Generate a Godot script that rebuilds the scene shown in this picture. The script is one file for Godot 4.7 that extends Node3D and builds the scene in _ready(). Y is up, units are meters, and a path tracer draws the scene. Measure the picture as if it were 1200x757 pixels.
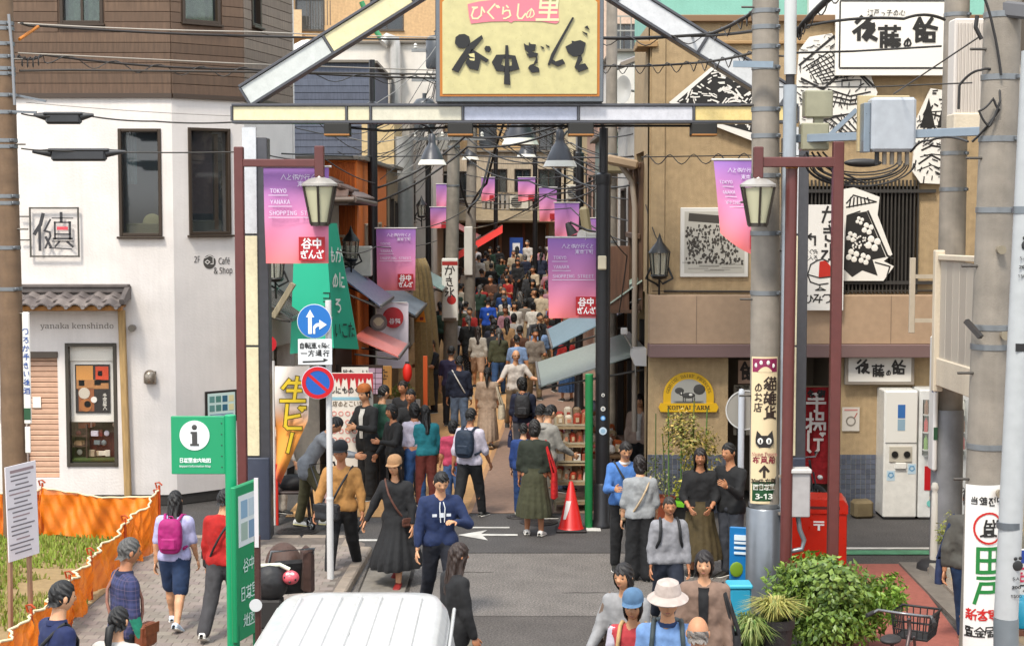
extends Node3D
# A busy shopping street under a gate,seen from the top of a flight of steps. Everything is built in metres,y up,camera looking along -z.

# Collects triangles; done() makes one mesh of them.
class B:
	var v:=PackedVector3Array()
	var n:=PackedVector3Array()
	var u:=PackedVector2Array()
	var c:=PackedColorArray()
	var i:=PackedInt32Array()
	var xf:=Transform3D()
	var tint:=Color.WHITE
	var tinted:=false

	func at(t:Transform3D) -> B:
		xf=t
		return self

	func pos(p:Vector3) -> B:
		xf=Transform3D(Basis(),p)
		return self

	func vert(p:Vector3,nn:Vector3,uv:=Vector2.ZERO) -> int:
		v.append(xf*p)
		n.append((xf.basis*nn).normalized())
		u.append(uv)
		c.append(tint)
		return v.size()-1

	func tri(a:Vector3,b:Vector3,d:Vector3) -> void:
		var nn:=(b-a).cross(d-a).normalized()
		var k:=vert(a,nn)
		vert(b,nn)
		vert(d,nn)
		i.append_array([k,k+1,k+2])

	func quad(a:Vector3,b:Vector3,d:Vector3,e:Vector3) -> void:
		var nn:=(b-a).cross(e-a)
		if nn.length_squared()<1e-14:
			nn=(d-b).cross(a-b)
		nn=nn.normalized()
		var k:=vert(a,nn,Vector2(0,1))
		vert(b,nn,Vector2(1,1))
		vert(d,nn,Vector2(1,0))
		vert(e,nn,Vector2(0,0))
		i.append_array([k,k+1,k+2,k,k+2,k+3])

	func box(p:Vector3,s:Vector3,bevel:=0.0,t:=Basis()) -> B:
		var h:=s*0.5
		var b:float=min(bevel,min(h.x,min(h.y,h.z))*0.9)
		var ax:=[Vector3.RIGHT,Vector3.UP,Vector3.BACK]
		var hh:=[h.x,h.y,h.z]
		for k in 3:
			for sg:float in [-1.0,1.0]:
				var w:Vector3=ax[k]*sg
				var a:Vector3=ax[(k+1) % 3]
				var d:Vector3=ax[(k+2) % 3]*sg
				var o:Vector3=w*float(hh[k])
				var ra:Vector3=a*(float(hh[(k+1) % 3])-b)
				var rd:Vector3=d*(float(hh[(k+2) % 3])-b)
				quad(p+t*(o-ra-rd),p+t*(o+ra-rd),p+t*(o+ra+rd),p+t*(o-ra+rd))
		if b>0.0:
			for k in 3:
				var e:Vector3=ax[k]*(float(hh[k])-b)
				for s1:float in [-1.0,1.0]:
					for s2:float in [-1.0,1.0]:
						var a:Vector3=ax[(k+1) % 3]*s1
						var d:Vector3=ax[(k+2) % 3]*s2
						var fa:=float(hh[(k+1) % 3])
						var fd:=float(hh[(k+2) % 3])
						var p1:Vector3=a*fa+d*(fd-b)
						var p2:Vector3=a*(fa-b)+d*fd
						if s1*s2>0:
							quad(p+t*(p1-e),p+t*(p2-e),p+t*(p2+e),p+t*(p1+e))
						else:
							quad(p+t*(p2-e),p+t*(p1-e),p+t*(p1+e),p+t*(p2+e))
			for sx:float in [-1.0,1.0]:
				for sy:float in [-1.0,1.0]:
					for sz:float in [-1.0,1.0]:
						var q:=Vector3(sx,sy,sz)
						var p1:=p+t*(q*Vector3(h.x,h.y-b,h.z-b))
						var p2:=p+t*(q*Vector3(h.x-b,h.y,h.z-b))
						var p3:=p+t*(q*Vector3(h.x-b,h.y-b,h.z))
						if sx*sy*sz>0:
							tri(p1,p2,p3)
						else:
							tri(p1,p3,p2)
		return self

	func bar(a:Vector3,b:Vector3,w:float,h:float,bevel:=0.0) -> B:
		var z:=(b-a).normalized()
		var up:=Vector3.UP if absf(z.y)<0.98 else Vector3.BACK
		var x:=up.cross(z).normalized()
		return box((a+b)*0.5,Vector3(w,h,a.distance_to(b)),bevel,Basis(x,z.cross(x),z))

	func tube(pts:Array,r,sides:=8,caps:=true) -> B:
		var m:=pts.size()
		var x:=Vector3.ZERO
		var first:=v.size()
		for k in m:
			var p:Vector3=pts[k]
			var d:Vector3=((pts[k+1] if k<m-1 else p)-(pts[k-1] if k>0 else p)).normalized()
			if k==0:
				x=d.cross(Vector3.UP if absf(d.y)<0.9 else Vector3.BACK).normalized()
			else:
				x=(x-d*x.dot(d)).normalized()
			var y:=d.cross(x)
			var rr:float=r if r is float or r is int else r[k]
			for s in sides+1:
				var a:=TAU*s/sides
				var o:=x*cos(a)+y*sin(a)
				vert(p+o*rr,o,Vector2(float(s)/sides,float(k)/maxi(1,m-1)))
		for k in m-1:
			for s in sides:
				var a:=first+k*(sides+1)+s
				i.append_array([a,a+1,a+sides+2,a,a+sides+2,a+sides+1])
		if caps:
			for e in 2:
				var k0:=first+(0 if e==0 else (m-1)*(sides+1))
				var p:Vector3=pts[0] if e==0 else pts[m-1]
				var d:Vector3=(pts[0]-pts[1] if e==0 else pts[m-1]-pts[m-2]).normalized()
				var mid:=vert(p,d)
				for s in sides:
					var q:=v.size()
					v.append(v[k0+s])
					v.append(v[k0+s+1])
					for z in 2:
						n.append((xf.basis*d).normalized())
						u.append(Vector2.ZERO)
						c.append(tint)
					i.append_array([mid,q,q+1])
		return self

	func lathe(profile:Array,sides:=16,p:=Vector3.ZERO,squash:=Vector2.ONE,t:=Basis()) -> B:
		for k in profile.size()-1:
			var a:Vector2=profile[k]
			var b:Vector2=profile[k+1]
			var d:=(b-a).normalized()
			var na:=Vector2(d.y,-d.x)
			var nb:=na
			if k>0:
				var e:Vector2=(a-profile[k-1]).normalized()
				if e.dot(d)>0.7:
					na=(na+Vector2(e.y,-e.x)).normalized()
			if k<profile.size()-2:
				var e:Vector2=(profile[k+2]-b).normalized()
				if e.dot(d)>0.7:
					nb=(nb+Vector2(e.y,-e.x)).normalized()
			var first:=v.size()
			for s in sides+1:
				var w:=TAU*s/sides
				var o:=Vector3(sin(w)*squash.x,0,cos(w)*squash.y)
				vert(p+t*(o*a.x+Vector3.UP*a.y),t*(o*na.x+Vector3.UP*na.y),Vector2(float(s)/sides,float(k)/profile.size()))
				vert(p+t*(o*b.x+Vector3.UP*b.y),t*(o*nb.x+Vector3.UP*nb.y),Vector2(float(s)/sides,float(k+1)/profile.size()))
			for s in sides:
				var q:=first+s*2
				i.append_array([q,q+2,q+3,q,q+3,q+1])
		return self

	func prism(poly:PackedVector2Array,z0:float,z1:float) -> B:
		if Geometry2D.is_polygon_clockwise(poly):
			poly.reverse()
		var t:=Geometry2D.triangulate_polygon(poly)
		for e in 2:
			var z:=z1 if e==0 else z0
			var first:=v.size()
			for p in poly:
				vert(Vector3(p.x,p.y,z),Vector3(0,0,1 if e==0 else -1),Vector2(p.x,-p.y))
			for k in t:
				i.append(first+k)
		for k in poly.size():
			var a:=poly[k]
			var b:=poly[(k+1) % poly.size()]
			quad(Vector3(a.x,a.y,z0),Vector3(b.x,b.y,z0),Vector3(b.x,b.y,z1),Vector3(a.x,a.y,z1))
		return self

	func sheet(f:Callable,ns:int,nt:int) -> B:
		var first:=v.size()
		var e:=0.002
		for a in ns+1:
			for b in nt+1:
				var s:=float(a)/ns
				var t:=float(b)/nt
				var p:Vector3=f.call(s,t)
				var ds:Vector3=f.call(s+e,t)-f.call(s-e,t)
				var dt:Vector3=f.call(s,minf(1.0,t+e))-f.call(s,maxf(0.0,t-e))
				vert(p,ds.cross(dt).normalized(),Vector2(s,t))
		for a in ns:
			for b in nt:
				var k:=first+a*(nt+1)+b
				i.append_array([k,k+1,k+nt+2,k,k+nt+2,k+nt+1])
		return self

	func ball(p:Vector3,r:Vector3,sides:=10,rings:=6,t:=Basis()) -> B:
		var first:=v.size()
		for a in rings+1:
			var w:=PI*a/rings
			for s in sides+1:
				var h:=TAU*s/sides
				var o:=Vector3(sin(w)*sin(h),cos(w),sin(w)*cos(h))
				vert(p+t*(o*r),t*(o/r).normalized(),Vector2(float(s)/sides,float(a)/rings))
		for a in rings:
			for s in sides:
				var k:=first+a*(sides+1)+s
				i.append_array([k,k+1,k+sides+2,k,k+sides+2,k+sides+1])
		return self

	func add(a:Array) -> B:
		var first:=v.size()
		var vv:PackedVector3Array=a[0]
		var nn:PackedVector3Array=a[1]
		for k in vv.size():
			v.append(xf*vv[k])
			n.append((xf.basis*nn[k]).normalized())
			u.append(Vector2.ZERO)
			c.append(tint)
		for k:int in a[2]:
			i.append(first+k)
		return self

	func done() -> ArrayMesh:
		for k in range(0,i.size(),3):
			var a:=v[i[k]]
			if (v[i[k+1]]-a).cross(v[i[k+2]]-a).dot(n[i[k]]+n[i[k+1]]+n[i[k+2]])>0.0:
				var w:=i[k+1]
				i[k+1]=i[k+2]
				i[k+2]=w
		var arr:=[]
		arr.resize(Mesh.ARRAY_MAX)
		arr[Mesh.ARRAY_VERTEX]=v
		arr[Mesh.ARRAY_NORMAL]=n
		arr[Mesh.ARRAY_TEX_UV]=u
		if tinted:
			arr[Mesh.ARRAY_COLOR]=c
		arr[Mesh.ARRAY_INDEX]=i
		var m:=ArrayMesh.new()
		m.add_surface_from_arrays(Mesh.PRIMITIVE_TRIANGLES,arr)
		return m

static func V(x:float,y:float,z:float) -> Vector3:
	return Vector3(x,y,z)

static func W(x:float,y:float) -> Vector2:
	return Vector2(x,y)

static func PV(a:Array) -> PackedVector2Array:
	return PackedVector2Array(a)

static func N() -> B:
	return B.new()

static func upright(p:Vector3) -> Transform3D:
	return Transform3D(Basis(Vector3.RIGHT,PI/2),p)

var rng:=RandomNumberGenerator.new()
var mats:={}
var texs:={}

func noise_tex(key:String,freq:float,low:float,high:float,oct:=4,kind:=FastNoiseLite.TYPE_SIMPLEX_SMOOTH,size:=512) -> Texture2D:
	if not texs.has(key):
		var f:=FastNoiseLite.new()
		f.noise_type=kind
		f.seed=key.hash() % 1000
		f.frequency=freq
		f.fractal_octaves=oct
		var g:=Gradient.new()
		g.offsets=PackedFloat32Array([0.0,0.5,1.0])
		g.colors=PackedColorArray([Color(low,low,low),Color((low+high)/2,(low+high)/2,(low+high)/2),Color(high,high,high)])
		var t:=NoiseTexture2D.new()
		t.width=size
		t.height=size
		t.seamless=true
		t.noise=f
		t.color_ramp=g
		texs[key]=t
	return texs[key]

# hex:the surface's own colour (sRGB); look:which fine pattern it carries
func mt(hex:String,rough:=0.75,look := "",metal:=0.0) -> StandardMaterial3D:
	var key := "%s/%.2f/%s/%.1f" % [hex,rough,look,metal]
	if mats.has(key):
		return mats[key]
	var m:=StandardMaterial3D.new()
	var c:=Color(hex)
	c.s=minf(1.0,c.s*1.13)
	c.v*=lerpf(0.72,1.0,c.v)
	m.albedo_color=c
	m.roughness=rough
	m.metallic=metal
	m.resource_name=look if look else "plain"
	m.uv1_triplanar=look != ""
	m.uv1_world_triplanar=look != ""
	var s:=1.0
	match look:
		"plaster":
			m.albedo_texture=noise_tex("plaster",0.008,0.93,1.0,5)
			m.heightmap_texture=noise_tex("plaster_grain",0.12,0.0,1.0,3)
			m.heightmap_scale=0.25
			s=0.35
		"render":
			m.albedo_texture=noise_tex("render",0.02,0.88,1.0,6)
			m.heightmap_texture=noise_tex("render_grain",0.2,0.0,1.0,3)
			m.heightmap_scale=0.5
			s=0.6
		"concrete":
			m.albedo_texture=noise_tex("concrete",0.01,0.8,1.0,7)
			m.roughness_texture=noise_tex("concrete_rough",0.05,0.8,1.0,3)
			m.heightmap_texture=noise_tex("render_grain",0.2,0.0,1.0,3)
			m.heightmap_scale=0.3
			s=0.7
		"asphalt":
			m.albedo_texture=noise_tex("asphalt",0.13,0.45,1.0,5)
			m.detail_enabled=true
			m.detail_blend_mode=BaseMaterial3D.BLEND_MODE_MUL
			m.detail_albedo=noise_tex("asphalt_patches",0.006,0.88,1.0,4)
			m.detail_uv_layer=BaseMaterial3D.DETAIL_UV_1
			m.heightmap_texture=noise_tex("asphalt_grain",0.3,0.0,1.0,2)
			m.heightmap_scale=0.5
			s=0.5
		"wood":
			m.albedo_texture=noise_tex("wood",0.03,0.76,1.0,5,FastNoiseLite.TYPE_PERLIN)
			s=1.6
		"cloth":
			m.albedo_texture=noise_tex("cloth",0.02,0.8,1.0,4)
			m.rim_enabled=true
			m.rim=0.25
			m.rim_tint=0.7
			m.heightmap_texture=noise_tex("folds",0.01,0.0,1.0,2)
			m.heightmap_scale=1.3
			s=1.3
		"metal":
			m.albedo_texture=noise_tex("metal",0.012,0.92,1.0,6)
			m.roughness_texture=noise_tex("metal_rough",0.03,0.6,1.0,4)
			s=0.9
		"hair":
			m.albedo_texture=noise_tex("strands",0.06,0.35,1.0,4)
			m.uv1_triplanar=false
			m.uv1_world_triplanar=false
		"leaf":
			m.uv1_triplanar=false
			m.uv1_world_triplanar=false
			m.vertex_color_use_as_albedo=true
			m.backlight_enabled=true
			m.backlight=Color(0.35,0.45,0.1)
		"vertex":
			m.uv1_triplanar=false
			m.uv1_world_triplanar=false
			m.vertex_color_use_as_albedo=true
	m.uv1_scale=Vector3(s,s*(0.12 if look == "wood" else 1.0),s)
	if look in ["plaster", "render", "concrete"]:
		m.detail_enabled=true
		m.detail_blend_mode=BaseMaterial3D.BLEND_MODE_MUL
		m.detail_albedo=noise_tex("streaks_"+look,0.03,0.97 if look == "plaster" else 0.94,1.0,5)
		m.detail_uv_layer=BaseMaterial3D.DETAIL_UV_2
		m.uv2_triplanar=true
		m.uv2_world_triplanar=true
		m.uv2_scale=Vector3(0.9,0.05,0.9)
	if look == "hair":
		m.uv1_scale=Vector3(4,0.2,1)
	if m.heightmap_texture:
		m.heightmap_enabled=true
	mats[key]=m
	return m

func glass(hex := "2c3438",alpha:=0.35) -> StandardMaterial3D:
	var key := "glass"+hex+str(alpha)
	if not mats.has(key):
		var m:=StandardMaterial3D.new()
		m.albedo_color=Color(Color(hex),alpha)
		m.transparency=BaseMaterial3D.TRANSPARENCY_ALPHA
		m.roughness=0.04
		mats[key]=m
	return mats[key]

func put(called:String,mesh:Mesh,m:Material,under:Node3D=self) -> MeshInstance3D:
	var o:=MeshInstance3D.new()
	o.name=called
	o.mesh=mesh
	o.material_override=m
	under.add_child(o,true)
	return o

func tag(o:Node3D,label:String,category:String,group := "") -> Node3D:
	o.set_meta("label",label)
	o.set_meta("category",category)
	if group:
		o.set_meta("group",group)
	return o

func thing(called:String,label:String,category:String,p:=Vector3.ZERO,turn:=0.0,group := "") -> Node3D:
	var o:=Node3D.new()
	o.name=called
	o.position=p
	o.rotation_degrees.y=turn
	add_child(o,true)
	tag(o,label,category,group)
	return o

func structure(o:Node3D) -> Node3D:
	o.set_meta("kind", "structure")
	return o

func stuff(o:Node3D) -> Node3D:
	o.set_meta("kind", "stuff")
	return o

func ground_y(d:float) -> float:
	if d<38.0:
		return 0.0
	return 0.0022*(d-38.0)**2 if d<64.0 else 1.487+0.1144*(d-64.0)

# --- writing -------------------------------------------------------------------------------------------------------------
# Each character is a few strokes on a grid of ten by ten:pairs of digits are points,x to the right and y downwards.

func _ready() -> void:
	rng.seed=7
	var cam:=Camera3D.new()
	cam.name = "camera"
	cam.position=V(0,4.6,0)
	cam.rotation_degrees.x=-4.019
	cam.fov=22.53
	cam.near=0.1
	cam.far=900.0
	add_child(cam)
	cam.current=true
	var env:=Environment.new()
	env.background_mode=Environment.BG_SKY
	var sky:=ProceduralSkyMaterial.new()
	sky.sky_top_color=Color("cfd8e4")
	sky.sky_horizon_color=Color("f2f2f0")
	sky.sky_curve=0.12
	sky.ground_horizon_color=Color("b9b3aa")
	sky.ground_bottom_color=Color("8a857c")
	sky.sun_angle_max=20.0
	env.sky=Sky.new()
	env.sky.sky_material=sky
	env.tonemap_mode=Environment.TONE_MAPPER_LINEAR
	env.tonemap_exposure=2.85
	env.ssao_enabled=true
	env.ssil_enabled=true
	env.sdfgi_enabled=true
	var we:=WorldEnvironment.new()
	we.name = "environment"
	we.environment=env
	add_child(we)
	var sun:=DirectionalLight3D.new()
	sun.name = "sun"
	sun.rotation_degrees=V(-56,-24,0)
	sun.light_color=Color(1.0,0.97,0.92)
	sun.light_energy=0.5
	sun.light_angular_distance=12.0
	sun.shadow_enabled=true
	add_child(sun)
	lay_ground()
	corner_shop()
	sweet_shop()
	left_row()
	right_row()
	far_buildings()
	gate()
	lamp_posts()
	poles()
	cables()
	road_signs()
	banners()
	shop_fronts_left()
	shop_fronts_right()
	sweet_shop_front()
	street_things()
	plants()
	vehicles()
	people_near()
	people_far()

const GLYPHS:={
	"谷": "3022 6082 5206 5296 2676792926", "中": "1282861612 5059", "ぎ": "1262 1464 4067 2628496979 7182 8091", "ん": "501935455658697996",
	"ざ": "1363 4067 2628496979 7182 8091", "ひ": "124223172959777295", "ぐ": "602569 7182 8192", "ら": "4152 222625446477684939",
	"し": "3037496986", "の": "52482917245173867859", "里": "1080841410 1282 5059 1686 0999", "自": "5032 2272792922 2474 2777",
	"転": "0141 0343460603 0444 2029 0747 6191 5494 7458 5899 8699", "車": "1181 2373762623 2474 5059 0898", "を": "1272 50154457 8436385989", "除": "0009 003014 143617 6036 6096 4575 4898 6569 5637 7688",
	"く": "702579", "一": "0595", "方": "5052 0292 423609 3575787969", "通": "1122 042427 082799 4080 8062 4282 4248 8288 4484 4686 6268",
	"行": "3012 4306 2529 5191 4494 747969", "日": "2070792920 2474", "暮": "0191 3032 7072 2373762623 0777 5708 4799 3969", "案": "5041 1292 3245 6439 1484 0797 5459 5729 5789",
	"内": "1912 128289 5054 5427 5477", "地": "0333 2027 0836 4493 9396 6067 4148 4899 9997", "図": "0191990901 3243 5254 7327 3467", "生": "2104 2282 2575 5059 0999",
	"ビ": "20283989 2574 7182 8191", "ー": "5158", "猫": "3003 1235383928 2406 3508 4191 5052 8082 4393994943 4696 6469", "雑": "0242 2007 424548 0545 2549 2708 2747 6042 5259 7051 5292 5494 5696 5999 7279",
	"貨": "3012 2124 50546494 8162 2575782825 2676 2777 3809 6899", "お": "1262 3038182756778869 7183", "店": "5051 1191 111709 5256 5484 3676793936", "布": "0292 4007 2575 2528 7578 5359",
	"風": "101609 1070 70789998 2060 2363662623 4147 1757", "船": "2011 1109 1141 4149 0545 2324 2627 6053 7094 5585895955", "先": "2104 2272 5055 0595 3709 65689898", "左": "0292 4009 3585 6569 2999",
	"側": "2004 1319 3161663631 3363 4839 5868 7177 909998", "西": "0191 1383891913 413517 616587", "手": "7021 1383 0595 515949", "揚": "0333 202919 0735 5080835350 4595 5648 6578 9598",
	"げ": "101829 4383 636859 7081 8090", "後": "3012 4306 2529 7052 5273 8344 4484 6548 6585 8559 5799", "藤": "0191 3032 7072 1319 1333 3339 1535 1737 6366 4484 4696 6448 6698 6769 5847 7889", "飴": "2004 2044 1343461613 1545 1619 1948 3649 7053 5394 5686895956",
	"江": "1021 0324 0927 4191 7179 3999", "戸": "1080 22727525 2209", "っ": "2555557678 5969", "子": "117144 444929 0595",
	"心": "1508 32384989 5154 8396", "か": "0363666849 3009 7195", "き": "1262 1464 4067 2628496979", "氷": "505949 0434 3408 8255 5599 2021",
	"す": "0292 5057 355464 5759", "み": "115108 08164696 7369", "つ": "0321718578 7849", "入": "4054 5409 5499",
	"る": "117116 1644748769 695948", "当": "5053 2133 8173 14848919 1686", "舗": "3003 3053 1444 2449 1949 5191 7079 5393995953 5696", "전": "1151 3116 3156 8085 7282 2629 2979",
	"당": "501115 1555 7075 7292 4768896847", "質": "3024 3262 5254 7084 8292 2474792924 2676 2777 3809 6899", "田": "1181891911 1585 5159", "新": "2021 0141 1223 3222 0444 0646 2449 2608 2638 8053 5359 5595 8589",
	"客": "5041 0292 4314 3363 6318 4488 2777792927", "歓": "0141 2103 1343461613 1545 1748 7052 6191 7146 7449 7499", "貴": "1181 1040431310 5053 2474792924 2676 2777 3809 6899", "金": "5004 5094 2474 1686 5459 3738 7768 0999",
	"属": "1080838313 1007 2575 5358 3787893937", "買": "1090931310 4043 6063 2474782824 2575 2676 3809 6899", "た": "0252 3019 5484 576859 8889", "こ": "2171 16284989",
	"に": "1019 4373 46384989", "も": "404749698785 1363 1565", "い": "11162837 7186", "ろ": "117114 1444758769 6949",
	"堂": "5053 2133 8173 141484 3565673735 2777 5759 0999", "酒": "1021 0324 0927 3191 3393993933 5153 7173 3696", "茶": "0191 3032 7072 5204 5294 2676 5459 3718 7788", "人": "5009 5299",
	"会": "5004 5094 2575 1787 5539 6889", "屋": "1080838313 1009 2575 4538 7587 2888 5759 1999", "と": "3045 7245172979", "情": "2029 0316 4143 4191 5262 4383 4595 5696 5659 5959 9699",
	"東": "0191 2373762623 2474 5059 4609 5699", "京": "5051 0292 2373762623 5659 3718 7788", "下": "0191 5159 5367", "町": "0141474701 0444 2127 5191 7579 7969 7179",
	"歳": "0191 5001 2242 1222 2209 3353 7059 9092", "焼": "2029 1316 3324 2618 4191 6063 4484 5696 6659 7679 7999", "肉": "1912 128289 5053 3546 5678 3758", "ラ": "1171 0282 828559",
	"サ": "0393 3035 7075 7559", "コ": "128288 1888", "福": "1131 0333 2029 2645 4191 5383865653 5797999557 7799", "あ": "1272 4018 6448293716376888",
	"ほ": "1019 4292 4494 7078594867", "物": "2029 0545 1104 0736 5044 419188 6347 8348", "名": "4014 227236 5569 3686", "ン": "1133 1875 7592",
}

# a flat stroke from a to b,w wide; on a round post of radius bend it follows the surface
func stroke(b:B,pts:PackedVector2Array,w:float,z:float,bend:=0.0) -> void:
	if bend>0.0:
		var fine:=PackedVector2Array()
		for k in pts.size()-1:
			var n:=int(absf(pts[k].x-pts[k+1].x)/0.025)+1
			for q in n:
				fine.append(pts[k].lerp(pts[k+1],float(q)/n))
		fine.append(pts[pts.size()-1])
		pts=fine
	for k in pts.size()-1:
		var p:=pts[k]
		var q:=pts[k+1]
		var d:=(q-p).normalized()
		var o:=W(-d.y,d.x)*w*0.5
		p-=d*w*0.42
		q+=d*w*0.42
		var zz:=z+0.00025*k
		var c:=[p+o,p-o,q-o,q+o]
		if bend==0.0:
			b.quad(V(c[0].x,c[0].y,zz),V(c[1].x,c[1].y,zz),V(c[2].x,c[2].y,zz),V(c[3].x,c[3].y,zz))
		else:
			var e:=[]
			for a:Vector2 in c:
				e.append(V(sin(a.x/bend)*(bend+zz),a.y,cos(a.x/bend)*(bend+zz)))
			b.quad(e[0],e[1],e[2],e[3])

# text in strokes,centred on the origin of b.xf
func glyphs(b:B,text:String,size:float,weight:=0.1,down:=false,gap:=1.1,x0:=0.0,y0:=0.0,bend:=0.0,lean:=0.0) -> B:
	var total:=size*gap*(text.length()-1)
	for k in text.length():
		var ch:=text[k]
		if not GLYPHS.has(ch):
			continue
		var o:=W(x0,y0)
		if down:
			o.y+=total*0.5-k*size*gap
		else:
			o.x+=k*size*gap-total*0.5
		var z:=0.003
		var strokes:String=GLYPHS[ch]
		for s in strokes.split(" "):
			var pts:=PackedVector2Array()
			for a in range(0,s.length()-1,2):
				var gx:=(int(s[a])-4.5)/9.6
				var gy:=(4.5-int(s[a+1]))/9.6
				pts.append(o+W(gx+gy*lean,gy)*size)
			stroke(b,pts,size*weight,z,bend)
			z+=0.0004
	return b

func lettering(under:Node3D,text:String,size:float,at:Vector3,m:Material,weight:=0.1,down:=false,gap:=1.1,turn:=Basis()) -> MeshInstance3D:
	var b:=N().at(Transform3D(turn,at))
	return put("lettering",glyphs(b,text,size,weight,down,gap).done(),m,under)

var fonts:={}

func latin(under:Node3D,text:String,cap:float,at:Vector3,m:Material,face := "Droid Sans",turn:=Basis(),stretch:=1.0,bold:=false) -> MeshInstance3D:
	var key:=face+str(bold)
	if not fonts.has(key):
		var f:=SystemFont.new()
		f.font_names=PackedStringArray([face])
		f.font_weight=700 if bold else 400
		fonts[key]=f
	var t:=TextMesh.new()
	t.font=fonts[key]
	t.text=text
	t.font_size=48
	t.pixel_size=cap/(48.0*0.714)
	t.depth=0.004
	t.curve_step=2.0
	var o:=put("lettering",t,m,under)
	o.transform=Transform3D(turn.scaled_local(V(stretch,1,1)),at)
	return o

# --- people --------------------------------------------------------------------------------------------------------------
# A skeleton posed by angles; the body is one surface round its bones,clothes are surfaces round some of the bones with a little air.

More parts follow.
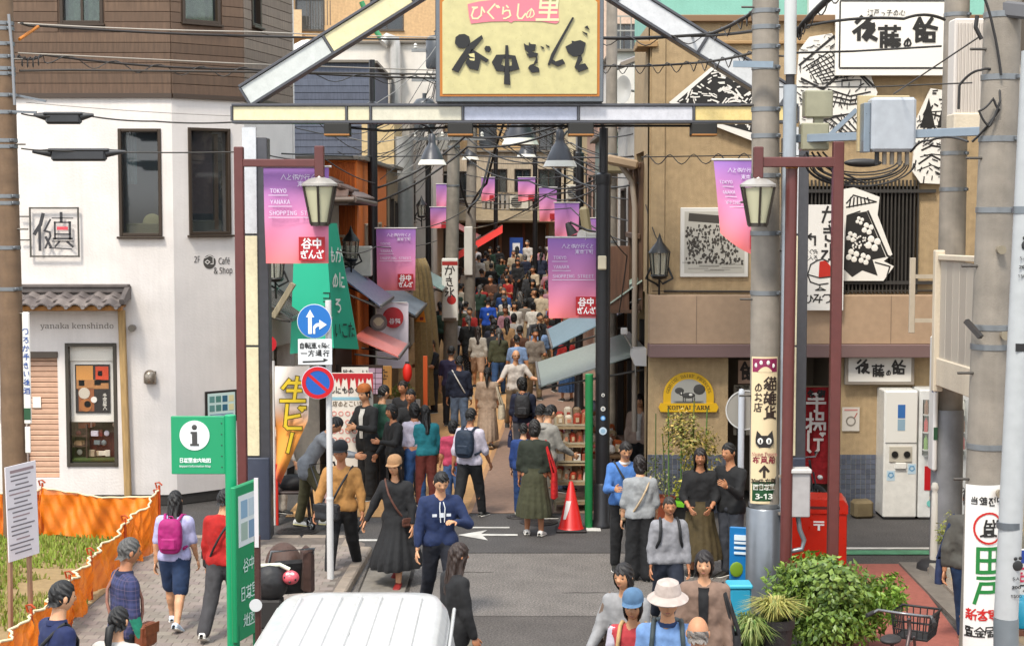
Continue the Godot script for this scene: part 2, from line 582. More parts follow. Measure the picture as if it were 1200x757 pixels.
# bones:each [ax,ay,az,bx,by,bz,radius at a,radius at b,flatness front to back]
func blob(bones:Array,cell:float,k:float,low:=-9.0,high:=99.0,fold:=0.0,wave:=0.0) -> Array:
	var lo:=Vector3(1e9,1e9,1e9)
	var hi:=-lo
	for b:PackedFloat32Array in bones:
		var r:=maxf(b[6],b[7])+cell*2.5
		lo=lo.min(Vector3(minf(b[0],b[3]),minf(b[1],b[4]),minf(b[2],b[5]))-Vector3(r,r,r))
		hi=hi.max(Vector3(maxf(b[0],b[3]),maxf(b[1],b[4]),maxf(b[2],b[5]))+Vector3(r,r,r))
	lo.y=maxf(lo.y,low-2.0*cell)
	hi.y=minf(hi.y,high+2.0*cell)
	var nx:=int((hi.x-lo.x)/cell)+2
	var ny:=int((hi.y-lo.y)/cell)+2
	var nz:=int((hi.z-lo.z)/cell)+2
	var f:=PackedFloat32Array()
	f.resize(nx*ny*nz)
	f.fill(1.0)
	var inv_k:=1.0/k
	for b:PackedFloat32Array in bones:
		var m:=maxf(b[6],b[7])+k*0.6+cell*1.5
		var ax:=b[0]
		var ay:=b[1]
		var az:=b[2]
		var dx:=b[3]-ax
		var dy:=b[4]-ay
		var dz:=b[5]-az
		var ra:=b[6]
		var dr:=b[7]-ra
		var zs:=b[8]
		dz*=zs
		var inv:=1.0/maxf(1e-9,dx*dx+dy*dy+dz*dz)
		var x0:=maxi(0,int((minf(ax,b[3])-m-lo.x)/cell))
		var x1:=mini(nx-1,int((maxf(ax,b[3])+m-lo.x)/cell)+1)
		var y0:=maxi(0,int((minf(ay,b[4])-m-lo.y)/cell))
		var y1:=mini(ny-1,int((maxf(ay,b[4])+m-lo.y)/cell)+1)
		var z0:=maxi(0,int((minf(az,b[5])-m-lo.z)/cell))
		var z1:=mini(nz-1,int((maxf(az,b[5])+m-lo.z)/cell)+1)
		for z in range(z0,z1+1):
			var pz:=(lo.z+z*cell-az)*zs
			for y in range(y0,y1+1):
				var py:=lo.y+y*cell-ay
				var i:=(z*ny+y)*nx+x0
				var tyz:=py*dy+pz*dz
				for x in range(x0,x1+1):
					var px:=lo.x+x*cell-ax
					var t:=clampf((px*dx+tyz)*inv,0.0,1.0)
					var ex:=px-dx*t
					var ey:=py-dy*t
					var ez:=pz-dz*t
					var d:=sqrt(ex*ex+ey*ey+ez*ez)-ra-dr*t
					var g:=f[i]
					var q:=k-absf(d-g)
					if q>0.0:
						f[i]=minf(d,g)-q*q*inv_k*0.25
					elif d<g:
						f[i]=d
					i+=1
	if low>-5.0 or high<50.0:
		for y in ny:
			var py:=lo.y+y*cell
			var c:=maxf(low-py,py-high)
			if c>-cell*3.0:
				for z in nz:
					var i:=(z*ny+y)*nx
					for x in nx:
						if f[i+x]<c:
							f[i+x]=c
	var vs:=PackedVector3Array()
	var idx:=PackedInt32Array()
	idx.resize(nx*ny*nz)
	idx.fill(-1)
	var cells:=PackedInt32Array()
	var sx:=1
	var sy:=nx
	var sz:=nx*ny
	var far:=cell*2.6
	var ea:=[0,2,4,6,0,1,4,5,0,1,2,3]
	var eb:=[1,3,5,7,2,3,6,7,4,5,6,7]
	var w:=PackedFloat32Array()
	w.resize(8)
	for z in nz-1:
		for y in ny-1:
			var i:=(z*ny+y)*nx
			for x in nx-1:
				var g:=f[i]
				if g<far and g>-far:
					w[0]=g
					w[1]=f[i+1]
					w[2]=f[i+sy]
					w[3]=f[i+sy+1]
					w[4]=f[i+sz]
					w[5]=f[i+sz+1]
					w[6]=f[i+sz+sy]
					w[7]=f[i+sz+sy+1]
					var inside:=0
					for c in 8:
						if w[c]<0.0:
							inside+=1
					if inside>0 and inside<8:
						var s:=Vector3.ZERO
						var m:=0
						for e in 12:
							var a:int=ea[e]
							var b:int=eb[e]
							if (w[a]<0.0) != (w[b]<0.0):
								var t:=w[a]/(w[a]-w[b])
								s+=Vector3((a & 1)+((b & 1)-(a & 1))*t,((a >> 1) & 1)+(((b >> 1) & 1)-((a >> 1) & 1))*t,(a >> 2)+((b >> 2)-(a >> 2))*t)
								m+=1
						idx[i]=vs.size()
						cells.append(i)
						vs.append(lo+(Vector3(x,y,z)+s/m)*cell)
				i+=1
	var tris:=PackedInt32Array()
	var ns:=PackedVector3Array()
	ns.resize(vs.size())
	for i in cells:
		var g:=f[i]<0.0
		for axis in 3:
			var s1:=sx if axis==0 else sy if axis==1 else sz
			if g != (f[i+s1]<0.0):
				var s2:=sy if axis==0 else sz if axis==1 else sx
				var s3:=sz if axis==0 else sx if axis==1 else sy
				if i-s2-s3<0:
					continue
				var a:=idx[i]
				var b:=idx[i-s2]
				var c:=idx[i-s2-s3]
				var d:=idx[i-s3]
				if b>=0 and c>=0 and d>=0:
					if g:
						tris.append_array([a,b,c,a,c,d])
					else:
						tris.append_array([a,c,b,a,d,c])
	if fold>0.0:
		for j in vs.size():
			var p:=vs[j]
			var o:=sin(p.y*26.0+sin(p.x*17.0+wave)*2.2+p.z*9.0+wave)*sin(p.x*11.0-p.z*13.0+wave*1.7)
			vs[j]=p+Vector3(p.x*0.2,0.0,p.z).normalized()*fold*o
	for j in range(0,tris.size(),3):
		var a:=vs[tris[j]]
		var nn:=(vs[tris[j+1]]-a).cross(vs[tris[j+2]]-a)
		ns[tris[j]]+=nn
		ns[tris[j+1]]+=nn
		ns[tris[j+2]]+=nn
	return [vs,ns,tris]

func bone(a:Vector3,b:Vector3,ra:float,rb:float,flat:=1.0) -> PackedFloat32Array:
	return PackedFloat32Array([a.x,a.y,a.z,b.x,b.y,b.z,ra,rb,flat])

func limb_dir(f:float,s:float) -> Vector3:
	f=deg_to_rad(f)
	s=deg_to_rad(s)
	return Vector3(sin(s),-cos(s)*cos(f),cos(s)*sin(f))

# joints of a figure of height h in the pose o,feet on y=0,facing +z
func skeleton(o:Dictionary,h:float) -> Dictionary:
	var j:={}
	var lean:=deg_to_rad(o.get("lean",2.0))
	var wide:float=o.get("wide",1.0)
	var legs:Array=o.get("legs",[[4,2,4],[-2,2,3]])
	var arms:Array=o.get("arms",[[4,9,12,4],[2,9,14,4]])
	var hip:=Vector3(0,0.53*h,0)
	var low:=9.0
	for k in 2:
		var s:=1.0 if k==0 else -1.0
		var a:Array=legs[k]
		var hj:=hip+Vector3(s*0.05*h,-0.015*h,0)
		var kn:=hj+limb_dir(a[0],a[1]*s)*0.245*h
		var an:=kn+limb_dir(a[0]-a[2],a[1]*s*0.6)*0.235*h
		j["hip%d" % k]=hj
		j["knee%d" % k]=kn
		j["ankle%d" % k]=an
		j["pitch%d" % k]=float(o.feet[k]) if o.has("feet") else clampf(-(a[0]-a[2])*0.75,0.0,50.0)
		low=minf(low,an.y-(0.036+sin(deg_to_rad(j["pitch%d" % k]))*0.05)*h)
	if o.get("grounded",true):
		var up:=Vector3(0,-low,0)
		hip+=up
		for k in 2:
			for w in ["hip%d", "knee%d", "ankle%d"]:
				j[w % k]+=up
	var t:=Transform3D(Basis(Vector3.RIGHT,lean),hip)
	j.torso=t
	j.hip=hip
	j.neck=t*Vector3(0,0.292*h,-0.004*h)
	var nod:=lean*0.6+deg_to_rad(o.get("nod",6.0))
	var look:=Basis(Vector3.UP,deg_to_rad(o.get("look",0.0)))*Basis(Vector3.RIGHT,nod)*Basis(Vector3.BACK,deg_to_rad(o.get("tilt",0.0)))
	j.look=look
	j.head=j.neck+Basis(Vector3.RIGHT,lean*0.8)*Vector3(0,0.052*h,0.006*h)+look*Vector3(0,0.058*h,0.012*h)
	for k in 2:
		var s:=1.0 if k==0 else -1.0
		var a:Array=arms[k]
		var sh:=t*Vector3(s*0.1*h*wide,0.257*h,0)
		var el:=sh+Basis(Vector3.RIGHT,lean*0.3)*limb_dir(a[0],a[1]*s)*0.17*h
		var wr:=el+Basis(Vector3.RIGHT,lean*0.3)*limb_dir(float(a[0])+float(a[2]),(float(a[1])-float(a[3]))*s)*0.145*h
		j["shoulder%d" % k]=sh
		j["elbow%d" % k]=el
		j["wrist%d" % k]=wr
	return j

func torso_bones(j:Dictionary,h:float,wide:float,air:float,fat:float) -> Array:
	var t:Transform3D=j.torso
	var a:=air
	return [
		bone(t*Vector3(-0.045*h,0.0,0),t*Vector3(0.045*h,0.0,0),(0.062*fat)*h+a,(0.062*fat)*h+a,1.12),
		bone(t*Vector3(-0.026*h,0.02*h,0),t*Vector3(-0.03*h,0.13*h,0),0.06*fat*h+a,0.058*fat*h+a,1.15),
		bone(t*Vector3(0.026*h,0.02*h,0),t*Vector3(0.03*h,0.13*h,0),0.06*fat*h+a,0.058*fat*h+a,1.15),
		bone(t*Vector3(-0.034*h,0.13*h,0),t*Vector3(-0.046*h*wide,0.225*h,0),0.06*fat*h+a,0.058*h+a,1.12),
		bone(t*Vector3(0.034*h,0.13*h,0),t*Vector3(0.046*h*wide,0.225*h,0),0.06*fat*h+a,0.058*h+a,1.12),
		bone(t*Vector3(-0.02*h,0.268*h,-0.004*h),t*Vector3(-0.086*h*wide,0.252*h,-0.004*h),0.029*h+a,0.029*h+a,1.0),
		bone(t*Vector3(0.02*h,0.268*h,-0.004*h),t*Vector3(0.086*h*wide,0.252*h,-0.004*h),0.029*h+a,0.029*h+a,1.0),
		bone(t*Vector3(0,0.24*h,-0.006*h),t*Vector3(0,0.28*h,-0.006*h),0.048*h+a,0.034*h+a*0.4,1.0),
	]

func arm_bones(j:Dictionary,h:float,k:int,air:float,upto:float) -> Array:
	var sh:Vector3=j["shoulder%d" % k]
	var el:Vector3=j["elbow%d" % k]
	var wr:Vector3=j["wrist%d" % k]
	var r:=[bone(sh,sh.lerp(el,minf(1.0,upto*2.0)),0.031*h+air,0.026*h+air)]
	if upto>0.5:
		var e:=(upto-0.5)*2.0
		r.append(bone(el,el.lerp(wr,e),0.026*h+air,lerpf(0.025,0.0165,e)*h+air*0.9))
	return r

func leg_bones(j:Dictionary,h:float,k:int,air:float,flare:float,upto:float) -> Array:
	var hj:Vector3=j["hip%d" % k]
	var kn:Vector3=j["knee%d" % k]
	var an:Vector3=j["ankle%d" % k]
	var r:=[bone(hj,hj.lerp(kn,minf(1.0,upto*2.0)),0.056*h+air,lerpf(0.056,0.037,minf(1.0,upto*2.0))*h+air+flare*0.4)]
	if upto>0.5:
		var e:=(upto-0.5)*2.0
		r.append(bone(kn,kn.lerp(an,e),0.037*h+air+flare*0.4,lerpf(0.034,0.023,e)*h+air+flare))
		if air==0.0:
			r.append(bone(kn.lerp(an,0.3)+Vector3(0,0,-0.012*h),kn.lerp(an,0.3)+Vector3(0,-0.03*h,-0.012*h),0.03*h,0.026*h))
	return r

func hand(b:B,wrist:Vector3,dir:Vector3,forward:Vector3,inward:Vector3,s:float,curl:float) -> void:
	var z:=(forward-dir*forward.dot(dir)).normalized()
	var x:=z.cross(dir).normalized()
	if x.dot(inward)<0.0:
		x=-x
	var t:=Basis(x,-dir,z)
	b.ball(wrist+dir*0.045*s,Vector3(0.016,0.056,0.041)*s,8,6,t)
	var long:=[0.066,0.076,0.071,0.056]
	for k in 4:
		var p:=wrist+dir*0.086*s+z*(0.029-0.0195*k)*s
		var l:float=long[k]*s
		var c:=curl+0.08*k
		var d1:=(dir*cos(c*0.6)+x*sin(c*0.6)).normalized()
		var d2:=(dir*cos(c*1.9)+x*sin(c*1.9)).normalized()
		b.tube([p-d1*0.012*s,p+d1*l*0.5,p+d1*l*0.5+d2*l*0.5],[0.0095*s,0.0088*s,0.0065*s],6)
	var tp:=wrist+dir*0.03*s+z*0.03*s
	var td:=(dir*0.75+z*0.6+x*0.25).normalized()
	b.tube([tp,tp+td*0.034*s,tp+td*0.034*s+(td+dir*0.6+x*0.3).normalized()*0.028*s],[0.0125*s,0.0105*s,0.0075*s],6)

func head_point(az:float,el:float,h:float,puff:float) -> Vector3:
	var y:=sin(el)
	var r:=cos(el)
	var sx:=sin(az)*r
	var sz:=cos(az)*r
	var w:=0.047*h
	var d:=0.0575*h
	var t:=0.0695*h
	var jaw:=clampf(-y,0.0,1.0)
	var x:=sx*w*(1.0-0.3*jaw*jaw)
	var z:=sz*d*(1.0-(0.1 if sz>0.0 else 0.42)*jaw)
	if puff==0.0 and sz>0.0:
		var a:=az
		z+=0.0135*h*exp(-(a*a)/0.022)*exp(-pow((y+0.12)/0.17,2.0))
		z-=0.006*h*exp(-pow((absf(a)-0.42)/0.2,2.0))*exp(-pow((y-0.08)/0.13,2.0))
		z+=0.003*h*exp(-pow(a/0.3,2.0))*exp(-pow((y+0.48)/0.1,2.0))
		z+=0.005*h*exp(-pow(a/0.3,2.0))*exp(-pow((y+0.78)/0.16,2.0))
	return Vector3(x,y*t,z)*(1.0+puff)

func head(b:B,c:Vector3,look:Basis,h:float,fine:bool) -> void:
	var na:=28 if fine else 14
	var ne:=22 if fine else 10
	b.at(Transform3D(look,c))
	b.sheet(func(s:float,t:float) -> Vector3:return head_point(s*TAU-PI,(0.5-clampf(t,0.004,0.996))*PI,h,0.0),na,ne)
	for s:float in [-1.0,1.0]:
		b.ball(Vector3(s*0.047*h,-0.004*h,-0.004*h),Vector3(0.006,0.0165,0.011)*h,8,6,Basis(Vector3.UP,s*0.35))
	b.xf=Transform3D()

# style:short,bob,long,back (long,tied at the nape),thin (a ring of hair below a bald crown)
func hair_mesh(style:String,h:float,fine:bool) -> ArrayMesh:
	var b:=B.new()
	var front:=0.028*h
	var nape:float={"short": -0.042, "bob": -0.07, "long": -0.07, "back": -0.045, "thin": -0.04}[style]*h
	var drop:float={"short": 0.0, "bob": 0.035, "long": 0.15, "back": 0.0, "thin": 0.0}[style]*h
	var puff:float={"short": 0.085, "bob": 0.14, "long": 0.125, "back": 0.08, "thin": 0.04}[style]
	var t:=0.0695*h*(1.0+puff)
	var wob:=h*90.0
	var thin:=style in ["short", "back", "thin"]
	var f:=func(s:float,q:float) -> Vector3:
		var az:=s*TAU-PI
		var a:=absf(az)
		var k:=smoothstep(0.75,1.25,a) if style in ["bob", "long"] else smoothstep(0.8,1.5,a)
		var edge:=lerpf(front,nape-drop*smoothstep(0.9,1.6,a),k)
		var side:=1.0-0.35*smoothstep(1.0,1.4,a)*(1.0-smoothstep(1.7,2.3,a)) if style == "short" else 1.0
		edge=edge*side+0.005*h*sin(az*9.0+wob)+0.004*h*sin(az*21.0+wob*3.0)
		var top:=t*0.999
		if style == "thin":
			top=0.012*h
			edge=minf(edge,0.004*h)
		var y:=lerpf(top,edge,1.0-pow(1.0-clampf(q,0.0,1.0),1.0 if style == "thin" else 0.55)) if style == "thin" else lerpf(top,edge,pow(clampf(q,0.0,1.0),1.7))
		var lim:=-0.012*h if style in ["bob", "long"] else nape*0.6
		var p:=head_point(az,asin(clampf(maxf(y,lim)/t,-1.0,1.0)),h,lerpf(puff,0.025,smoothstep(0.55,1.0,q)) if thin else puff)
		p.y=y
		var tuft:=1.0+0.03*sin(az*11.0+y*90.0+wob)+0.024*sin(az*27.0-y*140.0)+0.012*sin(az*7.0+y*260.0)
		p.x*=tuft
		p.z*=tuft
		if y<lim:
			var g:=(lim-y)/maxf(0.01,drop)
			p.z-=0.008*h*g*(1.0 if p.z<0 else 0.0)
			if style == "bob":
				p.x*=1.0-0.12*g*g
				p.z*=1.0-0.12*g*g
		if q>0.985:
			p.x*=0.9
			p.z*=0.9
		return p
	b.sheet(f,34 if fine else 16,14 if fine else 8)
	if style == "back":
		b.tube([Vector3(0,-0.02*h,-0.055*h),Vector3(0,-0.03*h,-0.085*h),Vector3(0,-0.09*h,-0.095*h),Vector3(0,-0.17*h,-0.08*h)],[0.012*h,0.022*h,0.02*h,0.006*h],8)
	return b.done()

func hat_mesh(kind:String,h:float) -> ArrayMesh:
	var b:=B.new()
	if kind == "bucket":
		b.lathe([Vector2(0.094,0.006)*h,Vector2(0.096,0.01)*h,Vector2(0.062,0.034)*h,Vector2(0.06,0.05)*h,Vector2(0.05,0.082)*h,Vector2(0.034,0.09)*h,Vector2(0,0.091)*h],20,Vector3.ZERO,Vector2(0.95,1.1))
	else:
		b.lathe([Vector2(0.0565,0.022)*h,Vector2(0.057,0.04)*h,Vector2(0.05,0.065)*h,Vector2(0.035,0.08)*h,Vector2(0.012,0.088)*h,Vector2(0,0.089)*h],18,Vector3.ZERO,Vector2(0.95,1.13))
		if kind == "cap":
			b.sheet(func(s:float,t:float) -> Vector3:
				var a:=(s-0.5)*2.0
				return Vector3(sin(a*1.25)*0.052*h,(0.026-0.008*t+0.006*(1.0-a*a)*t)*h,cos(a*1.1)*0.058*h+t*0.052*h*sqrt(maxf(0.0,1.0-a*a*0.8))),10,4)
	return b.done()

func shoe_parts(ankle:Vector3,h:float,pitch:float,out_turn:float) -> Array:
	var t:=Transform3D(Basis(Vector3.UP,out_turn)*Basis(Vector3.RIGHT,deg_to_rad(pitch)),ankle)
	var zs:=[-0.046,-0.036,-0.012,0.02,0.055,0.085,0.102,0.108]
	var ws:=[0.012,0.023,0.025,0.026,0.03,0.029,0.02,0.006]
	var hs:=[0.03,0.05,0.052,0.046,0.032,0.025,0.019,0.014]
	var up:=B.new().at(t)
	var so:=B.new().at(t)
	for part in 2:
		var b:=up if part==0 else so
		b.sheet(func(s:float,q:float) -> Vector3:
			var e:=clampf(q,0.0,1.0)*7.0
			var i:=mini(6,int(e))
			var w:=e-i
			var a:=s*TAU
			var ww:=lerpf(ws[i],ws[i+1],w)*(1.0 if part==0 else 1.1)
			var top:float=lerpf(hs[i],hs[i+1],w) if part==0 else 0.011
			var c:=cos(a)
			return Vector3(sin(a)*ww,-0.038+top*0.5+signf(c)*pow(absf(c),0.6)*top*0.5,lerpf(zs[i],zs[i+1],w))*h,12,10)
	return [up.done(),so.done()]

var skins:=["c49472", "b98766", "cb9d7c", "b07c5c"]

# spec keys:x,z,turn (0 faces the camera),h,pose (lean,nod,look,arms,legs,seat),top,sleeve (0 to 1),hem,air,low (trousers,skirt,dress,shorts),low_color,hair,hair_color,hat,hat_color,shoe,label
func person(o:Dictionary) -> Node3D:
	if o.has("at"):
		o.x=o.at[0]
		o.z=o.at[1]
	var h:float=o.get("h",1.65)
	var wide:float=o.get("wide",1.0)
	var fat:float=o.get("fat",1.0)
	var j:=skeleton(o,h)
	var fine:bool=o.get("fine",true)
	var cell:float=o.get("cell",0.024)
	var fy:float=ground_y(-float(o.z))+float(o.get("y",0.0))
	var t:=thing("person",o.label, "person",Vector3(o.x,fy,o.z),o.get("turn",0.0),o.get("group", ""))
	var skin:=mt(o.get("skin",skins[absi(int(float(o.x)*37.0)) % 4]),0.55)
	skin.subsurf_scatter_enabled=true
	skin.subsurf_scatter_strength=0.08
	var wave:float=float(o.x)*7.0+float(o.z)*3.0

	var bones:=torso_bones(j,h,wide,0.0,fat)
	for k in 2:
		bones.append_array(arm_bones(j,h,k,0.0,1.0))
		bones.append_array(leg_bones(j,h,k,0.0,0.0,1.0))
	var neck:Vector3=j.neck
	bones.append(bone(neck-Vector3(0,0.03*h,0),neck.lerp(j.head,0.6),0.036*h,0.031*h))
	var b:=B.new()
	b.add(blob(bones,cell*1.2,0.03))
	head(b,j.head,j.look,h,fine)
	var curl:float=o.get("curl",0.45)
	for k in 2:
		var el:Vector3=j["elbow%d" % k]
		var wr:Vector3=j["wrist%d" % k]
		var d:=(wr-el).normalized()
		var fwd:=Vector3(0,0,1) if absf(d.z)<0.75 else Vector3(0,1,0)
		hand(b,wr,d,fwd,Vector3(-1 if k==0 else 1,0,0),h/1.68,curl)
	var body:=put("body",b.done(),skin,t)
	if fine:
		for s:float in [-1.0,1.0]:
			var e:=put("eye",B.new().at(Transform3D(j.look,j.head)).ball(Vector3(s*0.02*h,0.006*h,0.0485*h),Vector3(0.0068,0.0028,0.004)*h,8,4).done(),mt("3c2a22",0.5),body)
			e.name = "eye"
		put("mouth",B.new().at(Transform3D(j.look,j.head)).ball(Vector3(0,-0.0335*h,0.0535*h),Vector3(0.0125,0.0028,0.0035)*h,8,4).done(),mt("a0685a",0.5),body)

	var air:float=o.get("air",0.013)
	var sleeve:float=o.get("sleeve",1.0)
	var low:String=o.get("low", "trousers")
	var tj:Transform3D=j.torso
	var top_b:=torso_bones(j,h,wide,air,fat)
	for k in 2:
		top_b.append_array(arm_bones(j,h,k,air*0.8,sleeve*0.96))
		var hj:Vector3=j["hip%d" % k]
		top_b.append(bone(hj+Vector3(0,0.02*h,0),hj+Vector3(0,-0.05*h,0),0.056*h+air+0.006,0.056*h+air+0.008))
	var hem:float=j.hip.y+float(o.get("hem",-0.025))*h
	if absf(o.get("lean",2.0))>25.0:
		hem=-9.0
	var tb:=B.new().add(blob(top_b,cell,0.028,hem,99.0,o.get("fold",0.006),wave))
	var top:=put("top",tb.done(),o.cloth if o.has("cloth") else mt(o.top,0.85, "cloth"),t)
	if o.has("cuffs"):
		for k in 2:
			put("arm_cover",B.new().add(blob([arm_bones(j,h,k,0.007,1.0)[1]],0.018,0.02)).done(),mt(o.cuffs,0.8, "cloth"),t)
	if o.has("collar"):
		put("collar",B.new().at(Transform3D(tj.basis,tj*Vector3(0,0.286*h,-0.004*h))).lathe([Vector2(0.036,-0.004)*h,Vector2(0.048,0.0)*h,Vector2(0.046,0.014)*h,Vector2(0.037,0.022)*h],14).done(),mt(o.collar,0.85, "cloth"),t)
	if o.has("hood"):
		put("hood",B.new().at(Transform3D(tj.basis,tj*Vector3(0,0.275*h,-0.035*h))).ball(Vector3.ZERO,Vector3(0.062,0.028,0.045)*h,12,8,Basis(Vector3.RIGHT,-0.3)).done(),mt(o.hood,0.85, "cloth"),t)
	if o.has("open"):
		put("shirt_front",B.new().at(tj).sheet(func(s:float,q:float) -> Vector3:
			var wd:=lerpf(0.03,0.02,q)*(s*2.0-1.0)*h
			return Vector3(wd,lerpf(0.278,0.02,q)*h,(lerpf(0.044,0.074,smoothstep(0.0,0.3,q))*fat-0.012*(s*2-1)**2)*h+air*1.15),6,8).done(),mt(o.open,0.85, "cloth"),t)
	var lc:String=o.get("low_color", "23252b")
	if low in ["trousers", "shorts", "wide"]:
		var lb:=[torso_bones(j,h,wide,air*0.75,fat)[0]]
		var flare:=0.035*h if low == "wide" else float(o.get("flare",0.008))*h
		for k in 2:
			lb.append_array(leg_bones(j,h,k,0.011 if low != "shorts" else 0.02,flare if low != "shorts" else 0.02,0.45 if low == "shorts" else float(o.get("ankle",0.97))))
		put("shorts" if low == "shorts" else "trousers",B.new().add(blob(lb,cell,0.02,-9.0,j.hip.y+0.05*h,0.005,wave+2.0)).done(),mt(lc,0.85, "cloth"),t)
	else:
		var y0:float=j.hip.y+0.06*h
		var y1:float=float(o.get("skirt_to",0.2))*h
		var m0:Vector3=(j.hip0+j.hip1)*0.5
		var m1:Vector3=(j.ankle0+j.ankle1)*0.5
		var spread:float=absf(j.ankle0.z-j.ankle1.z)*0.55
		var r1:float=float(o.get("skirt_r",0.13))*h
		var pleat:float=o.get("pleat",0.05)
		var np:=15.0
		var f:=func(s:float,q:float) -> Vector3:
			var a:=s*TAU
			var y:=lerpf(y0,y1,q)
			var c:=m0.lerp(Vector3(m1.x,0,m1.z),clampf((m0.y-y)/m0.y,0.0,1.0)*0.8)
			var belly:=smoothstep(0.0,0.22,q)
			var rx:=lerpf(lerpf(0.088,0.108,belly)*h*fat,r1,smoothstep(0.15,1.0,q))
			var rz:=lerpf(lerpf(0.068,0.092,belly)*h*fat,r1*0.85+spread*0.6,smoothstep(0.15,1.0,q))
			var p:=1.0+pleat*q*sin(a*np+wave)+pleat*0.8*q*sin(a*5.0+wave*2.0)
			return Vector3(c.x+sin(a)*rx*p,y,c.z+cos(a)*rz*p)
		put("skirt",B.new().sheet(f,72 if fine else 30,14 if fine else 8).done(),mt(lc,0.85, "cloth"),t)

	var shoe:String=o.get("shoe", "26241f")
	for k in 2:
		var sp:=shoe_parts(j["ankle%d" % k],h,j["pitch%d" % k],(0.16 if k==0 else -0.16))
		var sm:=put("shoe",sp[0],mt(shoe,0.6),t)
		put("sole",sp[1],mt(o.get("sole", "d8d4cc"),0.7),sm)
		if o.has("sock"):
			var an:Vector3=j["ankle%d" % k]
			put("sock",B.new().tube([an-Vector3(0,0.01,0),an.lerp(j["knee%d" % k],0.2)],[0.028*h,0.029*h],10).done(),mt(o.sock,0.9),t)

	var hs:String=o.get("hair", "short")
	if hs != "none":
		var hm:=put("hair",hair_mesh(hs,h,fine),mt(o.get("hair_color", "1d1814"),0.6, "hair"),t)
		hm.transform=Transform3D(j.look,j.head)
	if o.has("hat"):
		var ht:=put("hat" if o.hat == "bucket" else "cap",hat_mesh(o.hat,h*1.06),mt(o.hat_color,0.85, "cloth"),t)
		ht.transform=Transform3D(j.look,j.head+j.look*Vector3(0,0.008*h,-0.003*h))
	t.set_meta("joints",j)
	return t

# a thing that a person wears or carries:built in the person's own axes,but a thing of its own
func carried(who:Node3D,called:String,label:String,category:String,group := "") -> Node3D:
	var o:=thing(called,label,category,who.position,who.rotation_degrees.y,group)
	return o

func backpack(who:Node3D,h:float,color:String,label:String,strap := "",size:=1.0) -> Node3D:
	var j:Dictionary=who.get_meta("joints")
	var t:Transform3D=j.torso
	var o:=carried(who, "backpack",label, "backpack")
	var m:=mt(color,0.7, "cloth")
	var c:=t*Transform3D(Basis(),Vector3(0,0.165*h,-0.115*h))
	put("pack",B.new().at(c).sheet(func(s:float,q:float) -> Vector3:
		var a:=s*TAU
		var e:=(q-0.5)*PI
		var r:=pow(maxf(0.0,cos(e)),0.45)
		return Vector3(signf(sin(a))*pow(absf(sin(a)),0.6)*r*0.086,signf(e)*pow(absf(sin(e)),0.7)*-0.125,signf(cos(a))*pow(absf(cos(a)),0.6)*r*0.047)*h*size,32,18).done(),m,o)
	put("pocket",B.new().at(c).box(Vector3(0,-0.05*h*size,-0.042*h*size),Vector3(0.115,0.09,0.03)*h*size,0.014*h).done(),m,o)
	put("handle",B.new().at(c).tube([Vector3(-0.02*h,0.12*h*size,0.02*h),Vector3(-0.012*h,0.14*h*size,0.015*h),Vector3(0.012*h,0.14*h*size,0.015*h),Vector3(0.02*h,0.12*h*size,0.02*h)],0.005*h,6).done(),m,o)
	for s:float in [-1.0,1.0]:
		var p:=[Vector3(s*0.05,0.27,-0.075),Vector3(s*0.062,0.305,-0.02),Vector3(s*0.066,0.296,0.035),Vector3(s*0.07,0.24,0.074),Vector3(s*0.078,0.16,0.074),Vector3(s*0.1,0.09,0.03),Vector3(s*0.085,0.07,-0.07)]
		var q:=[]
		for v:Vector3 in p:
			q.append(t*(v*h))
		put("strap",B.new().tube(q,0.0115*h,6).done(),mt(strap,0.7, "cloth") if strap else m,o)
	return o

func sling(who:Node3D,h:float,color:String,label:String,side:=1.0,bag:=Vector3(0.13,0.11,0.05),strap := "",front:=0.3,called := "shoulder_bag",category := "bag") -> Node3D:
	var j:Dictionary=who.get_meta("joints")
	var t:Transform3D=j.torso
	var o:=carried(who,called,label,category)
	var q:=[]
	for k in 17:
		var a:=TAU*k/16.0
		var y:=0.15+0.152*cos(a)
		var x:=-side*0.085*cos(a)+0.0*sin(a)
		var zz:=sin(a)*lerpf(0.092,0.04,clampf((y-0.2)/0.1,0.0,1.0))
		q.append(t*(Vector3(x-side*0.02*absf(sin(a))*0.0,y,zz)*h))
	put("strap",B.new().tube(q,0.0085*h,6,false).done(),mt(strap if strap else color,0.7, "cloth"),o)
	var c:=t*Transform3D(Basis(Vector3.UP,side*(1.2-front)),Vector3(side*(0.125-front*0.05),-0.01,0.05+front*0.09)*h)
	put("pouch",B.new().at(c).box(Vector3.ZERO,bag*h,0.016*h).done(),mt(color,0.6, "cloth"),o)
	put("flap",B.new().at(c).box(Vector3(0,bag.y*0.28*h,bag.z*0.5*h),Vector3(bag.x*1.02,bag.y*0.46,0.006)*h,0.002*h).done(),mt(color,0.5, "cloth"),o)
	return o

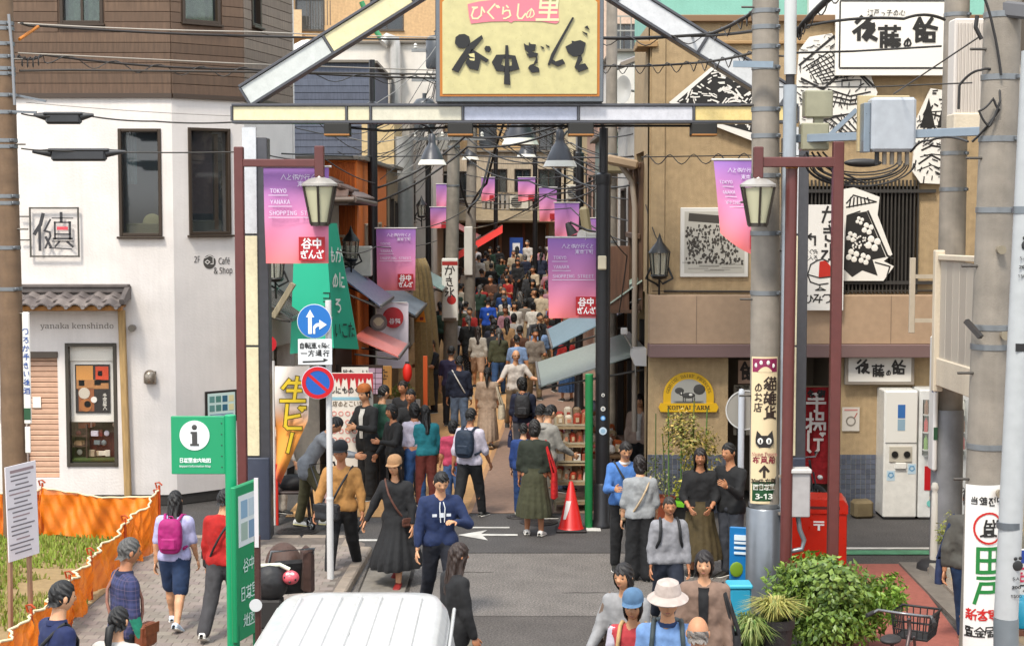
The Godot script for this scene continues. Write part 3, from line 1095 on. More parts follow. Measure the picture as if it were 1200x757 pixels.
func tote(who:Node3D,h:float,color:String,label:String,k:int,bag:=Vector3(0.17,0.2,0.04),on_shoulder:=false,called := "tote_bag") -> Node3D:
	var j:Dictionary=who.get_meta("joints")
	var o:=carried(who,called,label, "bag")
	var m:=mt(color,0.8, "cloth")
	var s:=1.0 if k==0 else -1.0
	var at:Vector3=j["shoulder%d" % k]+Vector3(0,0.035*h,0) if on_shoulder else j["wrist%d" % k]+Vector3(0,-0.06*h,0.01)
	var drop:=0.27*h if on_shoulder else 0.07*h
	var c:=at+Vector3(s*(0.075*h if on_shoulder else 0.01),-drop-bag.y*0.5*h,0)
	put("pouch",B.new().at(Transform3D(Basis(),c)).sheet(func(u:float,v:float) -> Vector3:
		var a:=u*TAU
		var w:=(0.75+0.25*sin(v*PI*0.62))*(1.0-0.9*smoothstep(0.93,1.0,v))
		return Vector3(sin(a)*bag.z*0.6*w,(0.5-v)*bag.y,signf(cos(a))*pow(absf(cos(a)),0.7)*bag.x*0.5*w)*h,20,12).done(),m,o)
	for e:float in [-1.0,1.0]:
		put("strap",B.new().tube([c+Vector3(e*0.015*h,bag.y*0.49*h,bag.x*0.24*h),at.lerp(c+Vector3(0,bag.y*0.5*h,0),0.2)+Vector3(e*0.006,0,0.04*h if on_shoulder else 0.015),at+Vector3(0,0.006,0),at.lerp(c+Vector3(0,bag.y*0.5*h,0),0.2)+Vector3(e*0.006,0,-0.04*h if on_shoulder else -0.015),c+Vector3(e*0.015*h,bag.y*0.49*h,-bag.x*0.24*h)],0.008*h,6).done(),m,o)
	return o

# --- the ground ----------------------------------------------------------------------------------------------------------
# rows:[distance from the camera,x on the one side,x on the other]
func strip(called:String,rows:Array,lift:float,m:Material) -> MeshInstance3D:
	var b:=N()
	for k in rows.size()-1:
		var a:Array=rows[k]
		var c:Array=rows[k+1]
		var n:=maxi(1,int(absf(float(c[0])-float(a[0]))/2.0)) if maxf(a[0],c[0])>36.0 else 1
		for q in n:
			var t0:=float(q)/n
			var t1:=float(q+1)/n
			var d0:=lerpf(a[0],c[0],t0)
			var d1:=lerpf(a[0],c[0],t1)
			b.quad(V(lerpf(a[1],c[1],t0),ground_y(d0)+lift,-d0),V(lerpf(a[2],c[2],t0),ground_y(d0)+lift,-d0),V(lerpf(a[2],c[2],t1),ground_y(d1)+lift,-d1),V(lerpf(a[1],c[1],t1),ground_y(d1)+lift,-d1))
	return structure(put(called,b.done(),m))

func slabs(called:String,under:Node3D,x0:float,x1:float,z0:float,z1:float,y:float,nx:int,nz:int,joint:float,m:Material,thick:=0.03) -> void:
	for a in nx:
		for c in nz:
			var w:=(x1-x0)/nx
			var l:=(z1-z0)/nz
			put(called,N().box(V(x0+w*(a+0.5),y-thick*0.5+rng.randf()*0.004,z0+l*(c+0.5)),V(absf(w)-joint,thick,absf(l)-joint),0.006).done(),m,under)

func lay_ground() -> void:
	strip("ground",[[-30.0,-160.0,160.0],[36.0,-160.0,160.0],[38.0,-160.0,160.0],[64.0,-160.0,160.0],[100.0,-160.0,160.0],[420.0,-160.0,160.0]],-0.012,mt("77716c",0.92, "asphalt"))
	strip("road",[[8.0,-1.95,12.0],[18.12,-1.95,12.0]],-0.004,mt("827a74",0.9, "asphalt"))
	strip("road_patch",[[18.1,-1.95,3.2],[21.45,-1.95,3.2]],0.0,mt("a39b94",0.9, "asphalt"))
	strip("cross_road",[[21.5,-30.0,30.0],[24.5,-30.0,30.0]],-0.004,mt("75706d",0.9, "asphalt"))

	strip("street_paving",[[24.0,-3.4,-0.66],[29.0,-3.3,-0.42],[34.0,-3.2,-0.18],[44.0,-3.2,0.25],[54.0,-3.2,0.6],[64.0,-3.2,0.6],[82.0,-3.2,0.6]],0.004,mt("cfa472",0.85, "render"))
	strip("street_paving",[[24.3,-0.66,2.4],[29.0,-0.42,2.4],[34.0,-0.18,2.4],[44.0,0.25,2.6],[54.0,0.6,2.8],[64.0,0.6,2.8],[82.0,0.6,3.0]],0.004,mt("9a7f6e",0.85, "render"))
	strip("paving_border",[[24.3,-0.7,-0.62],[29.0,-0.46,-0.38],[34.0,-0.22,-0.14],[44.0,0.21,0.29],[54.0,0.56,0.64]],0.008,mt("b9916c",0.85, "render"))

	var white:=mt("d9d6cf",0.8, "concrete")
	var b:=N()
	for q in [[553,597,23.2,0.07],[320,448,22.3,0.1]]:
		var x0:=(float(q[0])-600.0)/1900.0*float(q[2])
		var x1:=(float(q[1])-600.0)/1900.0*float(q[2])
		b.box(V((x0+x1)/2,0.003,-float(q[2])),V(x1-x0,0.006,q[3]))
	structure(put("road_line",b.done(),white))
	var ar:=N().at(Transform3D(Basis(Vector3.RIGHT,-PI/2),V(-0.36,0.004,-22.65)))
	ar.prism(PV([W(-0.4,0.0),W(0.0,0.34),W(-0.08,0.07),W(0.44,0.05),W(0.44,-0.05),W(-0.05,-0.06),W(0.02,-0.36)]),0,0.004)
	structure(put("road_arrow",ar.done(),white))
	structure(put("road_line",N().box(V(6.6,0.004,-21.75),V(5.2,0.008,0.09)).done(),white))
	structure(put("road_line",N().box(V(6.6,0.002,-21.5),V(5.2,0.006,0.26)).done(),mt("5f9a76",0.85, "concrete")))
	structure(put("road_line",N().box(V(1.05,0.004,-23.05),V(0.45,0.008,0.22)).done(),white))
	for q:Array in [[-0.95,-20.3,0.5],[0.6,-19.2,0.3],[1.6,-20.7,0.4]]:
		var pts:=[]
		for k in 9:
			pts.append(V(float(q[0])+k*0.09,0.001,float(q[1])+0.04*sin(k*2.3)*float(q[2])))
		structure(put("road_crack",N().tube(pts,[0.003,0.006,0.008,0.006,0.009,0.006,0.008,0.005,0.002],4).done(),mt("4f4a47",0.95)))

	var pave:=strip("pavement",[[9.0,-8.0,-2.3],[19.0,-8.0,-2.02],[21.6,-8.0,-1.98],[22.0,-8.0,-2.25]],0.1,mt("81766d",0.9, "concrete"))
	var br:=N()
	br.tinted=true
	for r in 62:
		var z:=-12.6-r*0.145
		for k in 24:
			var x:=-6.0+k*0.165+(0.082 if r % 2 else 0.0)
			if x>-2.3+(r/62.0)*0.2:
				continue
			var v:=rng.randf_range(0.8,1.12)
			br.tint=Color(0.205*v,0.172*v*rng.randf_range(0.96,1.03),0.145*v)
			br.box(V(x,0.088+rng.randf()*0.003,z),V(0.16,0.03,0.14),0.004)
	stuff(put("paving_bricks",br.done(),mt("ffffff",0.9, "vertex"),pave))
	var km:=mt("a89a8b",0.9, "concrete")
	for k in 13:
		var d:=22.0-k*0.62
		var x:=-1.93-(0.28 if d>21.6 else 0.0)-k*0.022
		put("kerb_stone",N().bar(V(x,0.045,-d),V(x-0.02,0.045,-d+0.6),0.16,0.13,0.02).done(),km,pave)
	for k in 5:
		put("kerb_stone",N().bar(V(-2.3-k*0.62,0.045,-22.07),V(-2.3-k*0.62-0.6,0.045,-22.09),0.15,0.13,0.02).done(),km,pave)
	var gut:=structure(put("gutter",N().box(V(-1.55,-0.006,-17.5),V(0.62,0.012,8.4)).done(),mt("7d766f",0.9, "concrete")))
	slabs("gutter_slab",gut,-1.84,-1.28,-21.6,-13.6,0.014,1,13,0.014,mt("918a80",0.9, "concrete"))

	strip("soil",[[15.0,-9.5,-4.9],[19.5,-9.5,-4.75],[22.3,-9.5,-4.9]],0.115,mt("a58d66",0.95, "render"))
	var gb:=N()
	gb.tinted=true
	var nz:=FastNoiseLite.new()
	nz.seed=5
	nz.frequency=0.6
	for k in 17000:
		var p:=V(rng.randf_range(-8.6,-4.85),0.11,-rng.randf_range(15.5,22.2))
		if nz.get_noise_2d(p.x,p.z)+(0.35 if p.z<-20.0 else -0.05)<0.0:
			continue
		var a:=rng.randf()*TAU
		var s:=rng.randf_range(0.03,0.09)
		var v:=rng.randf_range(0.6,1.2)
		gb.tint=Color(0.2*v,0.29*v,0.03*v).lerp(Color(0.3,0.22,0.08),rng.randf()*(0.35 if p.z<-20.0 else 0.8))
		var o:=V(cos(a),0,sin(a))*0.016
		var tip:=p+V(rng.randf_range(-0.03,0.03),s,rng.randf_range(-0.03,0.03))
		gb.quad(p-o,p+o,tip+o*0.3,tip-o*0.3)
	stuff(put("grass",gb.done(),mt("ffffff",0.8, "leaf")))

	strip("red_pavement",[[12.0,2.95,5.1],[16.2,3.1,4.75],[20.75,3.3,5.1]],0.012,mt("a8685c",0.88, "render"))
	var edge:=structure(put("pavement_edge",N().bar(V(5.0,0.02,-12.0),V(5.22,0.02,-20.7),0.42,0.05).done(),mt("8c847b",0.9, "concrete")))
	for k in 14:
		var d:=20.6-k*0.6
		put("kerb_stone",N().bar(V(5.32-k*0.012,0.05,-d),V(5.31-k*0.012,0.05,-d+0.58),0.14,0.1,0.015).done(),km,edge)
	var pale:=strip("pale_pavement",[[12.0,5.2,8.0],[20.5,5.4,8.0]],0.08,mt("b5a184",0.9, "concrete"))
	slabs("paving_slab",pale,5.45,6.6,-20.4,-16.8,0.1,4,12,0.012,mt("c4ad88",0.9, "concrete"))
	for q in [[0.397,23.6,0.28],[0.076,24.0,0.16],[-3.072,22.9,0.3]]:
		var mh:=tag(put("manhole_cover",N().pos(V(q[0],0,-float(q[1]))).lathe([W(float(q[2]),-0.01),W(float(q[2]),0.008),W(float(q[2])*0.96,0.014),W(float(q[2])*0.9,0.01),W(0,0.01)],24).done(),mt("4f4b49",0.6, "metal",0.5)), "", "manhole cover", "manhole covers in the road")
		mh.set_meta("label", "large round iron manhole cover beside the traffic cone" if q[2]==0.28 else "small round manhole cover in the paving behind the red bag woman" if q[2]==0.16 else "dark round manhole cover before the beer banner")
		for k in 3:
			put("ring",N().pos(V(q[0],0.01,-float(q[1]))).lathe([W(float(q[2])*(0.25+0.22*k),0.0),W(float(q[2])*(0.25+0.22*k),0.006),W(float(q[2])*(0.31+0.22*k),0.006),W(float(q[2])*(0.31+0.22*k),0.0)],24).done(),mt("5b5654",0.6, "metal",0.5),mh)

# --- buildings -----------------------------------------------------------------------------------------------------------
# a wall in the xy plane facing +z,with real openings
func wall(b:B,x0:float,x1:float,y0:float,y1:float,holes:Array=[],thick:=0.2) -> B:
	var xs:=[x0,x1]
	var ys:=[y0,y1]
	for r:Rect2 in holes:
		xs.append_array([r.position.x,r.end.x])
		ys.append_array([r.position.y,r.end.y])
	xs.sort()
	ys.sort()
	for a in xs.size()-1:
		for c in ys.size()-1:
			var p:=W((xs[a]+xs[a+1])/2,(ys[c]+ys[c+1])/2)
			if xs[a+1]-xs[a]<1e-4 or ys[c+1]-ys[c]<1e-4:
				continue
			var open:=false
			for r:Rect2 in holes:
				if r.has_point(p):
					open=true
			if not open:
				b.quad(V(xs[a],ys[c],0),V(xs[a+1],ys[c],0),V(xs[a+1],ys[c+1],0),V(xs[a],ys[c+1],0))
				b.quad(V(xs[a+1],ys[c],-thick),V(xs[a],ys[c],-thick),V(xs[a],ys[c+1],-thick),V(xs[a+1],ys[c+1],-thick))
	for r:Rect2 in holes+[Rect2(x0,y0,x1-x0,y1-y0)]:
		var p:=r.position
		var e:=r.end
		b.quad(V(p.x,p.y,-thick),V(p.x,p.y,0),V(p.x,e.y,0),V(p.x,e.y,-thick))
		b.quad(V(e.x,p.y,0),V(e.x,p.y,-thick),V(e.x,e.y,-thick),V(e.x,e.y,0))
		b.quad(V(p.x,p.y,-thick),V(e.x,p.y,-thick),V(e.x,p.y,0),V(p.x,p.y,0))
		b.quad(V(p.x,e.y,0),V(e.x,e.y,0),V(e.x,e.y,-thick),V(p.x,e.y,-thick))
	return b

# a window in an opening r of a wall with the axes t:frame proud of the wall,panes,something behind the glass
func window(under:Node3D,t:Transform3D,r:Rect2,frame:Material,panes:=2,behind := "",bar:=0.05,deep:=0.06) -> Node3D:
	var b:=N().at(t)
	var c:=r.get_center()
	for s:float in [-1.0,1.0]:
		b.box(V(c.x+s*(r.size.x-bar)/2,c.y,-deep+0.04),V(bar,r.size.y,0.1),0.006)
		b.box(V(c.x,c.y+s*(r.size.y-bar)/2,-deep+0.04),V(r.size.x-bar*2,bar,0.1),0.006)
	for k in range(1,panes):
		b.box(V(r.position.x+r.size.x*k/panes,c.y,-deep+0.02),V(bar*0.8,r.size.y-bar*2,0.05),0.004)
	var o:=put("window",b.done(),frame,under)
	for k in panes:
		var w:=(r.size.x-bar)/panes
		put("pane",N().at(t).box(V(r.position.x+bar/2+w*(k+0.5),c.y,-deep+0.008*(k % 2)),V(w-bar*0.4,r.size.y-bar*1.6,0.006)).done(),glass(),o)
	if behind:
		var f:=func(s:float,q:float) -> Vector3:return t*V(lerpf(r.position.x+bar,r.end.x-bar,s),lerpf(r.position.y+bar,r.end.y-bar,q),-deep-0.07+0.012*sin(s*r.size.x*30.0))
		put("curtain",N().sheet(f,24,2).done(),mt(behind,0.9, "cloth"),o)
	put("sill",N().at(t).box(V(c.x,r.position.y-0.02,0.02),V(r.size.x+0.06,0.035,0.12),0.006).done(),frame,o)
	return o

# a plain block of a building:front wall facing the camera at z0,a wall on the street side (side=1:street to the right of it)
func house(called:String,label:String,x0:float,x1:float,z0:float,z1:float,y0:float,y1:float,m:Material,side:float,front:Array=[],flank:Array=[],frame:Material=null,group := "",parapet:=true,curtains:Array=["", "c9c4b8", "", "9fa8a0"]) -> Node3D:
	var base:=V((x0+x1)/2,y0,z0)
	var o:=thing(called,label, "building",base,0.0,group)
	var w:=x1-x0
	var l:=z0-z1
	if frame==null:
		frame=mt("5d554c",0.5, "",0.3)
	var fh:=[]
	for r:Array in front:
		fh.append(Rect2(r[0]-base.x,r[1]-y0,r[2],r[3]))
	var sh:=[]
	for r:Array in flank:
		sh.append(Rect2((z0-r[0]) if side>0 else (r[0]-r[2]-z1),r[1]-y0,r[2],r[3]))
	var tf:=Transform3D()
	put("wall",wall(N().at(tf),-w/2,w/2,0,y1-y0,fh).done(),m,o)

	var ts:=Transform3D(Basis(V(0,0,-1),Vector3.UP,V(1,0,0)),V(w/2,0,-0.2)) if side>0 else Transform3D(Basis(V(0,0,1),Vector3.UP,V(-1,0,0)),V(-w/2,0,-l))
	put("wall",wall(N().at(ts),0,l-0.2,0,y1-y0,sh).done(),m,o)
	put("wall",N().box(V(-side*(w/2-0.1),(y1-y0)/2,-l/2-0.1),V(0.2,y1-y0,l-0.2)).done(),m,o)
	put("wall",N().box(V(0,(y1-y0)/2,-l+0.1),V(w-0.41,y1-y0,0.2)).done(),m,o)
	put("floor",N().box(V(0,(y1-y0)*0.5,-l/2),V(w-0.42,0.15,l-0.42)).done(),mt("6b5f52",0.8),o)
	put("roof",N().box(V(0,y1-y0-0.1,-l/2),V(w-0.42,0.16,l-0.42)).done(),mt("8b8780",0.9, "concrete"),o)
	if parapet:
		put("coping",N().box(V(0,y1-y0+0.04,0.0),V(w+0.1,0.08,0.3),0.01).box(V(side*(w/2),y1-y0+0.042,-l/2-0.08),V(0.3,0.085,l-0.14),0.01).done(),mt("7f776c",0.7, "metal"),o)
	for k in fh.size():
		window(o,tf,fh[k],frame,front[k][4],curtains[k % curtains.size()])
	for k in sh.size():
		window(o,ts,sh[k],frame,flank[k][4],curtains[(k+1) % curtains.size()])
	return o

func air_unit(p:Vector3,turn:float,label:String,s:=1.0) -> void:
	var o:=thing("air_conditioner",label, "air conditioner",p,turn, "air conditioner units on the houses")
	put("case",N().box(V(0,0.3,0)*s,V(0.8,0.58,0.3)*s,0.02).done(),mt("d4cfc2",0.5, "metal"),o)
	put("fan_guard",N().at(upright(V(-0.12,0.3,0.15)*s)).lathe([W(0.23,0)*s,W(0.23,0.02)*s,W(0.21,0.02)*s,W(0.21,0.004)*s,W(0.06,0.004)*s,W(0.06,0.02)*s,W(0,0.02)*s],20).done(),mt("4b4a47",0.5),o)
	for k in 5:
		put("grille_bar",N().box(V(-0.12,0.12+0.09*k,0.172)*s,V(0.44,0.014,0.01)*s).done(),mt("bdb8ac",0.5),o)
	put("bracket",N().box(V(-0.25,-0.02,0)*s,V(0.05,0.06,0.36)*s).box(V(0.25,-0.02,0)*s,V(0.05,0.06,0.36)*s).done(),mt("77736c",0.5, "metal",0.5),o)

func corner_shop() -> void:
	var o:=thing("corner_shop", "white plastered corner building with brown boarded upper storey and tiled shop canopy", "building",V(-5.22,0,-25))
	var white:=mt("e6dfd9",0.85, "plaster")
	var brown:=mt("7a6352",0.8, "wood")
	var dark:=mt("4a3d31",0.45, "",0.3)
	var top:=6.333
	var high:=9.6

	var tf:=Transform3D()
	var b2:=V(1.67,0,-1.4).normalized()
	var t2:=Transform3D(Basis(b2,Vector3.UP,b2.cross(Vector3.UP)),Vector3.ZERO)
	var c0:=b2*1.27
	var b3:=(V(1.37,0,-2.6)-c0).normalized()
	var t3:=Transform3D(Basis(b3,Vector3.UP,b3.cross(Vector3.UP)),c0)

	var shutter:=Rect2(-7.549+5.22,0.42,0.5,1.98)
	var show:=Rect2(-6.931+5.22,0.601,-6.129--6.931,2.532-0.601)
	var w1:=Rect2(-6.05+5.22,4.181,0.66,1.65)
	put("wall",wall(N().at(tf),-5.5,0,0.16,top,[shutter,show,w1],0.25).done(),white,o)
	var w2:=Rect2(0.27,4.199,0.74,1.66)
	put("wall",wall(N().at(t2),0,1.27,0.16,top,[w2],0.25).done(),white,o)
	put("wall",wall(N().at(t3),0,2.2,0.16,top,[Rect2(1.2,0.4,0.8,1.9)],0.25).done(),white,o)
	put("foundation",N().at(tf).box(V(-2.75,0.08,-0.14),V(5.5,0.16,0.24)).at(t2).box(V(0.63,0.08,-0.14),V(1.25,0.16,0.24)).at(t3).box(V(1.1,0.08,-0.14),V(2.18,0.16,0.24)).done(),mt("4d4945",0.9, "concrete"),o)

	var u1:=Rect2(-6.905+5.22,7.419,0.66,0.9)
	var u2:=Rect2(0.2,7.464,0.66,0.9)
	var u3:=Rect2(0.35,7.525,0.4,1.0)
	put("wall",wall(N().at(tf),-5.5,0,top+0.002,high,[u1],0.25).done(),brown,o)
	put("wall",wall(N().at(t2),0,1.27,top+0.002,high,[u2],0.25).done(),brown,o)
	put("wall",wall(N().at(t3),0,2.2,top+0.002,high,[u3],0.25).done(),brown,o)
	var tones:=[mt("7a6250",0.8, "wood"),mt("765f4d",0.8, "wood"),mt("7e6653",0.8, "wood")]
	var greys:=[mt("988778",0.8, "wood"),mt("948374",0.8, "wood"),mt("9c8b7b",0.8, "wood")]
	var n:=int((high-top)/0.155)
	for k in n:
		var y:=top+0.03+k*0.155
		for f in 3:
			var t:Transform3D=[tf,t2,t3][f]
			var x0:float=[-5.5,0.0,0.0][f]
			var x1:float=[0.0,1.27,2.2][f]
			var hole:Rect2=[u1,u2,u3][f]
			var spans:=[[x0,x1]]
			if y+0.15>hole.position.y and y<hole.end.y:
				spans=[[x0,hole.position.x-0.03],[hole.end.x+0.03,x1]]
			for s:Array in spans:
				if s[1]-s[0]<0.05:
					continue
				put("board",N().at(t).box(V((s[0]+s[1])/2,y+0.075,0.012),V(s[1]-s[0],0.15,0.02),0.005,Basis(Vector3.RIGHT,-0.02)).done(),(greys if f==2 else tones)[k % 3],o)
	put("flashing",N().at(tf).box(V(-2.74,top,0.02),V(5.5,0.07,0.06)).at(t2).box(V(0.635,top,0.02),V(1.27,0.07,0.06)).at(t3).box(V(1.1,top,0.02),V(2.2,0.07,0.06)).done(),mt("4f4034",0.5),o)
	put("roof",N().box(V(-2.15,high+0.05,-2.8),V(6.6,0.1,5.2)).done(),mt("5a544e",0.7),o)
	put("wall",N().box(V(-5.4,high/2,-2.9),V(0.2,high,5.2)).box(V(-2.15,high/2,-5.4),V(6.6,high,0.2)).done(),white,o)
	put("floor",N().box(V(-2.7,3.3,-2.8),V(5.0,0.12,4.8)).done(),mt("6a5a48",0.8),o)
	put("inner_wall",N().box(V(-2.4,4.9,-1.7),V(4.6,3.0,0.1)).done(),mt("7d6250",0.8),o)
	window(o,tf,u1,dark,2, "9fc0a4")
	window(o,t2,u2,dark,1, "a9c7a2")
	window(o,t3,u3,dark,1, "6d7c88")
	var wn:=window(o,tf,w1,dark,1)
	put("dish",N().pos(V(w1.position.x+0.44,w1.position.y+0.2,-0.3)).ball(Vector3.ZERO,V(0.15,0.15,0.03),16,10).done(),mt("c6c48a",0.5),wn)
	put("counter",N().box(V(w1.get_center().x,w1.position.y+0.1,-0.32),V(0.6,0.2,0.12),0.02).done(),mt("8f8a58",0.6),wn)
	put("curtain",N().sheet(func(s:float,q:float) -> Vector3:return V(w1.position.x+0.08+0.16*s,w1.position.y+0.8+0.8*q,-0.2+0.02*sin(s*20)),14,2).done(),mt("7f9698",0.8, "cloth"),wn)
	var wm:=window(o,t2,w2,dark,1)
	put("blind",N().at(t2).box(V(w2.position.x+0.29,w2.get_center().y+0.15,-0.2),V(0.48,1.3,0.02)).done(),mt("8a6a60",0.8, "cloth"),wm)
	put("post",N().at(t2).box(V(w2.position.x+0.6,w2.get_center().y,-0.22),V(0.07,1.5,0.05)).done(),mt("b08b5e",0.7, "wood"),wm)
	put("counter",N().at(t2).box(V(w2.get_center().x,w2.position.y+0.13,-0.25),V(0.66,0.2,0.1),0.02).done(),mt("8b8a76",0.7),wm)

	var sh:=put("shutter",N().box(V(shutter.get_center().x,shutter.end.y-0.05,0.0),V(0.52,0.1,0.06),0.01).box(V(shutter.get_center().x,shutter.get_center().y,-0.14),V(0.5,1.98,0.01)).done(),mt("5e5348",0.6),o)
	for k in 23:
		put("slat",N().box(V(shutter.get_center().x,shutter.position.y+0.04+k*0.083,-0.09),V(0.49,0.076,0.03),0.012).done(),mt("d2ad94",0.55, "metal"),sh)
	put("notice",N().box(V(shutter.get_center().x-0.1,1.603,-0.06),V(0.13,0.17,0.006)).done(),mt("e8e4da",0.8),sh)

	var di:=put("display_window",N().box(V(show.position.x+0.03,show.get_center().y,-0.04),V(0.05,show.size.y,0.12)).box(V(show.end.x-0.03,show.get_center().y,-0.04),V(0.05,show.size.y,0.12)).box(V(show.get_center().x,show.position.y+0.03,-0.04),V(show.size.x-0.1,0.05,0.12)).box(V(show.get_center().x,show.end.y-0.03,-0.04),V(show.size.x-0.1,0.05,0.12)).done(),mt("4b4439",0.5),o)
	var mid:=show.get_center().x
	put("header",N().box(V(mid,show.end.y-0.17,-0.1),V(0.7,0.24,0.04),0.006).done(),mt("f0eade",0.7),di)
	put("board",N().box(V(mid,show.end.y-0.77,-0.12),V(0.7,0.95,0.04),0.006).done(),mt("f2ece2",0.7),di)
	var po:=put("poster",N().box(V(mid,show.end.y-0.72,-0.085),V(0.54,0.76,0.012)).done(),mt("2c211a",0.6),di)
	po.set_meta("label", "food poster in the display window")
	var y0:=show.end.y-0.72
	var pr:=[[-0.12,0.25,0.26,0.22, "e0a45c"],[0.15,0.22,0.2,0.26, "e05a2c"],[0.0,0.07,0.5,0.14, "c28c58"],[-0.17,0.09,0.09,0.09, "dcc7a8"],[0.08,0.1,0.1,0.09, "e0c9a0"],[0.12,0.24,0.07,0.08, "e0b08c"],[-0.1,-0.17,0.24,0.36, "a8683c"]]
	for q:Array in pr:
		put("print",N().box(V(mid+q[0],y0+q[1],-0.076),V(q[2],q[3],0.004)).done(),mt(q[4],0.7),po)
	for q:Array in [[-0.13,-0.07,0.09, "d8cdbc"],[-0.11,-0.26,0.1, "b8793e"],[0.02,-0.17,0.05, "efe9df"],[-0.08,-0.24,0.055, "e8e3d8"]]:
		put("print",N().at(upright(V(mid+q[0],y0+q[1],-0.072))).lathe([W(float(q[2]),0),W(float(q[2])*0.96,0.006),W(0,0.006)],16).done(),mt(q[3],0.6),po)
	lettering(po, "手茶屋人",0.06,V(mid+0.19,y0-0.2,-0.068),mt("e6e0d4"),0.14,true)

	put("shelf",N().box(V(mid,show.position.y+0.34,-0.3),V(0.7,0.68,0.02)).box(V(mid-0.12,show.position.y+0.34,-0.2),V(0.02,0.6,0.18)).box(V(mid-0.24,show.position.y+0.3,-0.2),V(0.24,0.015,0.16)).box(V(mid-0.24,show.position.y+0.46,-0.2),V(0.24,0.015,0.16)).done(),mt("5a3226",0.7, "wood"),di)
	put("moss",N().box(V(mid,show.position.y+0.09,-0.14),V(0.7,0.06,0.16),0.02).done(),mt("4c5a2a",0.95),di)
	for k in 22:
		var c:=["e0d6c4", "c9a27a", "8d3b34", "d9b9a4", "b7a58a", "7d8a8a", "d8cfd8", "a0522d"]
		var px:=rng.randf_range(-0.31,0.31)
		var py:=0.13+0.15*(k % 4)+rng.randf()*0.03
		if k % 3==0:
			put("dish",N().pos(V(mid+px,show.position.y+py,-0.24)).ball(V(0,0.04,0),V(0.045,0.045,0.015),12,8).done(),mt(c[k % 8],0.4),di)
		else:
			put("box",N().box(V(mid+px,show.position.y+py+0.04,-0.25+0.01*(k % 5)),V(rng.randf_range(0.06,0.13),rng.randf_range(0.06,0.11),0.05),0.006,Basis(Vector3.UP,rng.randf_range(-0.3,0.3))).done(),mt(c[(k*5) % 8],0.7),di)
	put("pane",N().box(V(mid,show.get_center().y-0.02,-0.045),V(show.size.x-0.08,show.size.y-0.1,0.005)).done(),glass("40423c",0.04),di)

	var wood:=mt("b98345",0.7, "wood")
	var pale:=mt("c9a876",0.75, "wood")
	put("beam",N().bar(V(-4.2,3.099,0.4),V(-5.932+5.22,3.099,0.4),0.14,0.08,0.01).done(),wood,o)
	put("post",N().bar(V(-5.971+5.22,0.16,0.07),V(-6.024+5.22,3.048,0.07),0.1,0.1,0.012).done(),pale,o)
	var can:=put("canopy",N().at(Transform3D(Basis(),Vector3.ZERO)).box(V(-2.28,3.422,0.06),V(3.2,0.05,0.14),0.01).box(V(-2.28,3.357,0.05),V(3.16,0.1,0.1),0.02).done(),mt("7a716d",0.7, "concrete"),o)
	var tile:=N()
	tile.sheet(func(s:float,q:float) -> Vector3:return V((s-0.5)*0.262,0.03*sin(s*TAU)-0.011*q,q*0.19),10,2)
	tile.sheet(func(s:float,q:float) -> Vector3:return V((s-0.5)*0.262,0.03*sin(s*TAU)-0.011-0.022*q,0.19),10,1)
	var tm:=tile.done()
	var cap:=N().at(upright(Vector3.ZERO)).lathe([W(0.036,0),W(0.036,0.02),W(0.03,0.026),W(0,0.022)],14).done()
	var slate:=[mt("8b817d",0.55, "concrete"),mt("7f7673",0.55, "concrete"),mt("958b86",0.55, "concrete")]
	for r in 3:
		for k in 12:
			var e:=put("tile",tm,slate[(k*2+r*5+k/3) % 3],can)
			e.transform=Transform3D(Basis(Vector3.RIGHT,0.3),V(-0.83-k*0.252-(0.05 if r==1 else 0.0),3.317-r*0.05,0.06+r*0.15))
			if r==2:
				var ec:=put("tile_end",cap,slate[k % 3],can)
				ec.position=V(-0.83-k*0.252+0.06,3.317-0.2,0.535)
	put("canopy_side",N().at(Transform3D(Basis(Vector3.UP,PI/2),V(-5.905+5.22,0,0))).prism(PV([W(0.02,3.418),W(-0.12,3.405),W(-0.5,3.233),W(-0.48,3.167),W(0.02,3.22)]),-0.05,0.02).done(),mt("7a716d",0.7, "concrete"),o)
	put("soffit",N().box(V(-2.3,3.113,0.22),V(3.1,0.03,0.42)).done(),mt("a5763f",0.7, "wood"),o)
	var name:=latin(o, "yanaka kenshindo",0.085,V(-6.734+5.22,2.797,0.004),mt("8d857c",0.6), "Droid Serif",Basis(),1.1)
	name.name = "shop_name"

	var fr:=thing("framed_shop_mark", "square metal frame with a black brushed character and a red bar on the white wall", "sign",V(-7.036,4.246,-24.93))
	var fm:=mt("6a665f",0.45, "metal",0.4)
	for s:float in [-1.0,1.0]:
		put("frame_bar",N().box(V(0.37*s,0,0),V(0.025,0.77,0.03),0.004).done(),fm,fr)
		put("frame_bar",N().box(V(0,0.37*s,0),V(0.715,0.025,0.03),0.004).done(),fm,fr)
	put("arm",N().box(V(-0.45,0.24,0),V(0.16,0.02,0.02)).box(V(-0.45,-0.12,0),V(0.16,0.02,0.02)).done(),fm,fr)
	var ch:=N().pos(V(0,0,0.004))
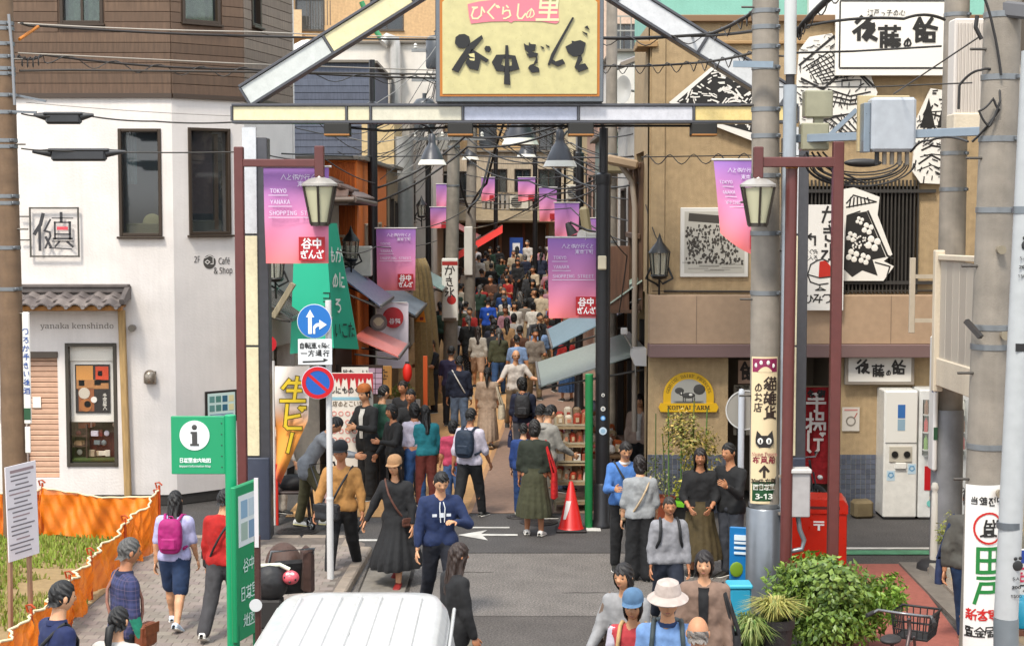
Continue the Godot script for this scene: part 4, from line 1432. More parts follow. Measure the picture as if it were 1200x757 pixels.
	for q:Array in [[PV([W(-0.17,0.27),W(-0.21,0.12),W(-0.3,-0.02)]),0.055],[PV([W(-0.225,0.08),W(-0.225,-0.27)]),0.045],[PV([W(-0.06,0.19),W(-0.15,0.02),W(-0.07,0.0),W(-0.06,-0.06),W(-0.14,-0.24)]),0.03],[PV([W(-0.13,-0.08),W(-0.06,-0.22)]),0.04],[PV([W(-0.08,-0.24),W(0.26,-0.26)]),0.018],[PV([W(0.11,0.29),W(0.11,0.16)]),0.045],[PV([W(-0.03,0.215),W(0.29,0.215)]),0.016],[PV([W(0.01,0.15),W(0.01,-0.1)]),0.03],[PV([W(0.24,0.15),W(0.24,-0.1)]),0.04],[PV([W(0.01,0.15),W(0.24,0.15)]),0.022],[PV([W(0.01,-0.03),W(0.24,-0.03)]),0.022],[PV([W(-0.01,-0.1),W(0.27,-0.1)]),0.03],[PV([W(-0.03,-0.14),W(0.29,-0.14)]),0.016],[PV([W(0.07,-0.15),W(0.01,-0.22)]),0.03],[PV([W(0.2,-0.15),W(0.28,-0.22)]),0.035]]:
		stroke(ch,q[0],q[1],0.0)
	put("character",ch.done(),mt("3f3d40",0.6),fr)
	put("red_bar",N().box(V(0.125,0.06,0.004),V(0.17,0.05,0.008)).done(),mt("d25a64",0.6),fr)

	var bl:=mt("55504b",0.7)
	var s0:=0.62
	latin(o, "2F",0.1,t2*V(s0-0.22,3.818,0.004),bl, "Droid Sans",t2.basis,0.7)
	latin(o, "Café",0.1,t2*V(s0+0.26,3.784,0.004),bl, "Droid Sans",t2.basis,0.75)
	latin(o, "& Shop",0.1,t2*V(s0+0.24,3.634,0.004),bl, "Droid Sans",t2.basis,0.75)
	var em:=N().at(t2*upright(V(s0,3.774,0.0)))
	put("round_mark",em.lathe([W(0.11,0),W(0.11,0.005),W(0,0.005)],24).done(),bl,o)
	var e2:=N().at(t2*Transform3D(Basis(),V(s0,3.774,0.008)))
	stroke(e2,PV([W(-0.08,0.0),W(-0.04,0.03),W(0.0,0.0),W(-0.04,-0.03),W(-0.08,0.0)]),0.014,0)
	stroke(e2,PV([W(0.06,0.06),W(0.06,-0.03),W(0.02,-0.03)]),0.014,0.001)
	stroke(e2,PV([W(-0.09,0.06),W(0.0,0.1),W(0.09,0.06)]),0.012,0.002)
	put("round_mark",e2.done(),mt("d9d4cd",0.7),o)

	var lp:=thing("wall_lamp", "dome shaped steel lamp on the white wall right of the shop window", "lamp",V(-5.603,2.015,-25))
	put("hood",N().at(Transform3D(Basis(),Vector3.ZERO)).lathe([W(0.09,-0.1),W(0.095,-0.09),W(0.095,0.02),W(0.08,0.07),W(0.045,0.1),W(0,0.11)],18,V(0,0,0.07)).done(),mt("a59a8d",0.35, "metal",0.7),lp)
	put("back_plate",N().box(V(0,-0.02,0.006),V(0.17,0.2,0.012),0.004).done(),mt("8d8377",0.4, "metal",0.6),lp)
	var l2:=thing("wall_lamp", "small steel wall lamp beside the timber post under the canopy", "lamp",V(-5.905+0.04,2.771,-25))
	put("hood",N().at(upright(Vector3.ZERO)).lathe([W(0.05,0),W(0.055,0.1),W(0.05,0.14),W(0,0.14)],14).done(),mt("8f877c",0.4, "metal",0.6),l2)
	var mu:=thing("menu_board", "black framed menu with cafe photographs on the turned white wall", "menu board",o.position+t2*V(0.78,1.489,0.02))
	mu.transform.basis=t2.basis
	put("frame",N().box(Vector3.ZERO,V(0.56,0.5,0.035),0.006).done(),mt("2b2622",0.5),mu)
	put("sheet",N().box(V(0,0,0.019),V(0.49,0.43,0.004)).done(),mt("c9dcd6",0.6),mu)
	for k in 8:
		put("print",N().box(V(-0.17+0.115*(k % 4),0.12-0.14*(k/4),0.022),V(0.09,0.1,0.004)).done(),mt(["6d9a94", "d9d2a8", "3e6f86", "5f8f84"][(k*3) % 4],0.6),mu)
	for k in 4:
		put("print",N().box(V(0.0,-0.12-0.025*k,0.022),V(0.42,0.01,0.004)).done(),mt("6f8fb0",0.6),mu)

# a woodcut shop board:black lines on white,cut to its outline; lines are [points,width]
func cut_board(called:String,label:String,p:Vector3,outline:PackedVector2Array,lines:Array,blacks:Array=[]) -> Node3D:
	var o:=thing(called,label, "sign",p)
	put("board",N().prism(outline,-0.05,0.0).done(),mt("e2ddd4",0.6),o)
	var b:=N()
	for q:PackedVector2Array in blacks:
		b.prism(q,0.0005,0.002)
	if blacks:
		put("print",b.done(),mt("24201c",0.6),o)
	b=N()
	var z:=0.003
	for l:Array in lines:
		stroke(b,l[0],l[1],z)
		z+=0.00015
	if lines:
		put("lettering",b.done(),mt("24201c",0.6),o)
	return o

func sweet_shop() -> void:
	var o:=thing("sweet_shop", "large beige rendered shop building with brown fascia and woodcut boards", "building",V(2.05,0,-24.3))
	var beige:=mt("bda582",0.9, "render")
	var top:=7.365
	var fas:=3.323
	var low:=2.59
	var bot:=2.397

	var lou:=Rect2(4.219-2.05,3.348,6.072-4.219,4.943-3.348)
	put("wall",wall(N(),0,8.5,fas,top,[lou],0.25).done(),beige,o)
	put("louvre_back",N().box(V(lou.get_center().x,lou.get_center().y,-0.22),V(lou.size.x,lou.size.y,0.03)).done(),mt("2e2a26",0.8),o)
	var sl:=mt("4f4a44",0.6, "metal",0.3)
	for k in 33:
		put("slat",N().box(V(lou.position.x+0.03+k*lou.size.x/32.6,lou.get_center().y+0.04,0.03),V(0.022,lou.size.y+0.1,0.05)).done(),sl,o)
	for y:float in [4.867,3.502]:
		bx(o, "rail",V(lou.get_center().x+0.1,y,0.05),V(lou.size.x+0.3,0.05,0.07), "3a3632")

	put("fascia",N().box(V(4.25,(fas+low)/2,0.1),V(8.5,fas-low,0.24),0.01).done(),mt("b49a80",0.7, "metal"),o)
	put("fascia_rim",N().box(V(4.25,(low+bot)/2+0.0,0.14),V(8.52,low-bot,0.36),0.01).done(),mt("7c6461",0.7),o)
	for k in 6:
		put("seam",N().box(V(0.7+k*1.45,(fas+low)/2,0.2215),V(0.012,fas-low-0.02,0.004)).done(),mt("8f7a66",0.7),o)
	put("cable",N().tube([V(0.05,fas+0.05,0.03),V(2,fas+0.04,0.03),V(5,fas+0.06,0.03),V(8.4,fas+0.05,0.03)],0.018,6).done(),mt("3b332b",0.7),o)
	var d0:=3.26-2.05
	var d1:=4.909-2.05
	put("wall",wall(N(),0,d0,0.9,bot,[],0.25).done(),beige,o)
	put("wall",wall(N(),d1,8.5,0.9,bot,[],0.25).done(),beige,o)
	put("ceiling",N().box(V((d0+d1)/2,bot+0.06,-1.0),V(d1-d0+0.4,0.1,2.0)).done(),mt("6b6158",0.9),o)
	put("inner_wall",N().box(V(d0-0.06,bot/2,-1.15),V(0.1,bot,1.75)).box(V(d1+0.06,bot/2,-1.15),V(0.1,bot,1.75)).box(V((d0+d1)/2,bot/2,-2.05),V(d1-d0+0.2,bot,0.1)).done(),mt("7a6d5e",0.9),o)

	var pm:=mt("6a6a70",0.9)
	put("plinth",N().box(V(d0/2,0.45,-0.12),V(d0,0.9,0.25)).box(V((d1+8.5)/2,0.45,-0.12),V(8.5-d1,0.9,0.25)).done(),mt("8d8a86",0.9),o)
	var tb:=N()
	tb.tinted=true
	for r in 12:
		for k in 78:
			var x:=0.04+k*0.075
			if (x>d0-0.03 and x<d1+0.03):
				continue
			var v:=rng.randf_range(0.75,1.2)
			tb.tint=Color(0.085*v,0.095*v,0.125*v)
			tb.box(V(x,0.04+r*0.075,0.006),V(0.066,0.066,0.012))
	stuff(put("plinth_tiles",tb.done(),mt("ffffff",0.35, "vertex"),o))

	put("pilaster",N().box(V(0.13,(fas+top)/2,0.02),V(0.2,top-fas-0.01,0.05),0.006).done(),beige,o)
	put("coping",N().box(V(4.4,top+0.05,-0.1),V(8.4,0.1,0.4),0.01).done(),mt("8b6f52",0.7),o)
	put("ledge",N().box(V(4.6,7.064,0.03),V(7.7,0.05,0.06),0.01).box(V(-0.04,7.039,-0.3),V(0.3,0.09,0.8),0.01).done(),mt("a98a63",0.8),o)
	var ts:=Transform3D(Basis(V(0,0,1),Vector3.UP,V(-1,0,0)),V(0,0,-3.0))
	put("wall",wall(N().at(ts),0,2.999,fas,top,[Rect2(0.4,3.6,1.6,1.9)],0.2).done(),beige,o)
	put("wall",wall(N().at(ts),2.35,2.999,0,fas,[],0.2).done(),beige,o)
	put("wall",N().box(V(8.4,top/2,-1.6),V(0.2,top,2.9)).box(V(4.2,top/2,-3.1),V(8.3,top,0.2)).done(),beige,o)
	put("roof",N().box(V(4.25,top-0.1,-1.6),V(8.1,0.12,2.6)).done(),mt("8b8780",0.9),o)
	put("floor",N().box(V(4.25,fas+0.1,-1.65),V(8.0,0.12,2.6)).done(),mt("6b5f52",0.8),o)

	var bay:=thing("bay_window", "brown steel and timber bay with posts on the street side of the beige shop", "balcony",V(1.75,3.027,-26.2))
	var bm:=mt("6f543f",0.6, "wood")
	for k in 5:
		put("post",N().box(V(0.26-0.06*(k % 2),1.15,0.9-k*0.45),V(0.07,2.3,0.07),0.006).done(),bm,bay)
	for k in 3:
		put("rail",N().box(V(0.2,0.05+k*1.1,0.0),V(0.1,0.09,1.95),0.01).done(),bm,bay)
	put("end_panel",N().box(V(-0.1,0.5,0.95),V(0.36,1.0,0.05),0.006).done(),mt("7b5a45",0.6, "wood"),bay)
	put("side_panel",N().box(V(-0.27,0.5,0.0),V(0.05,1.0,1.9),0.006).done(),mt("6a4f3d",0.6, "wood"),bay)
	put("floor",N().box(V(-0.02,-0.02,0.0),V(0.54,0.05,1.95)).done(),bm,bay)
	put("rain_hood",N().box(V(-0.05,2.3,0.9),V(0.5,0.14,0.5),0.03,Basis(Vector3.BACK,-0.2)).done(),mt("a8937a",0.6),bay)
	put("down_pipe",N().tube([V(-0.05,2.25,0.85),V(0.12,2.0,0.9),V(0.16,1.6,0.95),V(0.17,-1.9,1.0)],0.045,8).done(),mt("9d9183",0.6),bay)

	var s:=24.2/1900.0
	var ln:=[]
	var out1:=PV([W(783,120),W(836,76),W(870,86),W(905,100),W(905,172),W(890,168),W(838,148)])
	for k in out1.size():
		out1[k]=W((out1[k].x-845)*s,(122-out1[k].y)*s)
	var wc:=cut_board("woodcut_sign", "white cut-out board with a black woodcut of a tiled roof ridge, behind the gate beam",V(3.119,6.152,-24.2),out1,ln,[_ring([783+9,119,836,81,868,92,905,106,905,162,838,143],845,122,s)])
	hatch(wc,_ring([783+9,119,836,81,868,92,905,106,905,162,838,143],845,122,s),330, "e2ddd4",3)
	var out2:=PV([W(934,60),W(946,44),W(972,40),W(985,62),W(1012,66),W(1020,95),W(1026,108),W(1012,152),W(940,158),W(930,120)])
	for k in out2.size():
		out2[k]=W((out2[k].x-978)*s,(100-out2[k].y)*s)
	var l2:=[]
	for k in 8:
		l2.append([PV([W(-0.5+0.05*k,0.25-0.03*k),W(-0.1+0.055*k,0.5-0.06*k)]),0.018])
		l2.append([PV([W(-0.45+0.055*k,0.3+0.025*k),W(-0.28+0.07*k,0.02+0.02*k)]),0.014])
		l2.append([PV([W(-0.05+0.07*k,-0.12-0.006*k),W(-0.12+0.08*k,-0.33+0.012*k)]),0.014])
	for k in 4:
		l2.append([PV([W(-0.1-0.02*k,0.02-0.08*k),W(0.2,0.3-0.12*k if k==0 else -0.1-0.06*k),W(0.5,-0.02-0.075*k)]),0.022])
	l2.append([PV([W(-0.55,0.3),W(-0.05,0.72),W(0.2,0.32),W(0.56,-0.02)]),0.035])
	l2.append([PV([W(-0.52,0.1),W(-0.2,-0.06),W(0.14,0.28)]),0.03])
	l2.append([PV([W(0.08,-0.02),W(0.36,-0.02),W(0.36,0.08),W(0.08,0.08),W(0.08,-0.02)]),0.016])
	for k in 7:
		var a:=-0.9+0.3*k
		l2.append([PV([W(0.38,0.16),W(0.38+sin(a)*0.12,0.3),W(0.36+sin(a)*0.24,0.3+cos(a)*0.16)]),0.01])
	for k in 5:
		l2.append([PV([W(-0.5+0.1*k,-0.66+0.05*k),W(-0.2+0.1*k,-0.5+0.02*k),W(0.1+0.08*k,-0.7)]),0.02])
	var w2:=cut_board("woodcut_sign", "white cut-out board with a black woodcut of a gabled house under the big confectioner sign",V(4.812,6.428,-24.2),out2,l2)
	hatch(w2,out2,190, "24201c",8,0.014)
	var big:=thing("confectioner_sign", "big white signboard with a double black border and brushed characters high on the beige wall", "sign",V(5.628,7.173,-24.12))
	put("board",N().box(V(0,0,0),V(1.72,1.22,0.06),0.006).done(),mt("e6e1d8",0.55),big)
	var ink:=mt("26231f",0.6)
	put("border",N().box(V(0,0.48,0.032),V(1.6,0.022,0.006)).box(V(0.0,-0.5,0.032),V(1.6,0.026,0.006)).box(V(-0.8,-0.01,0.032),V(0.022,0.96,0.006)).box(V(0.8,-0.01,0.032),V(0.022,0.96,0.006)).done(),ink,big)
	var gb:=N().pos(V(0,0,0.034))
	glyphs(gb, "後",0.34,0.17,false,1.0,-0.43,0.08)
	glyphs(gb, "藤",0.32,0.15,false,1.0,-0.07,-0.04)
	glyphs(gb, "の",0.13,0.2,false,1.0,0.2,-0.12)
	glyphs(gb, "飴",0.34,0.16,false,1.0,0.46,0.06)
	glyphs(gb, "江戸っ子の心",0.085,0.1,false,1.1,-0.12,0.31)
	put("lettering",gb.done(),ink,big)

	var out3:=PV([W(988,222),W(1000,220),W(1030,231),W(1028,252),W(1046,298),W(1036,306),W(1048,312),W(1036,329),W(988,329)])
	for k in out3.size():
		out3[k]=W((out3[k].x-1015)*s,(276-out3[k].y)*s)
	var l3:=[[PV([W(-0.3,0.42),W(0.14,0.5),W(-0.2,0.6),W(-0.3,0.48)]),0.02],[PV([W(0.02,0.36),W(0.32,-0.3),W(0.4,-0.34)]),0.03],[PV([W(-0.28,0.3),W(-0.1,0.36)]),0.02],[PV([W(0.14,-0.4),W(0.36,-0.46),W(0.32,-0.6)]),0.02]]
	for k in 6:
		l3.append([PV([W(-0.26+0.06*k,0.42+0.012*k),W(-0.24+0.05*k,0.56)]),0.022])
	var lan:=cut_board("woodcut_sign", "white cut-out board with a black woodcut of a lantern over hydrangea flowers",V(5.283,4.207,-24.18),out3,l3,[PV([W(-0.3,0.3),W(0.0,0.36),W(0.3,-0.32),W(0.1,-0.36),W(0.18,-0.6),W(-0.05,-0.52),W(-0.2,-0.62),W(-0.33,-0.5)])])
	var pet:=N().pos(V(0,0,0.004))
	for q:Array in [[0.02,0.1,0.1],[0.1,-0.12,0.13],[-0.2,-0.3,0.11],[-0.02,-0.35,0.1],[-0.22,-0.02,0.09],[-0.1,0.22,0.07]]:
		for k in 4:
			var a:=k*PI/2+0.4
			pet.ball(V(q[0]+cos(a)*q[2]*0.55,q[1]+sin(a)*q[2]*0.55,0),V(float(q[2])*0.42,float(q[2])*0.42,0.004),10,4)
	for k in 24:
		pet.ball(V(rng.randf_range(-0.2,0.0),rng.randf_range(-0.2,0.05),0),V(0.016,0.016,0.004),6,4)
	put("petals",pet.done(),mt("e2ddd4",0.6),lan)
	var out4:=PV([W(1068,200),W(1072,140),W(1088,104),W(1112,108),W(1112,200),W(1100,215),W(1078,214)])
	for k in out4.size():
		out4[k]=W((out4[k].x-1090)*s,(160-out4[k].y)*s)
	var l4:=[]
	for k in 9:
		l4.append([PV([W(-0.2+0.02*k,-0.5+0.1*k),W(0.0,-0.42+0.1*k+0.05*sin(k*2.0)),W(0.22,-0.5+0.11*k)]),0.028 if k % 2 else 0.016])
	var w4:=cut_board("woodcut_sign", "white cut-out board with a black woodcut of trees, behind the grey utility box",V(6.238,5.674,-24.2),out4,l4,[_ring([1076,150,1086,115,1094,150],1090,160,s),_ring([1096,150,1104,116,1111,150],1090,160,s)])
	hatch(w4,out4,90, "24201c",5,0.018)

func _ring(a:Array,cx:float,cy:float,s:float) -> PackedVector2Array:
	var r:=PackedVector2Array()
	for k in range(0,a.size(),2):
		r.append(W((float(a[k])-cx)*s,(cy-float(a[k+1]))*s))
	return r

func hatch(o:Node3D,area:PackedVector2Array,n:int,hex:String,seed_:int,w:=0.022) -> void:
	var r:=RandomNumberGenerator.new()
	r.seed=seed_
	var box:=Rect2(area[0],Vector2.ZERO)
	for p in area:
		box=box.expand(p)
	var b:=N()
	for k in n:
		var p:=box.position+W(r.randf(),r.randf())*box.size
		var a:=sin(p.x*5.0+seed_)*1.3+cos(p.y*7.0)*0.8+(0.0 if sin(p.x*9.0+p.y*6.0)>0 else 1.4)
		var e:=p+W(cos(a),sin(a))*r.randf_range(0.03,0.1)
		if Geometry2D.is_point_in_polygon(p,area) and Geometry2D.is_point_in_polygon(e,area):
			stroke(b,PV([p,e]),w*r.randf_range(0.5,1.3),0.008+k*0.00003)
	stuff(put("print",b.done(),mt(hex,0.6),o))

# --- the two rows of houses along the street and what stands behind them -------------------------------------------------
func left_row() -> void:
	var dark:=mt("4a3b2e",0.5, "wood")

	var h1:=house("low_house", "low cream house under the brown tiled hip roof beside the white corner shop",-8.6,-3.35,-28.0,-31.4,0,4.7,mt("e0d8ca",0.9, "render"),1.0,[],[[-28.6,3.0,0.9,1.2,2]],dark, "",false)
	var tone:=[mt("755c50",0.7, "concrete"),mt("6b544a",0.7, "concrete"),mt("7d6457",0.7, "concrete")]
	var rf:=put("roof",N().box(V(0,4.72,-1.7),V(6.4,0.1,4.4)).done(),mt("54433a",0.8),h1)
	var a:=V(-3.35,6.6,-2.4)
	var e0:=V(-3.6,4.72,0.55)
	var e1:=V(3.2,4.85,0.35)
	var tb:=N()
	for r in 15:
		var t0:=r/15.0
		var l:=e0.lerp(a,t0)
		var rr:=e1.lerp(V(-1.6,6.6,-2.4),t0)
		var n:=maxi(2,int(l.distance_to(rr)/0.26))
		for k in n:
			var p:=l.lerp(rr,(k+0.5)/n)
			tb.box(p+V(0,0.02+0.008*(k % 2),0),V(0.25,0.05,0.27),0.015,Basis(Vector3.RIGHT,0.58))
	stuff(put("roof_tiles",tb.done(),tone[0],rf))
	var hb:=N()
	for k in 18:
		var p:=V(3.25,4.9,0.3).lerp(V(-1.6,6.68,-2.4),(k+0.5)/18.0)
		hb.box(p,V(0.3,0.1,0.2),0.03,Basis(Vector3.UP,0.5)*Basis(Vector3.BACK,-0.35))
	put("hip_tiles",hb.done(),tone[1],rf)
	var sb:=N()
	for r in 12:
		for k in 12:
			sb.box(V(3.2-r*0.3,4.85+r*0.15,0.1-k*0.3-r*0.05),V(0.27,0.05,0.28),0.015,Basis(Vector3.BACK,-0.45))
	stuff(put("roof_tiles",sb.done(),tone[2],rf))
	put("gutter",N().tube([V(-3.6,4.66,0.68),V(3.3,4.76,0.5)],0.05,8).tube([V(3.3,4.76,0.5),V(3.3,4.7,-3.8)],0.05,8).done(),mt("6a5a4e",0.5),h1)
	air_unit(V(-3.1,3.3,-31.2),0.0, "air conditioner unit on the cream wall beside the orange house")

	var h2:=house("orange_house", "orange painted timber house with small windows over the street",-8.0,-3.02,-31.6,-39.0,0,5.55,mt("f0883a",0.75, "wood"),1.0,[[-3.75,3.1,0.5,1.0,1]],[[-33.0,3.0,0.8,1.3,2],[-36.2,3.0,0.9,1.3,2]],mt("b9a68e",0.5), "",true,["c9c4b8", "d8d2c4"])
	for k in 24:
		put("board",N().box(V(1.66+0.034*k,2.9,0.012),V(0.03,5.2,0.02),0.005).done(),mt("c86a28" if k % 3 else "d27430",0.75, "wood"),h2)
	put("ledge",N().box(V(2.56,2.9,-4.0),V(0.28,0.06,5.4),0.01).done(),mt("c9824a",0.6),h2)

	house("brown_house", "narrow brown timber house with tall windows past the orange house",-8.0,-3.0,-39.2,-42.6,0.0,5.6,mt("a08a6e",0.8, "wood"),1.0,[],[[-39.6,3.0,1.2,1.9,2],[-41.3,3.2,0.9,1.6,2]],dark)
	var h4:=house("cream_house", "cream rendered house with a grey round tank and a slit window past the brown house",-3.95,-3.1,-42.8,-45.9,0.1,7.2,mt("d7bf94",0.9, "render"),1.0,[],[[-43.8,4.2,0.35,1.7,1]])
	put("duct",N().tube([V(0.62,2.6,-0.3),V(0.62,6.4,-0.3)],0.3,14).done(),mt("a9a7a3",0.5, "metal",0.3),h4)
	house("grey_house", "grey rendered house with shuttered windows further down the street",-8.0,-3.1,-49.2,-56.0,0.4,7.4,mt("c4bcb0",0.9, "render"),1.0,[],[[-50.2,4.2,1.3,1.3,2],[-53.0,4.2,1.3,1.3,2]])
	house("tan_house", "tan timber house with dark lattice windows far down the street",-8.0,-3.2,-56.2,-63.0,1.0,7.6,mt("c0a684",0.85, "wood"),1.0,[],[[-57.0,4.6,1.4,1.2,3],[-60.0,4.6,1.4,1.2,3]])
	house("dark_house", "dark timber house where the street bends",-8.0,-2.9,-63.2,-71.0,1.6,8.2,mt("9a8470",0.85, "wood"),1.0,[[-3.9,5.2,0.8,1.0,2]],[[-64.0,5.2,1.6,1.3,3]])

	var e:=house("timber_shop", "old timber shop front with railed balcony closing the street view",-3.4,2.2,-69.0,-75.0,2.0,7.0,mt("cbbca6",0.85, "wood"),1.0,[[-3.0,4.9,1.2,1.3,3],[-0.9,4.9,0.7,1.4,2],[0.1,4.9,0.7,1.4,2],[1.1,4.9,0.9,1.4,2]],[],dark)
	put("eave",N().box(V(0.4,2.35,0.7),V(4.9,0.12,1.5),0.02,Basis(Vector3.RIGHT,0.35)).done(),mt("a8987e",0.7, "concrete"),e)
	for k in 14:
		put("baluster",N().box(V(-0.6+k*0.2,2.9,0.2),V(0.12,0.7,0.05)).done(),mt("a49c92",0.7),e)
	put("rail",N().box(V(0.7,3.28,0.2),V(2.9,0.07,0.08)).done(),mt("9a8a74",0.7),e)
	put("shop_opening",N().box(V(-0.3,1.0,0.06),V(4.6,2.0,0.1)).done(),mt("4a3a30",0.8),e)
	for k in 5:
		put("post",N().box(V(-1.9+k*1.0,1.0,0.14),V(0.12,2.0,0.08)).done(),mt("7a4a38" if k % 2 else "94684a",0.7, "wood"),e)
	var bf:=thing("blue_cloth", "deep blue hanging cloth with a white mark at the end of the street", "banner flag",V(0.176,2.0,-67.0))
	bx(bf, "cloth",V(0,0.75,0),V(0.55,1.35,0.03), "1f4a92")
	bx(bf, "print",V(0,1.05,0.02),V(0.3,0.3,0.01), "d8d8d8")
	var rd:=thing("red_cloth_roof", "sloping red cloth roof over the dark doorway at the end of the street", "awning",V(-1.181,3.0,-66.0))
	put("sheet",N().sheet(func(s:float,q:float) -> Vector3:return V(-1.3+2.1*s,-0.3+1.25*s-0.3*q*q,0.9*q),8,6).done(),mt("c8403a",0.7),rd)
	put("arm",N().tube([V(-1.3,-0.3,0),V(0.8,0.95,0)],0.04,6).done(),mt("5a2a26",0.6),rd)
	house("plaster_house", "pale plaster house with a flat roof behind the bend",2.3,5.6,-66.5,-74.0,1.7,9.4,mt("d8cbb0",0.9, "render"),-1.0,[[2.5,5.6,1.1,1.4,2]],[])
	house("corner_house", "weathered grey house with two windows in the middle of the view",-1.0,2.2,-78.5,-84.0,3.0,9.3,mt("cfc6b8",0.9, "render"),1.0,[[-0.7,7.4,0.7,1.4,2],[0.4,7.4,0.7,1.4,2],[1.3,7.4,0.7,1.4,2]],[])
	for k in 3:
		air_unit(V([-2.6,0.3,2.6][k],[6.6,4.6,5.0][k],[-55.8,-68.8,-66.3][k]),0.0,["air conditioner unit high on a wall far along the street, left side", "air conditioner unit beside the balcony of the old timber shop", "air conditioner unit on the pale plaster house behind the bend"][k])

func right_row() -> void:
	var dark:=mt("4b4139",0.5, "",0.2)
	house("white_shop", "white clad shop house with an open ground floor beside the beige shop",2.15,7.5,-27.6,-33.0,2.75,6.3,mt("d2cdc4",0.85, "render"),-1.0,[],[[-28.3,3.6,1.4,1.4,2],[-30.6,3.6,1.2,1.4,2]],dark)
	house("brown_shop", "brown timber shop house past the white clad shop",2.2,7.5,-33.2,-38.6,0,5.6,mt("a4896c",0.8, "wood"),-1.0,[[2.5,3.6,0.6,1.2,1]],[[-34.0,3.3,1.5,1.5,3],[-36.4,3.3,1.2,1.5,2]],dark)
	house("green_shop", "green grey rendered house with white frames on the right side of the street",2.3,7.5,-38.8,-45.0,0.1,6.4,mt("9aa39a",0.9, "render"),-1.0,[],[[-39.8,3.8,1.4,1.4,2],[-42.2,3.8,1.4,1.4,2]],mt("d8d4cc",0.5))
	house("pink_house", "pinkish rendered house with wide windows on the right side",2.4,7.5,-45.2,-52.0,0.3,7.2,mt("c8a592",0.9, "render"),-1.0,[[2.7,5.4,0.8,1.0,2]],[[-46.0,4.2,1.6,1.4,2],[-49.0,4.2,1.6,1.4,2]],dark)
	house("cream_shop", "cream shop house with dark frames far down on the right",2.5,7.5,-52.2,-60.0,0.8,7.6,mt("d0bd98",0.9, "render"),-1.0,[],[[-53.0,4.8,1.6,1.4,3],[-56.4,4.8,1.6,1.4,3]],dark)
	house("slate_house", "slate grey house before the bend on the right",2.6,8.0,-60.2,-75.0,1.4,8.2,mt("a5a8aa",0.85, "render"),-1.0,[],[[-61.0,5.2,1.8,1.4,3],[-65.0,5.2,1.8,1.4,3]],dark)

	var o:=thing("open_shop", "open snack shop under the grey awnings with its dark goods room", "shop",V(2.15,0,-27.2))
	put("post",N().box(V(0.06,1.38,0.1),V(0.14,2.76,0.14),0.01).box(V(0.06,1.38,-2.8),V(0.14,2.76,0.14),0.01).box(V(0.06,1.38,-5.7),V(0.14,2.76,0.14),0.01).done(),mt("2d2723",0.6),o)
	put("inner_wall",N().box(V(2.4,1.38,-2.8),V(0.1,2.76,5.9)).box(V(1.3,1.38,-5.75),V(2.2,2.76,0.1)).box(V(1.5,1.38,0.15),V(1.9,2.76,0.1)).done(),mt("6a5442",0.85, "wood"),o)
	put("ceiling",N().box(V(1.3,2.72,-2.8),V(2.4,0.06,5.9)).done(),mt("544638",0.85),o)
	for k in 4:
		put("shelf",N().box(V(2.15,0.6+k*0.45,-2.8),V(0.4,0.04,5.2)).done(),mt("7c6146",0.8, "wood"),o)
	var cols:=["b84a34", "c9a35c", "8a9a5a", "d8cdb8", "5f6f8a", "a0522d", "c2b280"]
	for k in 60:
		put("packet",N().box(V(2.1,0.7+0.45*(k % 4),-0.4-0.32*(k/4)),V(0.2,rng.randf_range(0.16,0.28),rng.randf_range(0.12,0.26)),0.03).done(),mt(cols[(k*3) % 7],0.6),o)
	for k in 9:
		put("hanging_goods",N().box(V(0.6+0.12*(k % 3),1.7+0.1*(k % 2),-0.4-0.5*k*0.5),V(0.3,0.75,0.06),0.02,Basis(Vector3.UP,0.3*(k % 3))).done(),mt(["2f2b2d", "7a2f26", "3b4652", "8a4a2a", "4a3f38"][k % 5],0.8, "cloth"),o)

